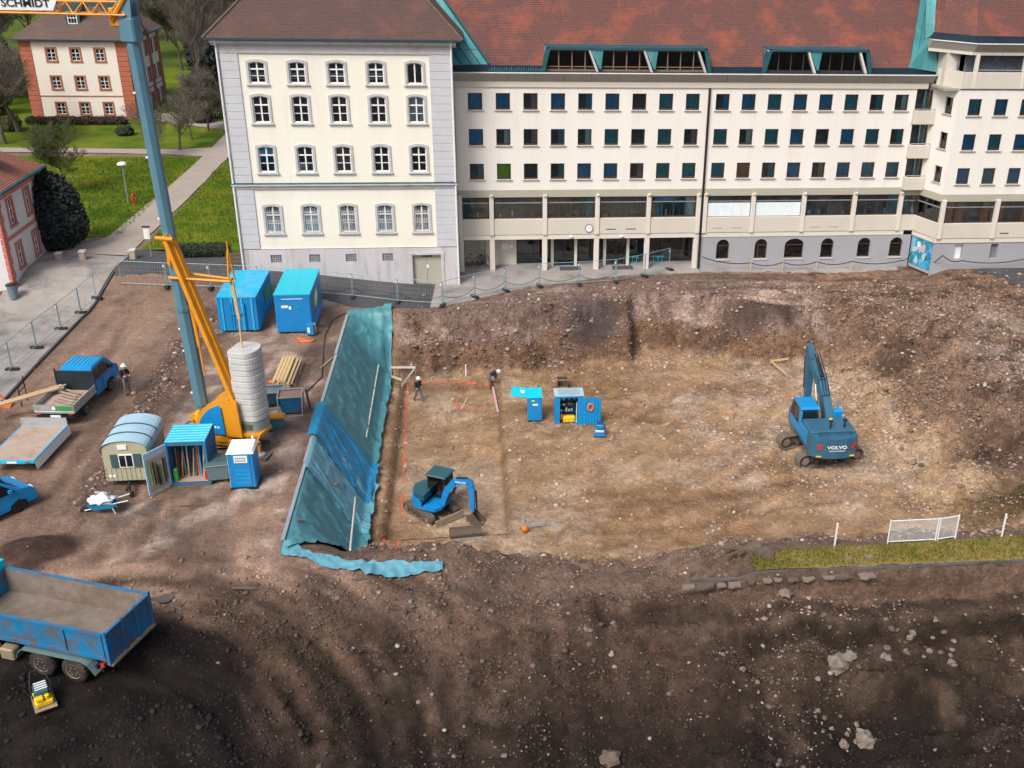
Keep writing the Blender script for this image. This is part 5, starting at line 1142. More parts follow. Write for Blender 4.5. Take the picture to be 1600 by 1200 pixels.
ts = thing('trestle', 'black steel trestle carrying the long planks', 'trestle', (*on(38,632)[:2], on(38,632)[2]))
for s_ in (-.3,.5): MB().tube((0,s_,0),(0,s_,1.5 if s_ > 0 else 1.1),.03,n=6).build('post', 'black', ts)
MB().tube((0,-.4,.85),(0,.6,.85),.03,n=6).build('crossbar', 'black', ts)

# --- flat trailer
a = at(53,720,.72); b = at(106,664,.72); hd = heading(a, b)
tr = thing('flatbed_trailer', 'flat trailer with plywood bed and lowered side board below the pickup', 'trailer', (a[0], a[1], zg1(a[0],a[1])), hd)
Lt = float(np.hypot(*(b-a)[:2])); Wt = 2.25
q = MB(); q.bb(0,Lt,0,.06,.60,.74); q.bb(0,Lt,Wt-.06,Wt,.60,.74); q.bb(0,.08,.06,Wt-.06,.60,.74); q.bb(Lt-.08,Lt,.06,Wt-.06,.60,.74); q.build('frame', 'blue_roof', tr)
MB().bb(.08,Lt-.08,.06,Wt-.06,.66,.735).build('bed', 'ply', tr)
q = MB(); q.add([(0,-.02,.70),(Lt,-.02,.70),(Lt,-.06,.28),(0,-.06,.28)], [(0,1,2,3)]); q.add([(0,-.05,.70),(Lt,-.05,.70),(Lt,-.09,.28),(0,-.09,.28)], [(0,1,2,3)]); q.build('side_board', 'white_metal', tr)
MB().bb(Lt-.05,Lt,.0,Wt,.742,1.15).build('end_board', 'alu', tr)
MB().bb(-.02,-.002,.3,Wt-.2,.58,.72).build('rear_bar', 'blue_roof', tr); MB().bb(-.04,-.021,.25,.42,.6,.68).build('tail_light', 'red', tr); MB().bb(-.04,-.021,.8,1.25,.6,.7).build('number_plate', 'white', tr)
for x in (Lt*.42, Lt*.62):
    for y in (.32, Wt-.32): wheel(tr, x, y, .28, .2, 'alu', 1 if y < 1 else -1)
q = MB(); q.bar((Lt,Wt/2-.3,.55),(Lt+1.2,Wt/2,.5),.08,.1); q.bar((Lt,Wt/2+.3,.55),(Lt+1.2,Wt/2,.5),.08,.1); q.build('drawbar', 'galv', tr)

# --- car at the left edge
a = on(33,800); b = at(-60,845,0); hd = heading(b, a)
ca = thing('car', 'blue van-like car cut off by the left edge', 'car', (a[0], a[1], a[2]), hd)
prof = [(-3.3,.35),(-3.3,1.1),(-3.15,1.7),(-2.8,1.82),(-.9,1.80),(-.55,1.72),(.2,1.12),(.7,.98),(.86,.75),(.88,.35),(.42,.30),(.35,.5),(.0,.66),(-.35,.5),(-.42,.30),(-2.2,.30),(-2.27,.5),(-2.62,.66),(-2.97,.5),(-3.04,.3)]
q = vbody(prof, 1.75, 'body', 'blue_cab', ca, .22, 1.0, T(0,.86,0)); cbd = q
for x in (0,-2.62):
    wheel(ca, x, .10, .32, .2, 'black', 1); wheel(ca, x, 1.62, .32, .2, 'black', -1)
for pts in ([(-.6,1.62),(-1.5,1.66),(-1.5,1.08),(.0,1.08)], [(-1.6,1.66),(-2.8,1.66),(-2.9,1.1),(-1.6,1.08)]):
    q = MB(); q.add([(x, -.03+.22*(z-1.0)/.8, z) for x, z in pts], [(0,1,2,3)]); q.build('side_window', 'car_glass', cbd)
q = MB(); q.add([(-.52,.25,1.73),(.17,.12,1.16),(.17,1.6,1.16),(-.52,1.47,1.73)], [(0,1,2,3)]); q.v = [(x+.03,y,z+.02) for x,y,z in q.v]; q.build('windscreen', 'car_glass', cbd)
for y in (.22,1.5):
    MB().cb(.62,.86,y-.16,y+.16,.74,.93,.05).build('headlight', 'white', cbd)
MB().bb(.86,.90,.4,1.32,.4,.6).build('grille', 'machine_dark', cbd); MB().bb(-.35,-.2,-.12,.02,1.1,1.25).build('mirror', 'blue_cab', cbd)

# --- dump truck
zt_ = -1.45; a = at(130,1061,zt_); b = at(78,1050,zt_); hd = heading(a, b)
zt_ = zg1(a[0], a[1]); 
dt = thing('dump_truck', 'large dump truck with dirty blue tipping bed in the dark foreground', 'truck', (a[0], a[1], zt_), hd)
# local x runs towards the cab, the near side of the truck is +y (its left) when it points to the left
for x in (0, 1.38, 4.9):
    wheel(dt, x, -.05, .54, .5, 'bed_dirt', -1) if False else None
for x in (0,1.38,5.2):
    wheel(dt, x, .18, .52, .34, 'steel_worn', -1); wheel(dt, x, -1.95, .52, .34, 'steel_worn', 1)
q = MB(); q.bb(-1.0,7.2,-.5,-.3,.75,1.02); q.bb(-1.0,7.2,-1.4,-1.2,.75,1.02); q.bb(-.95,-.85,-1.95,.2,.7,.85); q.build('chassis', 'machine_dark', dt)
for s_, y0_, y1_ in ((1,.0,.42),(-1,-2.2,-1.8)):
    q = MB()
    pts = [(-1.0,.62),(-.72,1.02),(-.45,1.14),(2.05,1.14),(2.25,.95),(2.35,.7)]
    for (u, v) in zip(pts[:-1], pts[1:]): q.add([(u[0],y0_,u[1]),(v[0],y0_,v[1]),(v[0],y1_,v[1]),(u[0],y1_,u[1]),(u[0],y0_,u[1]-.04),(v[0],y0_,v[1]-.04),(v[0],y1_,v[1]-.04),(u[0],y1_,u[1]-.04)], [(0,1,2,3),(4,5,6,7),(0,1,5,4),(2,3,7,6),(0,3,7,4),(1,2,6,5)])
    q.build('mudguard', 'bin_grey', dt)
q = MB(); q.cb(2.5,3.1,.0,.4,.45,.95,.05); q.cb(3.2,4.3,.05,.45,.5,1.0,.1); q.build('fuel_tank', 'steel_worn', dt)
# bed: open box with flared sides
bx0, bx1, by0, by1, zb0, zb1 = -1.6, 4.7, -2.15, .35, 1.5, 2.55
q = MB()
def wallbox(x0, x1, y0, y1): q.bb(x0,x1,y0,y1,zb0,zb1)
q.bb(bx0,bx1,by0,by1,zb0-.12,zb0+.0); bd = q.build('bed_floor', 'bed_dirt', dt)
for (nm, mt, args) in (('bed_side','blue_worn',(bx0,bx1,by1-.06,by1)),('bed_side','blue_worn',(bx0,bx1,by0,by0+.06)),('bed_front','blue_worn',(bx1-.07,bx1,by0+.061,by1-.061)),('tailgate','blue_worn',(bx0-.06,bx0-.002,by0-.03,by1+.03))):
    q = MB(); q.bb(args[0],args[1],args[2],args[3],zb0-.1 if nm != 'tailgate' else zb0-.28,zb1); o = q.build(nm, mt, dt)
    if nm == 'bed_side':
        yy = args[3] if args[3] > 0 else args[2]; r_ = MB()
        s_ = 1 if yy > 0 else -1
        r_.bb(bx0,bx1,min(yy,yy+s_*.06),max(yy,yy+s_*.06),zb1-.1,zb1+.015); r_.bb(bx0,bx1,min(yy,yy+s_*.05),max(yy,yy+s_*.05),zb0-.12,zb0+.02)
        for xx in (bx0+.02, bx0+1.6): r_.bb(xx,xx+.1,min(yy,yy+s_*.055),max(yy,yy+s_*.055),zb0,zb1-.1)
        r_.build('side_rib', 'blue_worn', o)
        iy = args[2]-.012 if args[3] > 0 else args[3]+.002; MB().bb(bx0,bx1,iy,iy+.01,zb0,zb1-.02).build('liner', 'bed_dirt', o)
    if nm == 'tailgate':
        r_ = MB()
        for yy in (by0-.03,by0+.75,by0+1.5,by1-.09): r_.bb(bx0-.14,bx0-.06,yy,yy+.12,zb0-.28,zb1+(.12 if yy < by0+.1 else 0))
        r_.bb(bx0-.12,bx0-.06,by0,by1,zb1-.1,zb1); r_.build('tailgate_rib', 'blue_worn', o)
        MB().bb(bx0-.2,bx0-.0,by0+.02,by1-.02,zb0-.36,zb0-.285).build('sill', 'steel_worn', o)
        MB().bb(bx0+.0,bx0+.01,by0+.07,by1-.07,zb0,zb1-.03).build('liner', 'bed_dirt', o)
q = MB(); q.bb(bx1-.08,bx1+.08,by0-.02,by1+.02,zb1+.0,zb1+.35); q.add([(bx1-.05,by0,zb1+.35),(bx1-.05,by1,zb1+.35),(bx1+1.6,by1,zb1+.62),(bx1+1.6,by0,zb1+.62),(bx1-.05,by0,zb1+.3),(bx1-.05,by1,zb1+.3),(bx1+1.6,by1,zb1+.56),(bx1+1.6,by0,zb1+.56)], [(0,1,2,3),(4,5,6,7),(0,1,5,4),(1,2,6,5),(2,3,7,6),(3,0,4,7)]); q.build('cab_guard', 'cyan_roof', dt)
q = MB(); q.cb(5.1,7.3,-2.15,.35,.7,3.0,.15); cbt = q.build('cab', 'blue_cab', dt); MB().bb(5.6,6.9,.352,.36,1.8,2.6).build('side_window', 'car_glass', cbt)
MB().bb(-1.16,-1.0,-.2,.1,.75,.9).build('tail_light', 'red', dt)

# --- plate compactor in the foreground
def compactor(loc, rz, label, main, acc, sc_):
    o = thing('plate_compactor', label, 'compactor', loc, rz); o.scale = (sc_,)*3
    q = MB(); q.prism([(-.5,.12),(-.42,.0),(.42,.0),(.55,.16),(.5,.2),(-.5,.16)], 'y', -.36, .36); q.build('base_plate', 'steel_worn' if main != 'blue' else 'blue', o)
    q = MB(); q.cb(-.36,.4,-.3,.3,.2,.42,.05); q.build('frame', acc, o); q = MB(); q.cb(-.34,.22,-.26,.26,.43,.8,.08); en = q.build('engine_cover', main, o)
    for i in range(4): MB().bb(-.28+.13*i,-.22+.13*i,-.2,.2,.801,.815).build('cooling_slot', 'white_metal' if main == 'copper_dark' else 'machine_dark', en)
    MB().lathe([(.09,0),(.09,.16),(.05,.18)], (.28,.12,.42), 10).build('exhaust', 'machine_dark' if acc != 'signal_yellow' else 'signal_yellow', o)
    MB().cb(.2,.42,-.25,0,.43,.6,.03).build('air_filter', acc, o)
    q = MB(); q.path([(.05,-.3,.3),(-.2,-.34,.7),(-.75,-.2,1.0),(-.75,.2,1.0),(-.2,.34,.7),(.05,.3,.3)], .025, 6); q.build('handle', main if main != 'copper_dark' else 'machine_dark', o)
    return o
p = on(70,1100); compactor((p[0],p[1],p[2]), R_(-62), 'blue and yellow plate compactor beside the dump truck wheels', 'copper_dark', 'signal_yellow', 1.0)

# --- tracked undercarriage
def track(parent, L_, r, w_, y, shoes=40, M=None):
    per = 2*(L_-2*r)+2*math.pi*r; q = MB(); st = per/shoes
    for i in range(shoes):
        s_ = i*st; a = L_/2-r
        if s_ < 2*a: x, z, an = -a+s_, 2*r, 0
        elif s_ < 2*a+math.pi*r: t_ = (s_-2*a)/r; x, z, an = a+r*math.sin(t_), r+r*math.cos(t_), t_
        elif s_ < 4*a+math.pi*r: x, z, an = a-(s_-2*a-math.pi*r), 0, math.pi
        else: t_ = (s_-4*a-math.pi*r)/r; x, z, an = -a-r*math.sin(t_), r-r*math.cos(t_), math.pi+t_
        Mx_ = T(x,y,z) @ RY_(an); q.bb(-st*.46,st*.46,-w_/2,w_/2,-.05,-.01,M=Mx_); q.bb(-st*.1,st*.06,-w_/2,w_/2,-.01,.025,M=Mx_)
    if M is not None: q.v = [tuple(M @ Vector(v)) for v in q.v]
    o = q.build('track', 'track_shoe', parent)
    q = MB(); n = 5; a = L_/2-r
    for i in range(n): x = -a+2*a*i/(n-1); rr_ = r*.8 if i in (0,n-1) else r*.42; zc = r if i in (0,n-1) else r*.5; q.lathe([(rr_*.3,-w_*.36),(rr_,-w_*.3),(rr_,w_*.3),(rr_*.3,w_*.36)], n=12, M=T(x,y,zc) @ RX_(math.pi/2))
    q.bb(-a,a,y-w_*.28,y+w_*.28,r*.7,r*1.55)
    if M is not None: q.v = [tuple(M @ Vector(v)) for v in q.v]
    q.build('rollers', 'track', o)
    for s2 in (-1,1):
        for x in (-a,a):
            q = MB(); q.lathe([(.0,0),(r*.5,0),(r*.55,.03)], n=12, M=T(x,y+s2*w_*.40,r) @ RX_(-s2*math.pi/2))
            if M is not None: q.v = [tuple(M @ Vector(v)) for v in q.v]
            q.build('hub', 'bed_dirt', o)
    return o

# --- large excavator
zp = -3.5; e0 = at(1305,713,zp+1.15); ex = thing('excavator', 'large blue and grey tracked excavator seen from behind with VOLVO lettering', 'excavator', (e0[0], e0[1]+2.55, zg1(e0[0], e0[1]+2.55)), math.pi/2)
Mu = RZ_(R_(10)-math.pi/2)
track(ex, 4.1, .42, .62, 1.18, 44, Mu); track(ex, 4.1, .42, .62, -1.18, 44, Mu)
q = MB(); q.cb(-.9,.9,-.95,.95,.45,.95,.1, Mu); q.lathe([(.75,.9),(.75,1.15)], n=20); q.build('undercarriage', 'track', ex)
q = MB()   # revolving platform and rear weight (local +x forward)
pts = [(-2.15,-1.34),(-2.45,-1.1),(-2.62,-.6),(-2.68,0),(-2.62,.6),(-2.45,1.1),(-2.15,1.34),(-1.5,1.36),(-1.5,-1.36)]
q.prism(pts, 'z', 1.08, 2.2); cw = q.build('counterweight', 'volvo_grey', ex)
q = MB(); q.prism([(p_[0]*.985,p_[1]*.97) for p_ in pts], 'z', 2.2, 2.27); q.build('weight_top', 'pale_blue' if False else 'volvo_grey', cw)
q = MB(); q.cb(-1.49,1.6,-1.33,1.33,1.12,1.35,.04); q.build('platform', 'volvo_grey', ex)
q = MB(); q.cb(-1.95,-.25,-1.3,1.3,2.21,2.42,.06); hood = q.build('engine_hood', 'volvo_grey', ex)
q = MB(); q.cb(-1.48,-.2,-1.30,-.28,1.36,2.2,.05); q.cb(-1.48,-.2,.3,1.30,1.36,2.2,.05); q.bb(-1.48,-.7,-.27,.29,1.36,2.2); q.build('engine_bay', 'volvo_grey', ex)
q = MB(); q.cb(-.19,1.5,-1.32,-.42,1.36,2.0,.06); q.build('tool_locker', 'volvo_grey', ex)
for (x, y) in ((-1.6,.12),(-1.5,-.72)): MB().lathe([(.05,0),(.05,.42),(.12,.43),(.12,.52),(.05,.55)], (x,y,2.40), 10).build('exhaust' if y > 0 else 'pre_cleaner', 'machine_dark', hood)
MB().tube((-1.5,.12,2.93),(-1.5,.12,2.99),.1,n=10).build('beacon', 'signal_yellow', hood)
q = MB(); q.path([(-2.2,-.9,2.27),(-2.2,-.9,2.5),(-2.2,.9,2.5),(-2.2,.9,2.27)], .02, 5); q.build('handrail', 'machine_dark', ex)
# cab on the left front
prof = [(-.15,1.36),(-.15,2.65),(-.05,2.98),(1.15,3.0),(1.45,2.9),(1.75,2.2),(1.72,1.36)]
q = MB(); q.prism(prof, 'y', .38, 1.34); cbx = q.build('cab', 'machine_dark', ex)
q = MB(); q.prism([(-.2,2.92),(-.05,3.04),(1.2,3.06),(1.5,2.93),(1.4,2.88),(-.15,2.86)], 'y', .34, 1.38); q.build('cab_roof', 'blue_cab', cbx)
q = MB(); q.prism([(-.2,1.36),(-.2,2.7),(.0,2.9),(.22,2.9),(.12,1.36)], 'y', 1.30, 1.37); q.prism([(.12,1.36),(.16,1.85),(1.7,1.85),(1.7,1.36)], 'y', 1.3, 1.37); q.prism([(-.22,1.36),(-.22,2.1),(-.16,2.1),(-.16,1.36)], 'y', .4, 1.36); q.build('cab_door', 'blue_cab', cbx)
q = MB(); q.bb(.26,1.0,1.345,1.36,1.95,2.82); q.build('side_window', 'car_glass', cbx); MB().bb(-.17,-.155,.5,1.25,2.15,2.75).build('rear_window', 'car_glass', cbx)
q = MB(); q.cb(-1.49,-.16,1.302,1.37,1.36,2.15,.02); q.build('side_panel', 'blue_cab', ex)
# boom, stick, bucket: side view in (x, z) at the centre line, swung slightly to the left
bp = [(.2,1.6),(1.2,3.0),(1.9,3.65),(3.7,4.75)]; Mb = T(0,-.1,0)
q = MB()
for (u, v, w0, w1) in ((0,1,.45,.62),(1,2,.62,.6),(2,3,.6,.36)):
    a, b = Vector((bp[u][0],0,bp[u][1])), Vector((bp[v][0],0,bp[v][1])); d_ = (b-a).normalized(); n_ = Vector((-d_.z,0,d_.x))
    vs = []
    for P_, h in ((a,w0),(b,w1)):
        for sy in (-.24,.24):
            for sn in (-.5,.5): vs.append(tuple(P_+n_*h*sn+Vector((0,sy,0))))
    q.add(vs, [(0,1,3,2),(4,5,7,6),(0,1,5,4),(2,3,7,6),(1,3,7,5),(0,2,6,4)])
q.v = [(x,y-.55+.11*x,z) for x,y,z in q.v]; bm_ = q.build('boom', 'volvo_grey', ex)
st0, st1 = Vector((3.75,.0,4.85)), Vector((3.35,.0,1.5)); q = MB(); q.add([tuple(st0+Vector((.35,s_*.2,.35))) for s_ in (-1,1)]+[tuple(st0+Vector((-.45,s_*.2,-.05))) for s_ in (-1,1)]+[tuple(st1+Vector((.16,s_*.16,0))) for s_ in (-1,1)]+[tuple(st1+Vector((-.2,s_*.16,0))) for s_ in (-1,1)], [(0,1,3,2),(4,5,7,6),(0,1,5,4),(2,3,7,6),(0,2,6,4),(1,3,7,5)]); q.v = [(x,y-.15,z) for x,y,z in q.v]; stk = q.build('stick', 'volvo_grey', ex)
for s_ in (-.80,-.05):
    q = MB(); q.tube((.9,s_,1.5),(1.5,s_,2.6),.09,n=10); q.build('boom_cylinder', 'machine_dark', ex); q = MB(); q.tube((1.5,s_,2.6),(1.95,s_,3.5),.055,n=8); q.build('piston_rod', 'chrome', ex)
q = MB(); q.tube((1.8,0,4.05),(2.9,0,4.75),.09,n=10); q.v = [(x,y-.3,z) for x,y,z in q.v]; q.build('stick_cylinder', 'machine_dark', bm_); q = MB(); q.tube((2.9,0,4.75),(3.85,0,5.15),.05,n=8); q.build('piston_rod', 'chrome', bm_)
q = MB(); q.tube((4.05,0,4.4),(3.7,0,2.5),.07,n=10); q.build('bucket_cylinder', 'machine_dark', stk)
for s_ in (-.6,-.45,-.3): 
    q = MB(); q.path([(.3,s_,2.0),(1.05,s_,3.3),(1.8,s_,4.0),(3.4,s_,4.85)], .028, 5); q.build('hose', 'black', bm_)
bc = [(0,0),(.25,-.35),(.15,-1.1),(-.4,-1.4),(-1.0,-1.2),(-1.15,-.75)]
q = MB()
for i in range(len(bc)-1):
    (a0, a1), (b0, b1) = bc[i], bc[i+1]; q.bar((3.4+a0,.0,1.5+a1),(3.4+b0,.0,1.5+b1),1.1,.06)
q.prism([(3.4+a,1.5+b) for a, b in bc], 'y', .52, .56); q.prism([(3.4+a,1.5+b) for a, b in bc], 'y', -.56, -.52); q.v = [(x,y+.25,z) for x,y,z in q.v]; q.build('bucket', 'bed_dirt', stk)
q = MB(); q.cb(.3,.75,-1.3,-.75,2.0,2.55,.08); q.build('filter_housing', 'blue_cab', ex); q = MB(); q.path([(1.3,-1.28,2.0),(1.3,-1.28,2.7),(.7,-1.28,2.7),(.2,-1.28,2.0)], .025, 5); q.path([(1.2,-.5,2.0),(1.2,-.5,2.6),(.6,-.5,2.6)], .025, 5); q.build('handrail', 'blue_cab', ex)
text_mesh('lettering', 'VOLVO', .27, 'white', cw, T(-2.695,0,1.78) @ RZ_(-math.pi/2) @ RX_(math.pi/2), .01, True, 1.25)
q = MB(); 
for i in range(14): q.bb(-2.692,-2.68,.42-.065*i-.05,.42-.065*i,1.55,1.585)
q.build('small_lettering', 'white', cw)
for s_ in (-1,1):
    q = MB(); q.add([(-2.58,s_*.82,1.92),(-2.50,s_*1.08,1.98),(-2.49,s_*1.12,1.85),(-2.55,s_*.96,1.75),(-2.50,s_*1.08,1.55),(-2.58,s_*.84,1.65)], [(0,1,2,3),(3,4,5,0)]); q.v = [(x-.03,y,z) for x,y,z in q.v]; q.build('red_mark', 'red', cw)
    MB().bb(-2.55,-2.5,s_*.95-.14,s_*.95+.14,1.14,1.22).build('tail_light', 'signal_yellow', cw)

# --- small excavator
m0 = at(678,808,zp-.3); mx_ = thing('mini_excavator', 'small blue tracked excavator with dozer blade digging on the pit floor', 'excavator', (m0[0]-.15, m0[1]+.75, zg1(m0[0],m0[1]+.75)), 0)
Mu = RZ_(R_(-52)); track(mx_, 2.3, .27, .38, .78, 34, Mu); track(mx_, 2.3, .27, .38, -.78, 34, Mu)
q = MB(); q.cb(-.6,.7,-.58,.58,.25,.5,.05,Mu); q.lathe([(.5,.48),(.5,.62)], n=18); q.bar(tuple(Mu @ Vector((.6,.45,.35))), tuple(Mu @ Vector((1.5,.45,.25))),.1,.12); q.bar(tuple(Mu @ Vector((.6,-.45,.35))), tuple(Mu @ Vector((1.5,-.45,.25))),.1,.12); q.build('undercarriage', 'machine_dark', mx_)
q = MB(); q.prism([(1.48,.0),(1.62,.06),(1.56,.42),(1.50,.45),(1.52,.2)], 'y', -.86, .86, Mu); q.build('dozer_blade', 'steel_worn', mx_)
Mt = RZ_(R_(-28))
q = MB(); n = 18; ring0 = [(-.98*math.cos(math.pi*(i/(n-1)-.5)), .95*math.sin(math.pi*(i/(n-1)-.5))) for i in range(n)]
q.prism(ring0+[(.75,.9),(.95,.55),(.95,-.55),(.75,-.9)], 'z', .64, .82, Mt); q.prism([(a,b) for a, b in ring0]+[(-.1,.95),(-.1,.8),(-.1,-.8),(-.1,-.95)], 'z', .821, 1.15, Mt); q.build('body', 'blue', mx_, False)
q = MB(); q.prism([(a*.9,b*.9) for a, b in ring0]+[(.1,.85),(.1,-.85)], 'z', 1.151, 1.45, Mt); q.build('engine_hood', 'copper_dark', mx_)
q = MB()
for (x, y) in ((-.05,.82),(-.05,-.12),(.95,.82),(.95,-.12)): q.bar(tuple(Mt @ Vector((x,y,.82))), tuple(Mt @ Vector((x*.9,y,2.2))), .06, .06)
q.build('cab_post', 'machine_dark', mx_); q = MB(); q.cb(-.2,1.0,-.2,.9,2.2,2.3,.06,Mt); q.build('cab_roof', 'copper_dark', mx_)
q = MB(); q.bb(-.04,.0,-.1,.8,1.45,2.15,M=Mt); q.bb(.0,.9,.79,.81,1.2,2.15,M=Mt); q.bb(.0,.9,-.12,-.1,1.2,2.15,M=Mt); q.build('cab_glass', 'glass_dark', mx_); q = MB(); q.cb(.1,.6,.1,.6,.82,1.2,.06,Mt); q.cb(.1,.25,.1,.6,1.2,1.7,.05,Mt); q.build('seat', 'black', mx_)
def arm(pts, ws, wd, name, mat_, par, M):
    q = MB()
    for i in range(len(pts)-1):
        a, b = Vector((pts[i][0],0,pts[i][1])), Vector((pts[i+1][0],0,pts[i+1][1])); d_ = (b-a).normalized(); n_ = Vector((-d_.z,0,d_.x)); vs = []
        for P_, h in ((a,ws[i]),(b,ws[i+1])):
            for sy in (-wd/2,wd/2):
                for sn in (-.5,.5): vs.append(tuple(P_+n_*h*sn+Vector((0,sy,0))))
        q.add(vs, [(0,1,3,2),(4,5,7,6),(0,1,5,4),(2,3,7,6),(1,3,7,5),(0,2,6,4)], M)
    return q.build(name, mat_, par)
Ma = Mt @ T(.9,-.35,0) @ RZ_(R_(8))
bm_ = arm([(.0,.85),(.25,1.7),(.7,2.3),(1.45,2.42),(1.65,2.25)], [.26,.32,.34,.3,.2], .24, 'boom', 'blue', mx_, Ma)
sk_ = arm([(1.35,2.55),(1.6,2.1),(1.62,.75)], [.2,.32,.2], .18, 'stick', 'blue', mx_, Ma)
for (ca, cb2, cr2) in (((.15,0,.95),(.75,0,1.95),.07),((.8,0,2.55),(1.4,0,2.62),.06),((1.82,0,1.95),(1.85,0,.95),.05)): MB().tube(tuple(Ma @ Vector(ca)), tuple(Ma @ Vector(cb2)), cr2, n=8).build('cylinder', 'machine_dark', mx_)
text_mesh('lettering', 'VOLVO', .14, 'white', bm_, Ma @ T(1.05,-.125,2.36) @ RX_(math.pi/2), .004, True, 1.2)
bc = [(.1,.75),(-.1,.45),(-.05,.05),(.35,-.08),(.62,.1)]; q = MB()
for (a, b) in zip(bc[:-1], bc[1:]): q.bar((1.6+a[0],0,a[1]),(1.6+b[0],0,b[1]),.55,.04)
q.prism([(1.6+a,b) for a, b in bc], 'y', .26, .29); q.prism([(1.6+a,b) for a, b in bc], 'y', -.29, -.26); q.v = [tuple(Ma @ Vector(v)) for v in q.v]; q.build('bucket', 'wood_dark', sk_)

# --- spare bucket on the pit floor
p = at(728,842,zp); bk = thing('digger_bucket', 'wide dark grading bucket lying empty at the front edge of the pit', 'bucket', (p[0],p[1]+.1,zg1(p[0],p[1])), R_(6))
bc = [(.4,.42),(.1,.45),(-.2,.3),(-.15,.05),(.35,.0)]; q = MB()
for (a, b) in zip(bc[:-1], bc[1:]): q.add([(-.75,a[0],a[1]),(.75,a[0],a[1]),(.75,b[0],b[1]),(-.75,b[0],b[1])], [(0,1,2,3)])
q.build('shell', 'wood_dark', bk); q = MB(); q.prism(bc, 'x', -.78, -.74); q.prism(bc, 'x', .74, .78); q.build('side_plate', 'wood_dark', bk); MB().bb(-.78,.78,-.24,-.18,.0,.1).build('cutting_edge', 'grey_steel', bk)

# --- tower crane
Mo = Vector((-13.48,48.08,0)); zc0 = zg1(-12.4,47.6); ua = R_(-17)
cr = thing('tower_crane', 'fast-erecting tower crane with grey mast, yellow jib and stacked concrete counterweight', 'crane', (Mo.x, Mo.y, zc0), ua)
Mi = (T(Mo.x,Mo.y,zc0) @ RZ_(ua)).inverted()
def cl_(x, y, z): return tuple(Mi @ Vector((x,y,z)))
q = MB(); q.lathe([(.85,.62),(.85,.95),(.75,1.0)], (1.2,0,0), 24); q.cb(.3,2.1,-.75,.75,.35,.75,.06); q.build('chassis', 'yellow', cr)
for (ex_, ey_) in ((-14.75,50.2),(-10.45,46.35),(-14.35,46.75),(-10.55,49.6)):
    e_ = Vector(cl_(ex_,ey_,0)); b = Vector((1.2,0,.65)); d_ = Vector((e_.x-1.2,e_.y,0)).normalized(); m1 = b+d_*.9; k1 = Vector((e_.x,e_.y,.62))-d_*.25
    q = MB(); q.bar(m1, m1+(k1-m1)*.55+Vector((0,0,.06)), .30, .36); q.bar(m1+(k1-m1)*.5+Vector((0,0,.05)), k1, .26, .26); q.tube((k1.x,k1.y,.55),(k1.x,k1.y,.15),.09,n=10); og = q.build('outrigger', 'yellow', cr)
    MB().lathe([(.28,.06),(.28,.12),(.12,.2)], (k1.x,k1.y,0), 12).build('foot_plate', 'grey_steel', og)
    MB().bb(k1.x-.5,k1.x+.5,k1.y-.35,k1.y+.35,-.06,.06).build('timber_pad', 'wood_dark', og)
arc = [(.12+1.75*(1-math.cos(t_*math.pi/2/10)), 1.05+1.75*math.sin(t_*math.pi/2/10)) for t_ in range(11)]
for y0_, y1_ in ((-.85,-.72),(.55,.68)):
    q = MB(); q.prism([(-.2,1.0),(.0,1.25)]+[(a-.08,b+.1) for a, b in arc]+[(2.35,2.95),(2.45,1.0)], 'y', y0_, y1_); q.build('side_frame', 'yellow', cr)
q = MB(); q.bb(-.1,3.3,-.7,.54,.98,1.15); q.build('slewing_platform', 'yellow', cr)
q = MB(); q.prism([(.2,1.12)]+[(a+.08,b-.05) for a, b in arc[1:9]]+[(1.55,2.55),(1.62,1.12)], 'y', -.95, -.86); cvr = q.build('winch_cover', 'blue', cr)
for i in range(3): MB().bb(.95+.16*i,1.05+.16*i,-.962,-.951,1.45,1.55).build('marking', 'white', cvr)
q = MB()
for i in range(10): q.add([(arc[i][0]-.05,-.72,arc[i][1]+.08),(arc[i+1][0]-.05,-.72,arc[i+1][1]+.08),(arc[i+1][0]-.05,.55,arc[i+1][1]+.08),(arc[i][0]-.05,.55,arc[i][1]+.08)], [(0,1,2,3)])
q.build('top_cover', 'yellow', cr)
# mast
lean = Vector(cl_(-14.02,48.0,20.0)); foot = Vector((0,0,1.3)); dm_ = (lean-foot)
q = MB(); f1 = foot+dm_*.32
q.tube(foot+Vector((0,0,.9)), f1, .33, .33, 8); q.tube(foot, foot+Vector((0,0,1.1)), .16, .30, 6); q.tube(f1, lean+dm_*.012, .30, .29, 8); q.tube(f1-dm_*.006, f1+dm_*.006, .37, n=8); ms = q.build('mast', 'mast', cr)
q = MB()
for k_ in (.08,.2,.26,.4,.55,.7,.85): q.tube(foot+dm_*k_-Vector((.4,.05,0)), foot+dm_*k_-Vector((.28,.05,0)), .05, n=6)
q.build('bracket', 'white_metal', ms); q = MB(); q.cb(-.18,.18,-.5,-.3,1.2,1.9,.04); q.tube((0,-.42,1.3),(0,-.42,2.0),.1,n=8); q.build('erecting_cylinder', 'signal_yellow', cr)
hd_ = foot+dm_
q = MB(); q.cb(hd_.x-.36,hd_.x+.36,hd_.y-.34,hd_.y+.34,hd_.z-.7,hd_.z+.35,.08); q.prism([(hd_.x-.45,hd_.z+.3),(hd_.x+.3,hd_.z+.3),(hd_.x+.42,hd_.z+1.5),(hd_.x-.1,hd_.z+1.5)], 'y', hd_.y-.3, hd_.y-.2); q.prism([(hd_.x-.45,hd_.z+.3),(hd_.x+.3,hd_.z+.3),(hd_.x+.42,hd_.z+1.5),(hd_.x-.1,hd_.z+1.5)], 'y', hd_.y+.2, hd_.y+.3); q.build('mast_head', 'mast', cr)
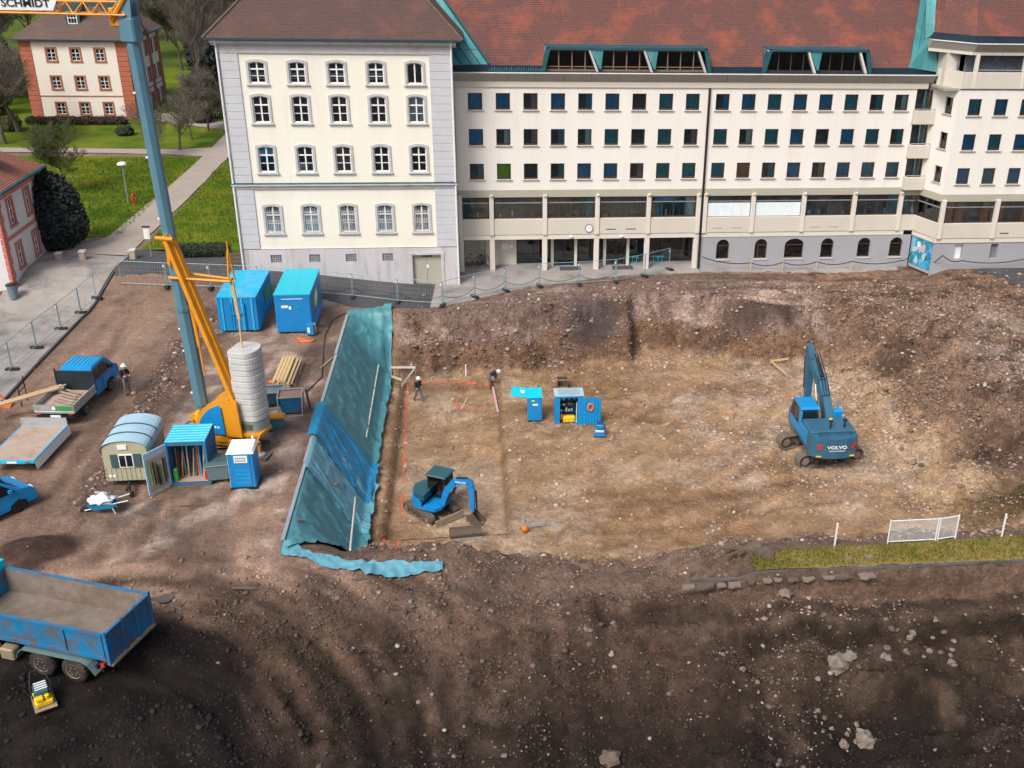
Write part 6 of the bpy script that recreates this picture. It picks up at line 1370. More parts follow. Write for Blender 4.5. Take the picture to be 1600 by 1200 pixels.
# jib in world coordinates, running to the left
J0, J1 = -14.05, -27.0; jz, jt, jy = 20.42, 20.92, 48.0
def jp(x, top, side=0): return cl_(x, jy+side*.35*(0 if top else 1), (jt if top else jz+.012*(-14-x)))
q = MB()
for s_ in (-1,1): q.tube(jp(J0,0,s_), jp(J1,0,s_), .05, n=6)
q.tube(jp(J0-.2,1), jp(J1,1), .055, n=6); jb = q.build('jib', 'yellow', cr)
q = MB(); n = 19; st = (J1-J0)/n
for i in range(n):
    xa = J0+st*i; xb = xa+st/2; xc = xa+st
    for s_ in (-1,1): q.tube(jp(xa,0,s_), jp(xb,1), .028, n=5); q.tube(jp(xb,1), jp(xc,0,s_), .028, n=5)
    q.tube(jp(xa,0,-1), jp(xa,0,1), .025, n=5); q.tube(jp(xa,0,-1), jp(xc,0,1), .02, n=5)
q.build('lattice_bar', 'yellow', jb)
q = MB(); q.cb(*[v for ab in zip(*[sorted((a,b)) for a, b in ()]) for v in ab], ) if False else None
v0 = [(-16.6,jy-.40,jt+.14),(-22.6,jy-.40,jt+.14),(-22.6,jy-.40,jz+.16),(-16.85,jy-.40,jz+.16)]; q = MB(); q.add([cl_(*p_) for p_ in v0]+[cl_(p_[0],p_[1]+.05,p_[2]) for p_ in v0], [(0,1,2,3),(4,5,6,7),(0,1,5,4),(1,2,6,5),(2,3,7,6),(3,0,4,7)]); sg = q.build('sign_board', 'white', jb)
text_mesh('lettering', 'SCHMIDT', .42, 'navy', sg, Mi @ T(-17.88,jy-.42,jz+.43) @ RX_(math.pi/2), .006, True, 1.05)
text_mesh('lettering', 'WALTER', .46, 'navy', sg, Mi @ T(-50,jy-.42,jz+.43) @ RX_(math.pi/2), .006, True, 1.05) if False else None
q = MB(); q.cb(-.75,-.25,-.3,.3,19.95,20.7,.05,T(hd_.x,hd_.y,0)); q.tube((hd_.x-.6,hd_.y-.3,20.2),(hd_.x+.5,hd_.y-.3,21.6),.12,n=8); q.build('jib_foot', 'yellow', cr)
# diagonal strut, guide bars, tie rod
sA, sB = foot+dm_*.51, Vector((2.1,-.1,2.7))
q = MB()
q.bar(sA+Vector((0,-.40,.1)), sB+Vector((0,-.4,0)), .2, .34); q.bar(sA+Vector((.12,-.1,.1)), sB+Vector((.1,-.1,0)), .16, .3); q.tube(sA+Vector((-.35,-.55,0)), sA+Vector((.5,-.55,0)), .1, n=8); q.bar(sA+Vector((.1,-.4,-.1)), foot+dm_*.44+Vector((0,-.4,0)), .14, .14); q.build('strut', 'yellow', cr)
gz = foot+dm_*.405; end = Vector((2.55,-.1,8.85))
q = MB(); q.tube(gz+Vector((-.2,-.35,0)), end+Vector((0,-.1,0)), .07, n=6); q.tube(gz+Vector((-.2,.35,.05)), end+Vector((0,.1,.05)), .07, n=6); q.build('guide_bar', 'yellow', cr)
q = MB(); q.bar(end+Vector((-.1,-.12,0)), end+Vector((.0,0,1.55)), .07, .07); q.bar(end+Vector((.1,.12,0)), end+Vector((.0,0,1.55)), .07, .07); q.tube(end+Vector((0,0,1.5)), end+Vector((0,0,1.9)), .04, n=6); q.build('guide_frame', 'yellow', cr)
q = MB(); q.bar(end, (2.55,.1,6.9), .16, .08); q.bar((2.55,.1,6.9), (2.45,.2,5.3), .07, .07); q.build('tie_rod', 'wood', cr)
q = MB(); q.tube(foot+dm_*.35+Vector((.55,-.2,0)), foot+dm_*.22+Vector((.62,-.2,0)), .10, n=8); q.tube(foot+dm_*.22+Vector((.62,-.2,0)), foot+dm_*.14+Vector((.62,-.2,0)), .05, n=8); q.build('hydraulic_cylinder', 'yellow', cr)
# counterweight slabs
def slab_outline():
    p_ = [(-.62,-.55),(-.55,-.74),(-.36,-.85),(.35,-.85)]; 
    for i in range(13): a = -math.pi/2+math.pi*i/12; p_.append((.35+.55*math.cos(a)*1.0, .85*math.sin(a)))
    p_ += [(.35,.85),(-.36,.85),(-.55,.74),(-.62,.55)]; out = []
    for a in p_:
        if not out or abs(a[0]-out[-1][0])+abs(a[1]-out[-1][1]) > 1e-4: out.append(a)
    return out
so_ = slab_outline(); hs = .305; q = MB()
n = len(so_); vs = []
for (zz, sc2) in ((0,.97),(.02,1),(hs-.045,1),(hs-.02,.975)): vs += [(a*sc2,b*sc2,zz) for a, b in so_]
fs = [(k_*n+i,k_*n+(i+1) % n,(k_+1)*n+(i+1) % n,(k_+1)*n+i) for k_ in range(3) for i in range(n)]+[tuple(range(n))[::-1], tuple(range(3*n,4*n))]
q.add(vs, fs); q.v = [(x*.88,y*.88,z) for x,y,z in q.v]; sm_ = mesh_of(q, 'counterweight_slab', 'concrete')
for i in range(12): inst('counterweight_slab', sm_, cr, (2.5+.012*math.sin(i*2.1), .22+.016*math.cos(i*1.7), 1.72+hs*i))
q = MB(); q.prism([(a*.86,b*.86) for a, b in so_], 'z', .95, 1.70, T(2.5,.22,0)); cwb = q.build('counterweight_base', 'grey_steel', cr)
MB().bb(2.2,2.85,-.55,-.53,1.3,1.6).build('sign_plate', 'leaf_olive', cwb); MB().bb(2.1,2.34,-.55,-.53,1.0,1.22).build('sign_plate', 'white', cwb)
q = MB(); q.tube((3.2,-.7,1.0),(2.9,-1.6,.1),.02,n=5); q.build('stay', 'white_metal', cr)
p = on(345,708)
for i in range(9):
    a = R_(rq.uniform(-12,12)); c_ = Vector((p[0]+rq.uniform(-.6,1.4), p[1]+rq.uniform(-.1,1.6), 0)); zz = zg1(c_.x,c_.y)+.05+.045*(i % 4)
    q = MB(); L_ = rq.uniform(.5,1.1); q.bar((c_.x-L_*math.cos(a),c_.y-L_*math.sin(a),zz),(c_.x+L_*math.cos(a),c_.y+L_*math.sin(a),zz),.2,.045)
    tag(q.build('board', ['wood_dark','wood_old','wood_old','wood'][i % 4]), 'weathered board in the loose heap under the crane chassis', 'board', 'boards under the crane')

# --- roll-off containers
def rolloff(label, x0, x1, y0, y1, z, h, ribs, roofm, extras):
    o = wthing('roll_off_container', label, 'container', ((x0+x1)/2,y0,z))
    q = MB(); q.cb(x0,x1,y0,y1,z+.12,z+h,.04); b = q.build('body', 'blue', o)
    q = MB(); q.bb(x0-.02,x1+.02,y0-.03,y1+.03,z+h-.02,z+h+.05); rfo = q.build('roof', roofm, o)
    q = MB()
    if ribs:
        for i in range(9): yy = y0+.3+(y1-y0-.6)*i/8; q.bb(x1,x1+.05,yy-.05,yy+.05,z+.15,z+h-.05); q.bb(x0-.05,x0,yy-.05,yy+.05,z+.15,z+h-.05)
        for i in range(8): yy = y0+.25+(y1-y0-.5)*i/7; q.bb(x0+.1,x1-.1,yy-.12,yy+.12,z+h+.05,z+h+.075)
        for i in range(4): xx = x0+.3+(x1-x0-.6)*i/3; q.bb(xx-.05,xx+.05,y0-.06,y0,z+.15,z+h-.05)
    else:
        q.bb((x0+x1)/2-.03,(x0+x1)/2+.03,y0+.05,y1-.05,z+h+.05,z+h+.06)
    q.build('rib', 'blue_roof' if ribs else 'cyan_roof', b)
    q = MB(); q.bb(x0+.5,x0+.62,y0,y1,z-.02,z+.12); q.bb(x1-.62,x1-.5,y0,y1,z-.02,z+.12); q.build('skid', 'machine_dark', o)
    return o, b
A1, A2 = at(341,520,0), at(402,522,0); zc_ = zg1(-15,63); 
o, b = rolloff('ribbed blue roll-off container standing left of the smooth one', A1[0]+.15, A2[0]+.1, A1[1], A1[1]+5.2, zc_, 2.35, True, 'blue_roof', 0)
x0, x1, y0 = A1[0]+.15, A2[0]+.1, A1[1]
q = MB(); q.bb(x0+.75,x0+.85,y0-.12,y0-.06,zc_+.2,zc_+2.0); q.bb(x1-.85,x1-.75,y0-.12,y0-.06,zc_+.2,zc_+2.0); q.bb(x0+.75,x1-.75,y0-.15,y0-.06,zc_+1.25,zc_+1.38); q.build('lifting_hook_frame', 'blue', b); MB().bb(x1+.052,x1+.06,y0+2.4,y0+4.4,zc_+1.1,zc_+1.9).build('logo_panel', 'green', b)
B1, B2 = at(434,522,0), at(487,524,0)
o, b = rolloff('smooth blue roll-off container with turquoise top beside the tarpaulin', B1[0], B2[0]+.05, B1[1], B1[1]+5.0, zc_, 2.6, False, 'cyan_roof', 0)
x0, x1, y0 = B1[0], B2[0]+.05, B1[1]
MB().bb(x0+.45,x1-.45,y0-.012,y0-.002,zc_+2.32,zc_+2.36).build('marking', 'white', b); MB().bb(x0+.4,x0+.8,y0-.012,y0-.002,zc_+1.75,zc_+1.92).build('marking', 'curtain_white', b); MB().bb(x0+.85,x0+1.0,y0-.013,y0-.002,zc_+1.65,zc_+1.85).build('marking', 'white', b); MB().bb(x0+1.3,x0+1.5,y0-.012,y0-.002,zc_+1.75,zc_+1.88).build('marking', 'green', b)
q = MB(); q.prism([(y0+1.6,zc_+1.4),(y0+2.0,zc_+2.0),(y0+2.9,zc_+2.1),(y0+3.2,zc_+1.6),(y0+2.8,zc_+1.1),(y0+1.9,zc_+1.05)], 'x', x1+.001, x1+.012); q.build('logo_panel', 'blind_green', b); q = MB(); q.prism([(y0+1.9,zc_+1.5),(y0+2.1,zc_+1.85),(y0+2.7,zc_+1.9),(y0+2.8,zc_+1.6),(y0+2.6,zc_+1.35)], 'x', x1+.013, x1+.02); q.build('logo_mark', 'white', b)
q = MB(); q.bb(x1-.35,x1+.12,y0-.5,y0-.02,zc_+.1,zc_+.75); q.bb(x1+.0,x1+.14,y0-.02,y0+3.5,zc_+.3,zc_+.55); q.build('drawbar_box', 'blue', b); MB().bb(x1-.25,x1-.1,y0-.515,y0-.501,zc_+.25,zc_+.6).build('marking', 'curtain_white', b); MB().tube((x1+.2,y0-.3,zc_+.2),(x1+.2,y0-.3,zc_+.8),.08,n=8).build('hinge', 'steel_worn', b)

# --- site caravan
F = at(170,766,0); x0, x1, y0 = F[0], F[0]+1.95, F[1]; L_ = 2.85; z = zg1(x0+1,y0+1.5)
cv = wthing('site_caravan', 'beige wooden site caravan with rounded pale blue metal roof', 'caravan', (x0+1,y0+1.7,z))
arcp = [(x0+(x1-x0)*(.5-.5*math.cos(math.pi*i/12)), z+2.05+.42*math.sin(math.pi*i/12)) for i in range(13)]
q = MB(); q.prism([(x0,z+.45)]+arcp+[(x1,z+.45)], 'y', y0+.05, y0+L_-.05); bd = q.build('body', 'caravan', cv)
vs = []; fs = []
for (yy) in (y0-.02, y0+L_):
    for (a, b) in [(x0-.06,z+1.85)]+[(a+(a-(x0+x1)/2)*.05, b+.05) for a, b in arcp]+[(x1+.06,z+1.85)]: vs.append((a,yy,b))
n = 15; fs = [(i,i+1,n+i+1,n+i) for i in range(n-1)]; q = MB(); q.add(vs, fs); rfc = q.build('roof', 'pale_blue', cv, False)
for fy in (.3,.62):
    q = MB(); pts = [(a+(a-(x0+x1)/2)*.05,y0+L_*fy,b+.07) for a, b in arcp]; q.path(pts, .03, 5); q.build('roof_seam', 'gutter', rfc)
for i in range(9): MB().bb(x0+.06+.21*i,x0+.062+.21*i,y0+.03,y0+.049,z+.46,z+1.15).build('board_joint', 'leaf_olive', bd)
wv = MB().bb(x0+.68,x0+1.32,y0-.0,y0+.05,z+1.15,z+1.82).build('window', 'white', cv)
for i in range(2): MB().bb(x0+.72+.3*i,x0+.97+.3*i,y0-.012,y0-.002,z+1.2,z+1.77).build('pane', 'car_glass', wv)
for xx in (x0+.33,x0+1.34): MB().bb(xx,xx+.32,y0+.0,y0+.045,z+1.15,z+1.82).build('shutter', 'shutter', cv)
MB().bb(x0+.72,x0+1.12,y0-.0,y0+.045,z+2.08,z+2.3).build('sign_plate', 'white', cv)
for xx in (x0+.18,x0+.36): MB().lathe([(.0,-.03),(.06,-.02),(.08,.0)], n=10, M=T(xx,y0+.03,z+.72) @ RX_(math.pi/2)).build('lamp', 'white', cv)
for i in range(14): MB().bb(x0-.012,x0-.001,y0+.04,y0+.12,z+.5+.1*i,z+.55+.1*i).build('hazard_mark', 'red' if i % 2 else 'white', cv)
q = MB(); q.bar((x0+.95,y0+.3,z+.4),(x0+1.05,y0-.7,z+.35),.1,.1); q.tube((x0+1.15,y0-.6,z+.05),(x0+1.15,y0-.45,z+.75),.04,n=6); q.build('drawbar', 'machine_dark', cv)
MB().lathe([(.05,-.06),(.14,-.06),(.14,.06),(.05,.06)], n=12, M=T(x0+1.2,y0-.65,z+.14) @ RY_(math.pi/2)).build('jockey_wheel', 'rubber', cv)
for xx in (x0+.12,x1-.12): MB().lathe([(.1,-.09),(.32,-.09),(.32,.09),(.1,.09)], n=14, M=T(xx,y0+1.9,z+.32) @ RY_(math.pi/2)).build('wheel', 'rubber', cv)

# --- open steel container with tools and a swung-out door
F = at(265,758,0); x0, y0 = F[0]+.1, F[1]; x1 = x0+1.75; L_ = 1.8; z = zg1(x0,y0)+.03; h = 2.2
oc = wthing('tool_container', 'blue steel store container with open front and tools inside', 'container', ((x0+x1)/2,y0+1,z))
def corrug(q, a, b, z0, z1, out, n=9):
    """corrugated sheet from a to b (ground points)"""
    a, b = Vector(a), Vector(b); d_ = b-a
    pts = []
    for i in range(n):
        for (t_, o_) in ((0,0),(.3,0),(.45,1),(.8,1),(.95,0)): pts.append(a+d_*((i+t_)/n)+Vector(out)*o_)
    pts.append(b); k0 = len(q.v)
    for p_ in pts: q.v += [(p_.x,p_.y,z0),(p_.x,p_.y,z1)]
    q.f += [(k0+2*i,k0+2*i+2,k0+2*i+3,k0+2*i+1) for i in range(len(pts)-1)]
q = MB(); corrug(q, (x0,y0,0), (x0,y0+L_,0), z+.1, z+h, (-.04,0,0)); corrug(q, (x1,y0,0), (x1,y0+L_,0), z+.1, z+h, (.04,0,0)); corrug(q, (x0,y0+L_,0), (x1,y0+L_,0), z+.1, z+h, (0,.04,0)); q.build('side_wall', 'blue_worn', oc)
q = MB(); n = 7
for i in range(n):
    for (t_, o_) in ((0,0),(.3,0),(.45,1),(.8,1),(.95,0)): yy = y0+L_*(i+t_)/n; q.v += [(x0-.02,yy,z+h+.02+.045*o_),(x1+.02,yy,z+h+.02+.045*o_)]
q.v += [(x0-.02,y0+L_,z+h+.02),(x1+.02,y0+L_,z+h+.02)]; q.f = [(2*i,2*i+1,2*i+3,2*i+2) for i in range(len(q.v)//2-1)]; q.build('roof', 'blue_roof', oc)
q = MB(); q.bb(x0-.04,x0+.08,y0-.06,y0+.06,z,z+h); q.bb(x1-.08,x1+.04,y0-.06,y0+.06,z,z+h); q.bb(x0+.081,x1-.081,y0-.055,y0+.055,z+h-.14,z+h+.0); q.bb(x0+.081,x1-.081,y0-.05,y0+.05,z,z+.1); q.build('door_frame', 'blue_worn', oc)
MB().bb(x0,x1,y0,y0+L_,z+.05,z+.1).build('floor', 'ply', oc)
a = Vector((x0,y0-.05,0)); b = Vector(tuple(at(232,775,.1))); b.z = 0; d_ = (b-a); d_ = d_.normalized()*1.25; n_ = Vector((-d_.y,d_.x,0)).normalized()
def dp(u, z_, o_=0): p_ = a+d_*u+n_*o_; return (p_.x,p_.y,z+z_)
q = MB(); q.add([dp(0,.1),dp(1,.1),dp(1,h),dp(0,h),dp(0,.1,.05),dp(1,.1,.05),dp(1,h,.05),dp(0,h,.05)], [(0,1,2,3),(4,5,6,7),(0,1,5,4),(1,2,6,5),(2,3,7,6),(3,0,4,7)]); d1 = q.build('door', 'pale_blue', oc)
q = MB(); q.add([dp(.08,.2,-.01 if n_.y > 0 else .06),dp(.92,.2,-.01 if n_.y > 0 else .06),dp(.92,h-.35,-.01 if n_.y > 0 else .06),dp(.08,h-.35,-.01 if n_.y > 0 else .06)], [(0,1,2,3)]); q.build('door_panel', 'ply', d1)
sgn = -1 if n_.y > 0 else 1
for i in range(9):
    u = .12+.085*i+.02*rq.random(); q = MB(); q.bar(dp(u,.35+.2*rq.random(),sgn*.08), dp(u+.04*rq.random(),h-.5-.3*rq.random(),sgn*.08), .05+.05*(i == 4), .04); q.build('hanging_tool', ['wood_dark','machine_dark','wood_old','green','black'][i % 5], d1)
for i in range(12):
    xx = x0+.15+.05*i*(x1-x0-.3)/.6; q = MB(); q.bar((xx,y0+.5+.3*rq.random(),z+.1),(xx+.15*rq.random(),y0+.7,z+1.3+.6*rq.random()),.06,.04); q.build('stored_tool', ['wood_old','wood_dark','orange','curtain_blue','wood','machine_dark'][i % 6], oc)
MB().lathe([(.08,0),(.08,.45),(.03,.5)], (x1-.2,y0+.25,z+.1), 10).build('fire_extinguisher', 'red', oc); MB().cb(x0+.1,x0+.3,y0+.1,y0+.4,z+.1,z+.75,.03).build('canister', 'green', oc)

# --- waste container, portable toilet
F = at(322,757,0); z = zg1(F[0],F[1]); wb = thing('waste_bin', 'grey wheeled waste bin with lid between container and toilet', 'bin', (F[0]+.55,F[1]+.45,z), R_(8))
q = MB(); q.add([(-.42,-.38,.2),(.42,-.38,.2),(.42,.38,.2),(-.42,.38,.2),(-.55,-.48,1.0),(.55,-.48,1.0),(.55,.48,1.0),(-.55,.48,1.0)], [(0,3,2,1),(0,1,5,4),(1,2,6,5),(2,3,7,6),(3,0,4,7),(4,5,6,7)]); q.build('body', 'bin_grey', wb)
q = MB(); q.prism([(-.5,1.02),(-.42,1.16),(.42,1.2),(.52,1.06)], 'x', -.58, .58); q.build('lid', 'shutter', wb); q = MB(); q.cb(-.6,.6,-.52,.52,.96,1.02,.02); q.build('rim', 'bin_grey', wb)
for x in (-.35,.35):
    for y in (-.3,.3): MB().lathe([(.02,-.03),(.1,-.03),(.1,.03),(.02,.03)], n=10, M=T(x,y,.1) @ RY_(math.pi/2)).build('caster', 'rubber', wb)
F = at(362,764,0); z = zg1(F[0],F[1]); pt = wthing('portable_toilet', 'blue portable toilet with white roof in front of the crane', 'toilet cabin', (F[0]+.57,F[1]+.55,z))
x0, y0 = F[0], F[1]; q = MB(); q.cb(x0,x0+1.15,y0,y0+1.15,z+.06,z+1.88,.05); bd = q.build('cabin', 'blue', pt)
q = MB(); q.cb(x0+.16,x0+.98,y0-.03,y0-.0,z+.15,z+1.84,.015); dd = q.build('door', 'blue', pt); MB().bb(x0+.28,x0+.88,y0-.045,y0-.031,z+1.42,z+1.78).build('sign_plate', 'white', dd)
for i in range(2):
    for j in range(5): MB().bb(x0+.33+.1*j,x0+.40+.1*j,y0-.05,y0-.046,z+1.49+.13*i,z+1.57+.13*i).build('sign_print', 'grey_steel', dd)
for j in range(4): MB().bb(x0+.24,x0+.92,y0-.037,y0-.031,z+.35+.22*j,z+.38+.22*j).build('door_rib', 'curtain_blue', dd)
q = MB(); q.add([(x0-.05,y0-.05,z+1.88),(x0+1.2,y0-.05,z+1.88),(x0+1.2,y0+1.2,z+1.88),(x0-.05,y0+1.2,z+1.88),(x0+.05,y0+.05,z+2.0),(x0+1.1,y0+.05,z+2.0),(x0+1.1,y0+1.1,z+2.06),(x0+.05,y0+1.1,z+2.06)], [(0,1,5,4),(1,2,6,5),(2,3,7,6),(3,0,4,7),(4,5,6,7),(0,3,2,1)]); q.build('roof', 'white', pt); MB().tube((x0+1.0,y0+1.05,z+2.0),(x0+1.0,y0+1.05,z+2.25),.05,n=8).build('vent_pipe', 'white', pt); MB().bb(x0-.04,x0+1.19,y0-.04,y0+1.19,z,z+.06).build('base', 'machine_dark', pt)
MB().bb(x0-.012,x0,y0+.0,y0+.06,z+.1,z+1.86).build('corner_strip', 'white', pt)

# --- wheelbarrow with a white sack
F = on(163,800); wbk = thing('wheelbarrow', 'wheelbarrow heaped with a white sack below the caravan', 'wheelbarrow', tuple(F), R_(190))
q = MB(); q.add([(-.45,-.3,.3),(.35,-.3,.3),(.35,.3,.3),(-.45,.3,.3),(-.6,-.4,.55),(.55,-.4,.6),(.55,.4,.6),(-.6,.4,.55)], [(0,3,2,1),(0,1,5,4),(1,2,6,5),(2,3,7,6),(3,0,4,7)]); q.build('tray', 'curtain_blue', wbk)
q = MB(); q.tube((-1.1,-.3,.6),(.75,-.1,.25),.025,n=6); q.tube((-1.1,.3,.6),(.75,.1,.25),.025,n=6); q.tube((-.4,-.28,.3),(-.5,-.28,0),.025); q.tube((-.4,.28,.3),(-.5,.28,0),.025); q.build('handle', 'white_metal', wbk)
MB().lathe([(.05,-.05),(.2,-.05),(.2,.05),(.05,.05)], n=14, M=T(.75,0,.2) @ RX_(math.pi/2)).build('wheel', 'rubber', wbk)
def lump(name, mat_, sx, sy, sz, seed, parent=None, sub=14, rough_=.25, flat=True, M=None):
    q = MB(); n = sub; rr_ = random.Random(seed); off = [rr_.random()*10 for _ in range(3)]
    for i in range(n+1):
        th = math.pi*i/n
        for j in range(2*n):
            ph = math.pi*j/n; d_ = Vector((math.sin(th)*math.cos(ph), math.sin(th)*math.sin(ph), math.cos(th)))
            from mathutils import noise as _N
            k_ = 1+rough_*_N.noise(d_*1.6+Vector(off))+rough_*.6*_N.noise(d_*4+Vector(off))
            p_ = Vector((d_.x*sx*k_, d_.y*sy*k_, d_.z*sz*k_))
            if flat and p_.z < -sz*.35: p_.z = -sz*.35
            q.v.append(tuple(p_) if M is None else tuple(M @ p_))
    for i in range(n):
        for j in range(2*n): q.f.append((i*2*n+j, i*2*n+(j+1) % (2*n), (i+1)*2*n+(j+1) % (2*n), (i+1)*2*n+j))
    return q.build(name, mat_, parent, True)
sk = lump('sack', 'sack', .52, .38, .24, 4, None, 16, .6); sk.location = (F[0]+.0,F[1]+.05,F[2]+.6); tag(sk, 'crumpled white sack lying in the wheelbarrow', 'sack')

# --- timber stack, skips beside the crane
F = at(440,604,0); z = zg1(F[0],F[1])
for i in range(5):
    for j in range(3):
        if j == 2 and i > 3: continue
        x = F[0]-.38+.19*i; q = MB(); q.bar((x+.0,F[1]-.1*((i+j) % 3),z+.12+.15*j),(x+.05,F[1]+3.3,z+.12+.15*j),.16,.13)
        tag(q.build('timber_beam', 'wood'), 'pale timber beam in the neat stack right of the counterweight', 'beam', 'timber beams in the stack')
q = MB(); q.bar((F[0]+.62,F[1]-.3,z+.35),(F[0]+.7,F[1]+3.4,z+.35),.1,.1); tag(q.build('long_bar', 'wood_old'), 'single brown bar along the right side of the timber stack', 'bar')
q = MB(); q.bar((F[0]-.7,F[1]-.55,z+.3),(F[0]+.6,F[1]-.7,z+.3),.12,.1); tag(q.build('cross_beam', 'wood_old'), 'pale cross beam lying in front of the timber stack', 'beam')
F = at(436,652,0); z = zg1(F[0],F[1]); hp = thing('concrete_skip', 'blue concrete skip filled with reddish sand beside the crane', 'skip', (F[0]+.6,F[1]+.5,z), R_(4))
def skip_body(o, main, w_, d_, h, fill):
    q = MB(); a = [(-w_*.7,-d_*.5,.12),(w_*.7,-d_*.5,.12),(w_*.7,d_*.5,.12),(-w_*.7,d_*.5,.12),(-w_,-d_,h),(w_,-d_,h),(w_,d_,h),(-w_,d_,h)]; q.add(a, [(0,3,2,1),(0,1,5,4),(1,2,6,5),(2,3,7,6),(3,0,4,7)]); q.build('hopper', main, o)
    q = MB(); q.bar((-w_,-d_,h),(w_,-d_,h),.06,.06); q.bar((-w_,d_,h),(w_,d_,h),.06,.06); q.bar((-w_,-d_,h),(-w_,d_,h),.06,.06); q.bar((w_,-d_,h),(w_,d_,h),.06,.06); q.build('rim', 'galv', o)
    q = MB(); q.bb(-w_*.93,w_*.93,-d_*.93,d_*.93,h-.12,h-.08); q.build('filling', fill, o)
    q = MB()
    for s_ in (-1,1):
        for t_ in (-1,1): q.bar((s_*w_*.95,t_*d_*.95,0),(s_*w_,t_*d_,h),.06,.06)
    q.bar((-w_,-d_,.04),(w_,-d_,.04),.06,.06); q.bar((-w_,d_,.04),(w_,d_,.04),.06,.06); q.build('frame', 'galv', o)
skip_body(hp, 'blue_worn', .62, .55, 1.15, 'sand'); q = MB(); q.bar((.8,.3,1.2),(1.0,-.2,.2),.1,.1); q.build('chute', 'machine_dark', hp)
F = at(405,640,0); z = zg1(F[0],F[1]); h2 = thing('concrete_skip', 'empty dark skip between the crane counterweight and the sand skip', 'skip', (F[0]+.7,F[1]+.5,z), R_(4)); skip_body(h2, 'copper_dark', .6, .5, .95, 'room')
F = at(425,668,0); z = zg1(F[0],F[1]); h3 = thing('hand_winch', 'small yellow winch on a teal box in front of the skips', 'winch', (F[0]+.1,F[1]+.1,z), 0)
MB().cb(-.5,.5,-.25,.25,0,.5,.04).build('box', 'copper', h3); MB().cb(-.75,.6,-.3,.25,.52,.68,.04).build('deck', 'yellow', h3); MB().cb(-.6,-.35,-.15,.15,.69,1.05,.03).build('winch_drum', 'yellow', h3); MB().tube((-.48,0,1.05),(-.48,0,1.5),.05,n=8).build('post', 'wood', h3)

# --- pit: tool store, tall cabinet, small compactor, box
F = at(867,664,zp); x0, y0 = F[0], F[1]; z = zg1(x0+.8,y0+.5); x1 = x0+1.72; h = 1.95
ts_ = wthing('tool_store', 'open blue tool store with shelves and yellow machine on the pit floor', 'container', ((x0+x1)/2,y0+.8,z))
q = MB(); q.bb(x0,x0+.3,y0,y0+.05,z+.05,z+h); q.bb(x1-.35,x1,y0,y0+.05,z+.05,z+h); q.bb(x0,x0+.05,y0+.051,y0+1.0,z+.05,z+h); q.bb(x1-.05,x1,y0+.051,y0+1.0,z+.05,z+h); q.bb(x0+.051,x1-.051,y0+.95,y0+1.0,z+.05,z+h); q.bb(x0+.301,x1-.351,y0,y0+.05,z+h-.12,z+h); q.bb(x0,x1,y0,y0+1.0,z,z+.049); bd = q.build('body', 'blue_cab', ts_)
q = MB(); q.bb(x0-.03,x1+.03,y0-.04,y0+1.05,z+h+.001,z+h+.06); rfs = q.build('roof', 'pale_blue', ts_)
q = MB()
for i in range(10): xx = x0+.25+.13*i; q.bb(xx,xx+.07,y0+.1,y0+.9,z+h+.061,z+h+.085)
q.build('roof_rib', 'galv', rfs)
for i, zz in enumerate((.75,1.15,1.5)):
    sh = MB().bb(x0+.3,x1-.36,y0+.25,y0+.9,z+zz,z+zz+.03).build('shelf', 'machine_dark', ts_)
    for k_ in range(6):
        xx = x0+.34+.16*k_; hh = .08+.2*rq.random(); MB().cb(xx,xx+.13,y0+.3,y0+.5,z+zz+.031,z+zz+.031+hh,.02).build('stored_tool', rq.choice(['machine_dark','curtain_blue','wood_old','galv','steel_worn','navy','wood_dark']), sh)
q = MB(); q.cb(x0+.5,x1-.45,y0+.15,y0+.6,z+.08,z+.5,.08); q.build('yellow_machine', 'signal_yellow', ts_); MB().cb(x0+.36,x0+.48,y0+.15,y0+.4,z+.3,z+.65,.03).build('stored_tool', 'orange', ts_); MB().bar((x1-.42,y0+.1,z+.1),(x1-.38,y0+.3,z+1.4),.04,.03).build('stored_tool', 'white_metal', ts_)
q = MB(); corrug(q, (x1,y0-.02,0), (x1+1.05,y0-.12,0), z+.08, z+h-.1, (0,-.03,0), 6); dr_ = q.build('door', 'blue_cab', ts_)
q = MB(); n = 16
for i in range(n): a, b = 2*math.pi*i/n, 2*math.pi*(i+1)/n; q.tube((x1+.42+.15*math.cos(a),y0-.14,z+1.25+.22*math.sin(a)),(x1+.42+.15*math.cos(b),y0-.14,z+1.25+.22*math.sin(b)),.06,n=6)
hs_ = q.build('hose_reel', 'orange'); tag(hs_, 'coiled orange hose hanging on the tool store door', 'hose')
F = at(825,660,zp); z = zg1(F[0],F[1]); cbn = wthing('tall_cabinet', 'tall blue cabinet with its flap top swung open left of the tool store', 'cabinet', (F[0]+.45,F[1]+.4,z))
x0, y0 = F[0], F[1]; MB().cb(x0,x0+.86,y0,y0+.8,z+.08,z+1.62,.03).build('body', 'blue_cab', cbn); MB().bb(x0+.02,x0+.84,y0+.0,y0+.8,z,z+.08).build('skid', 'machine_dark', cbn)
q = MB(); q.add([(x0-.02,y0-.03,z+1.625),(x0+.88,y0-.03,z+1.625),(x0+.88,y0+.85,z+1.9),(x0-.02,y0+.85,z+1.9)], [(0,1,2,3)]); q.add([(x0-.02,y0-.03,z+1.6),(x0+.88,y0-.03,z+1.6),(x0+.88,y0+.85,z+1.87),(x0-.02,y0+.85,z+1.87)], [(0,1,2,3)]); q.build('top', 'cyan_roof', cbn)
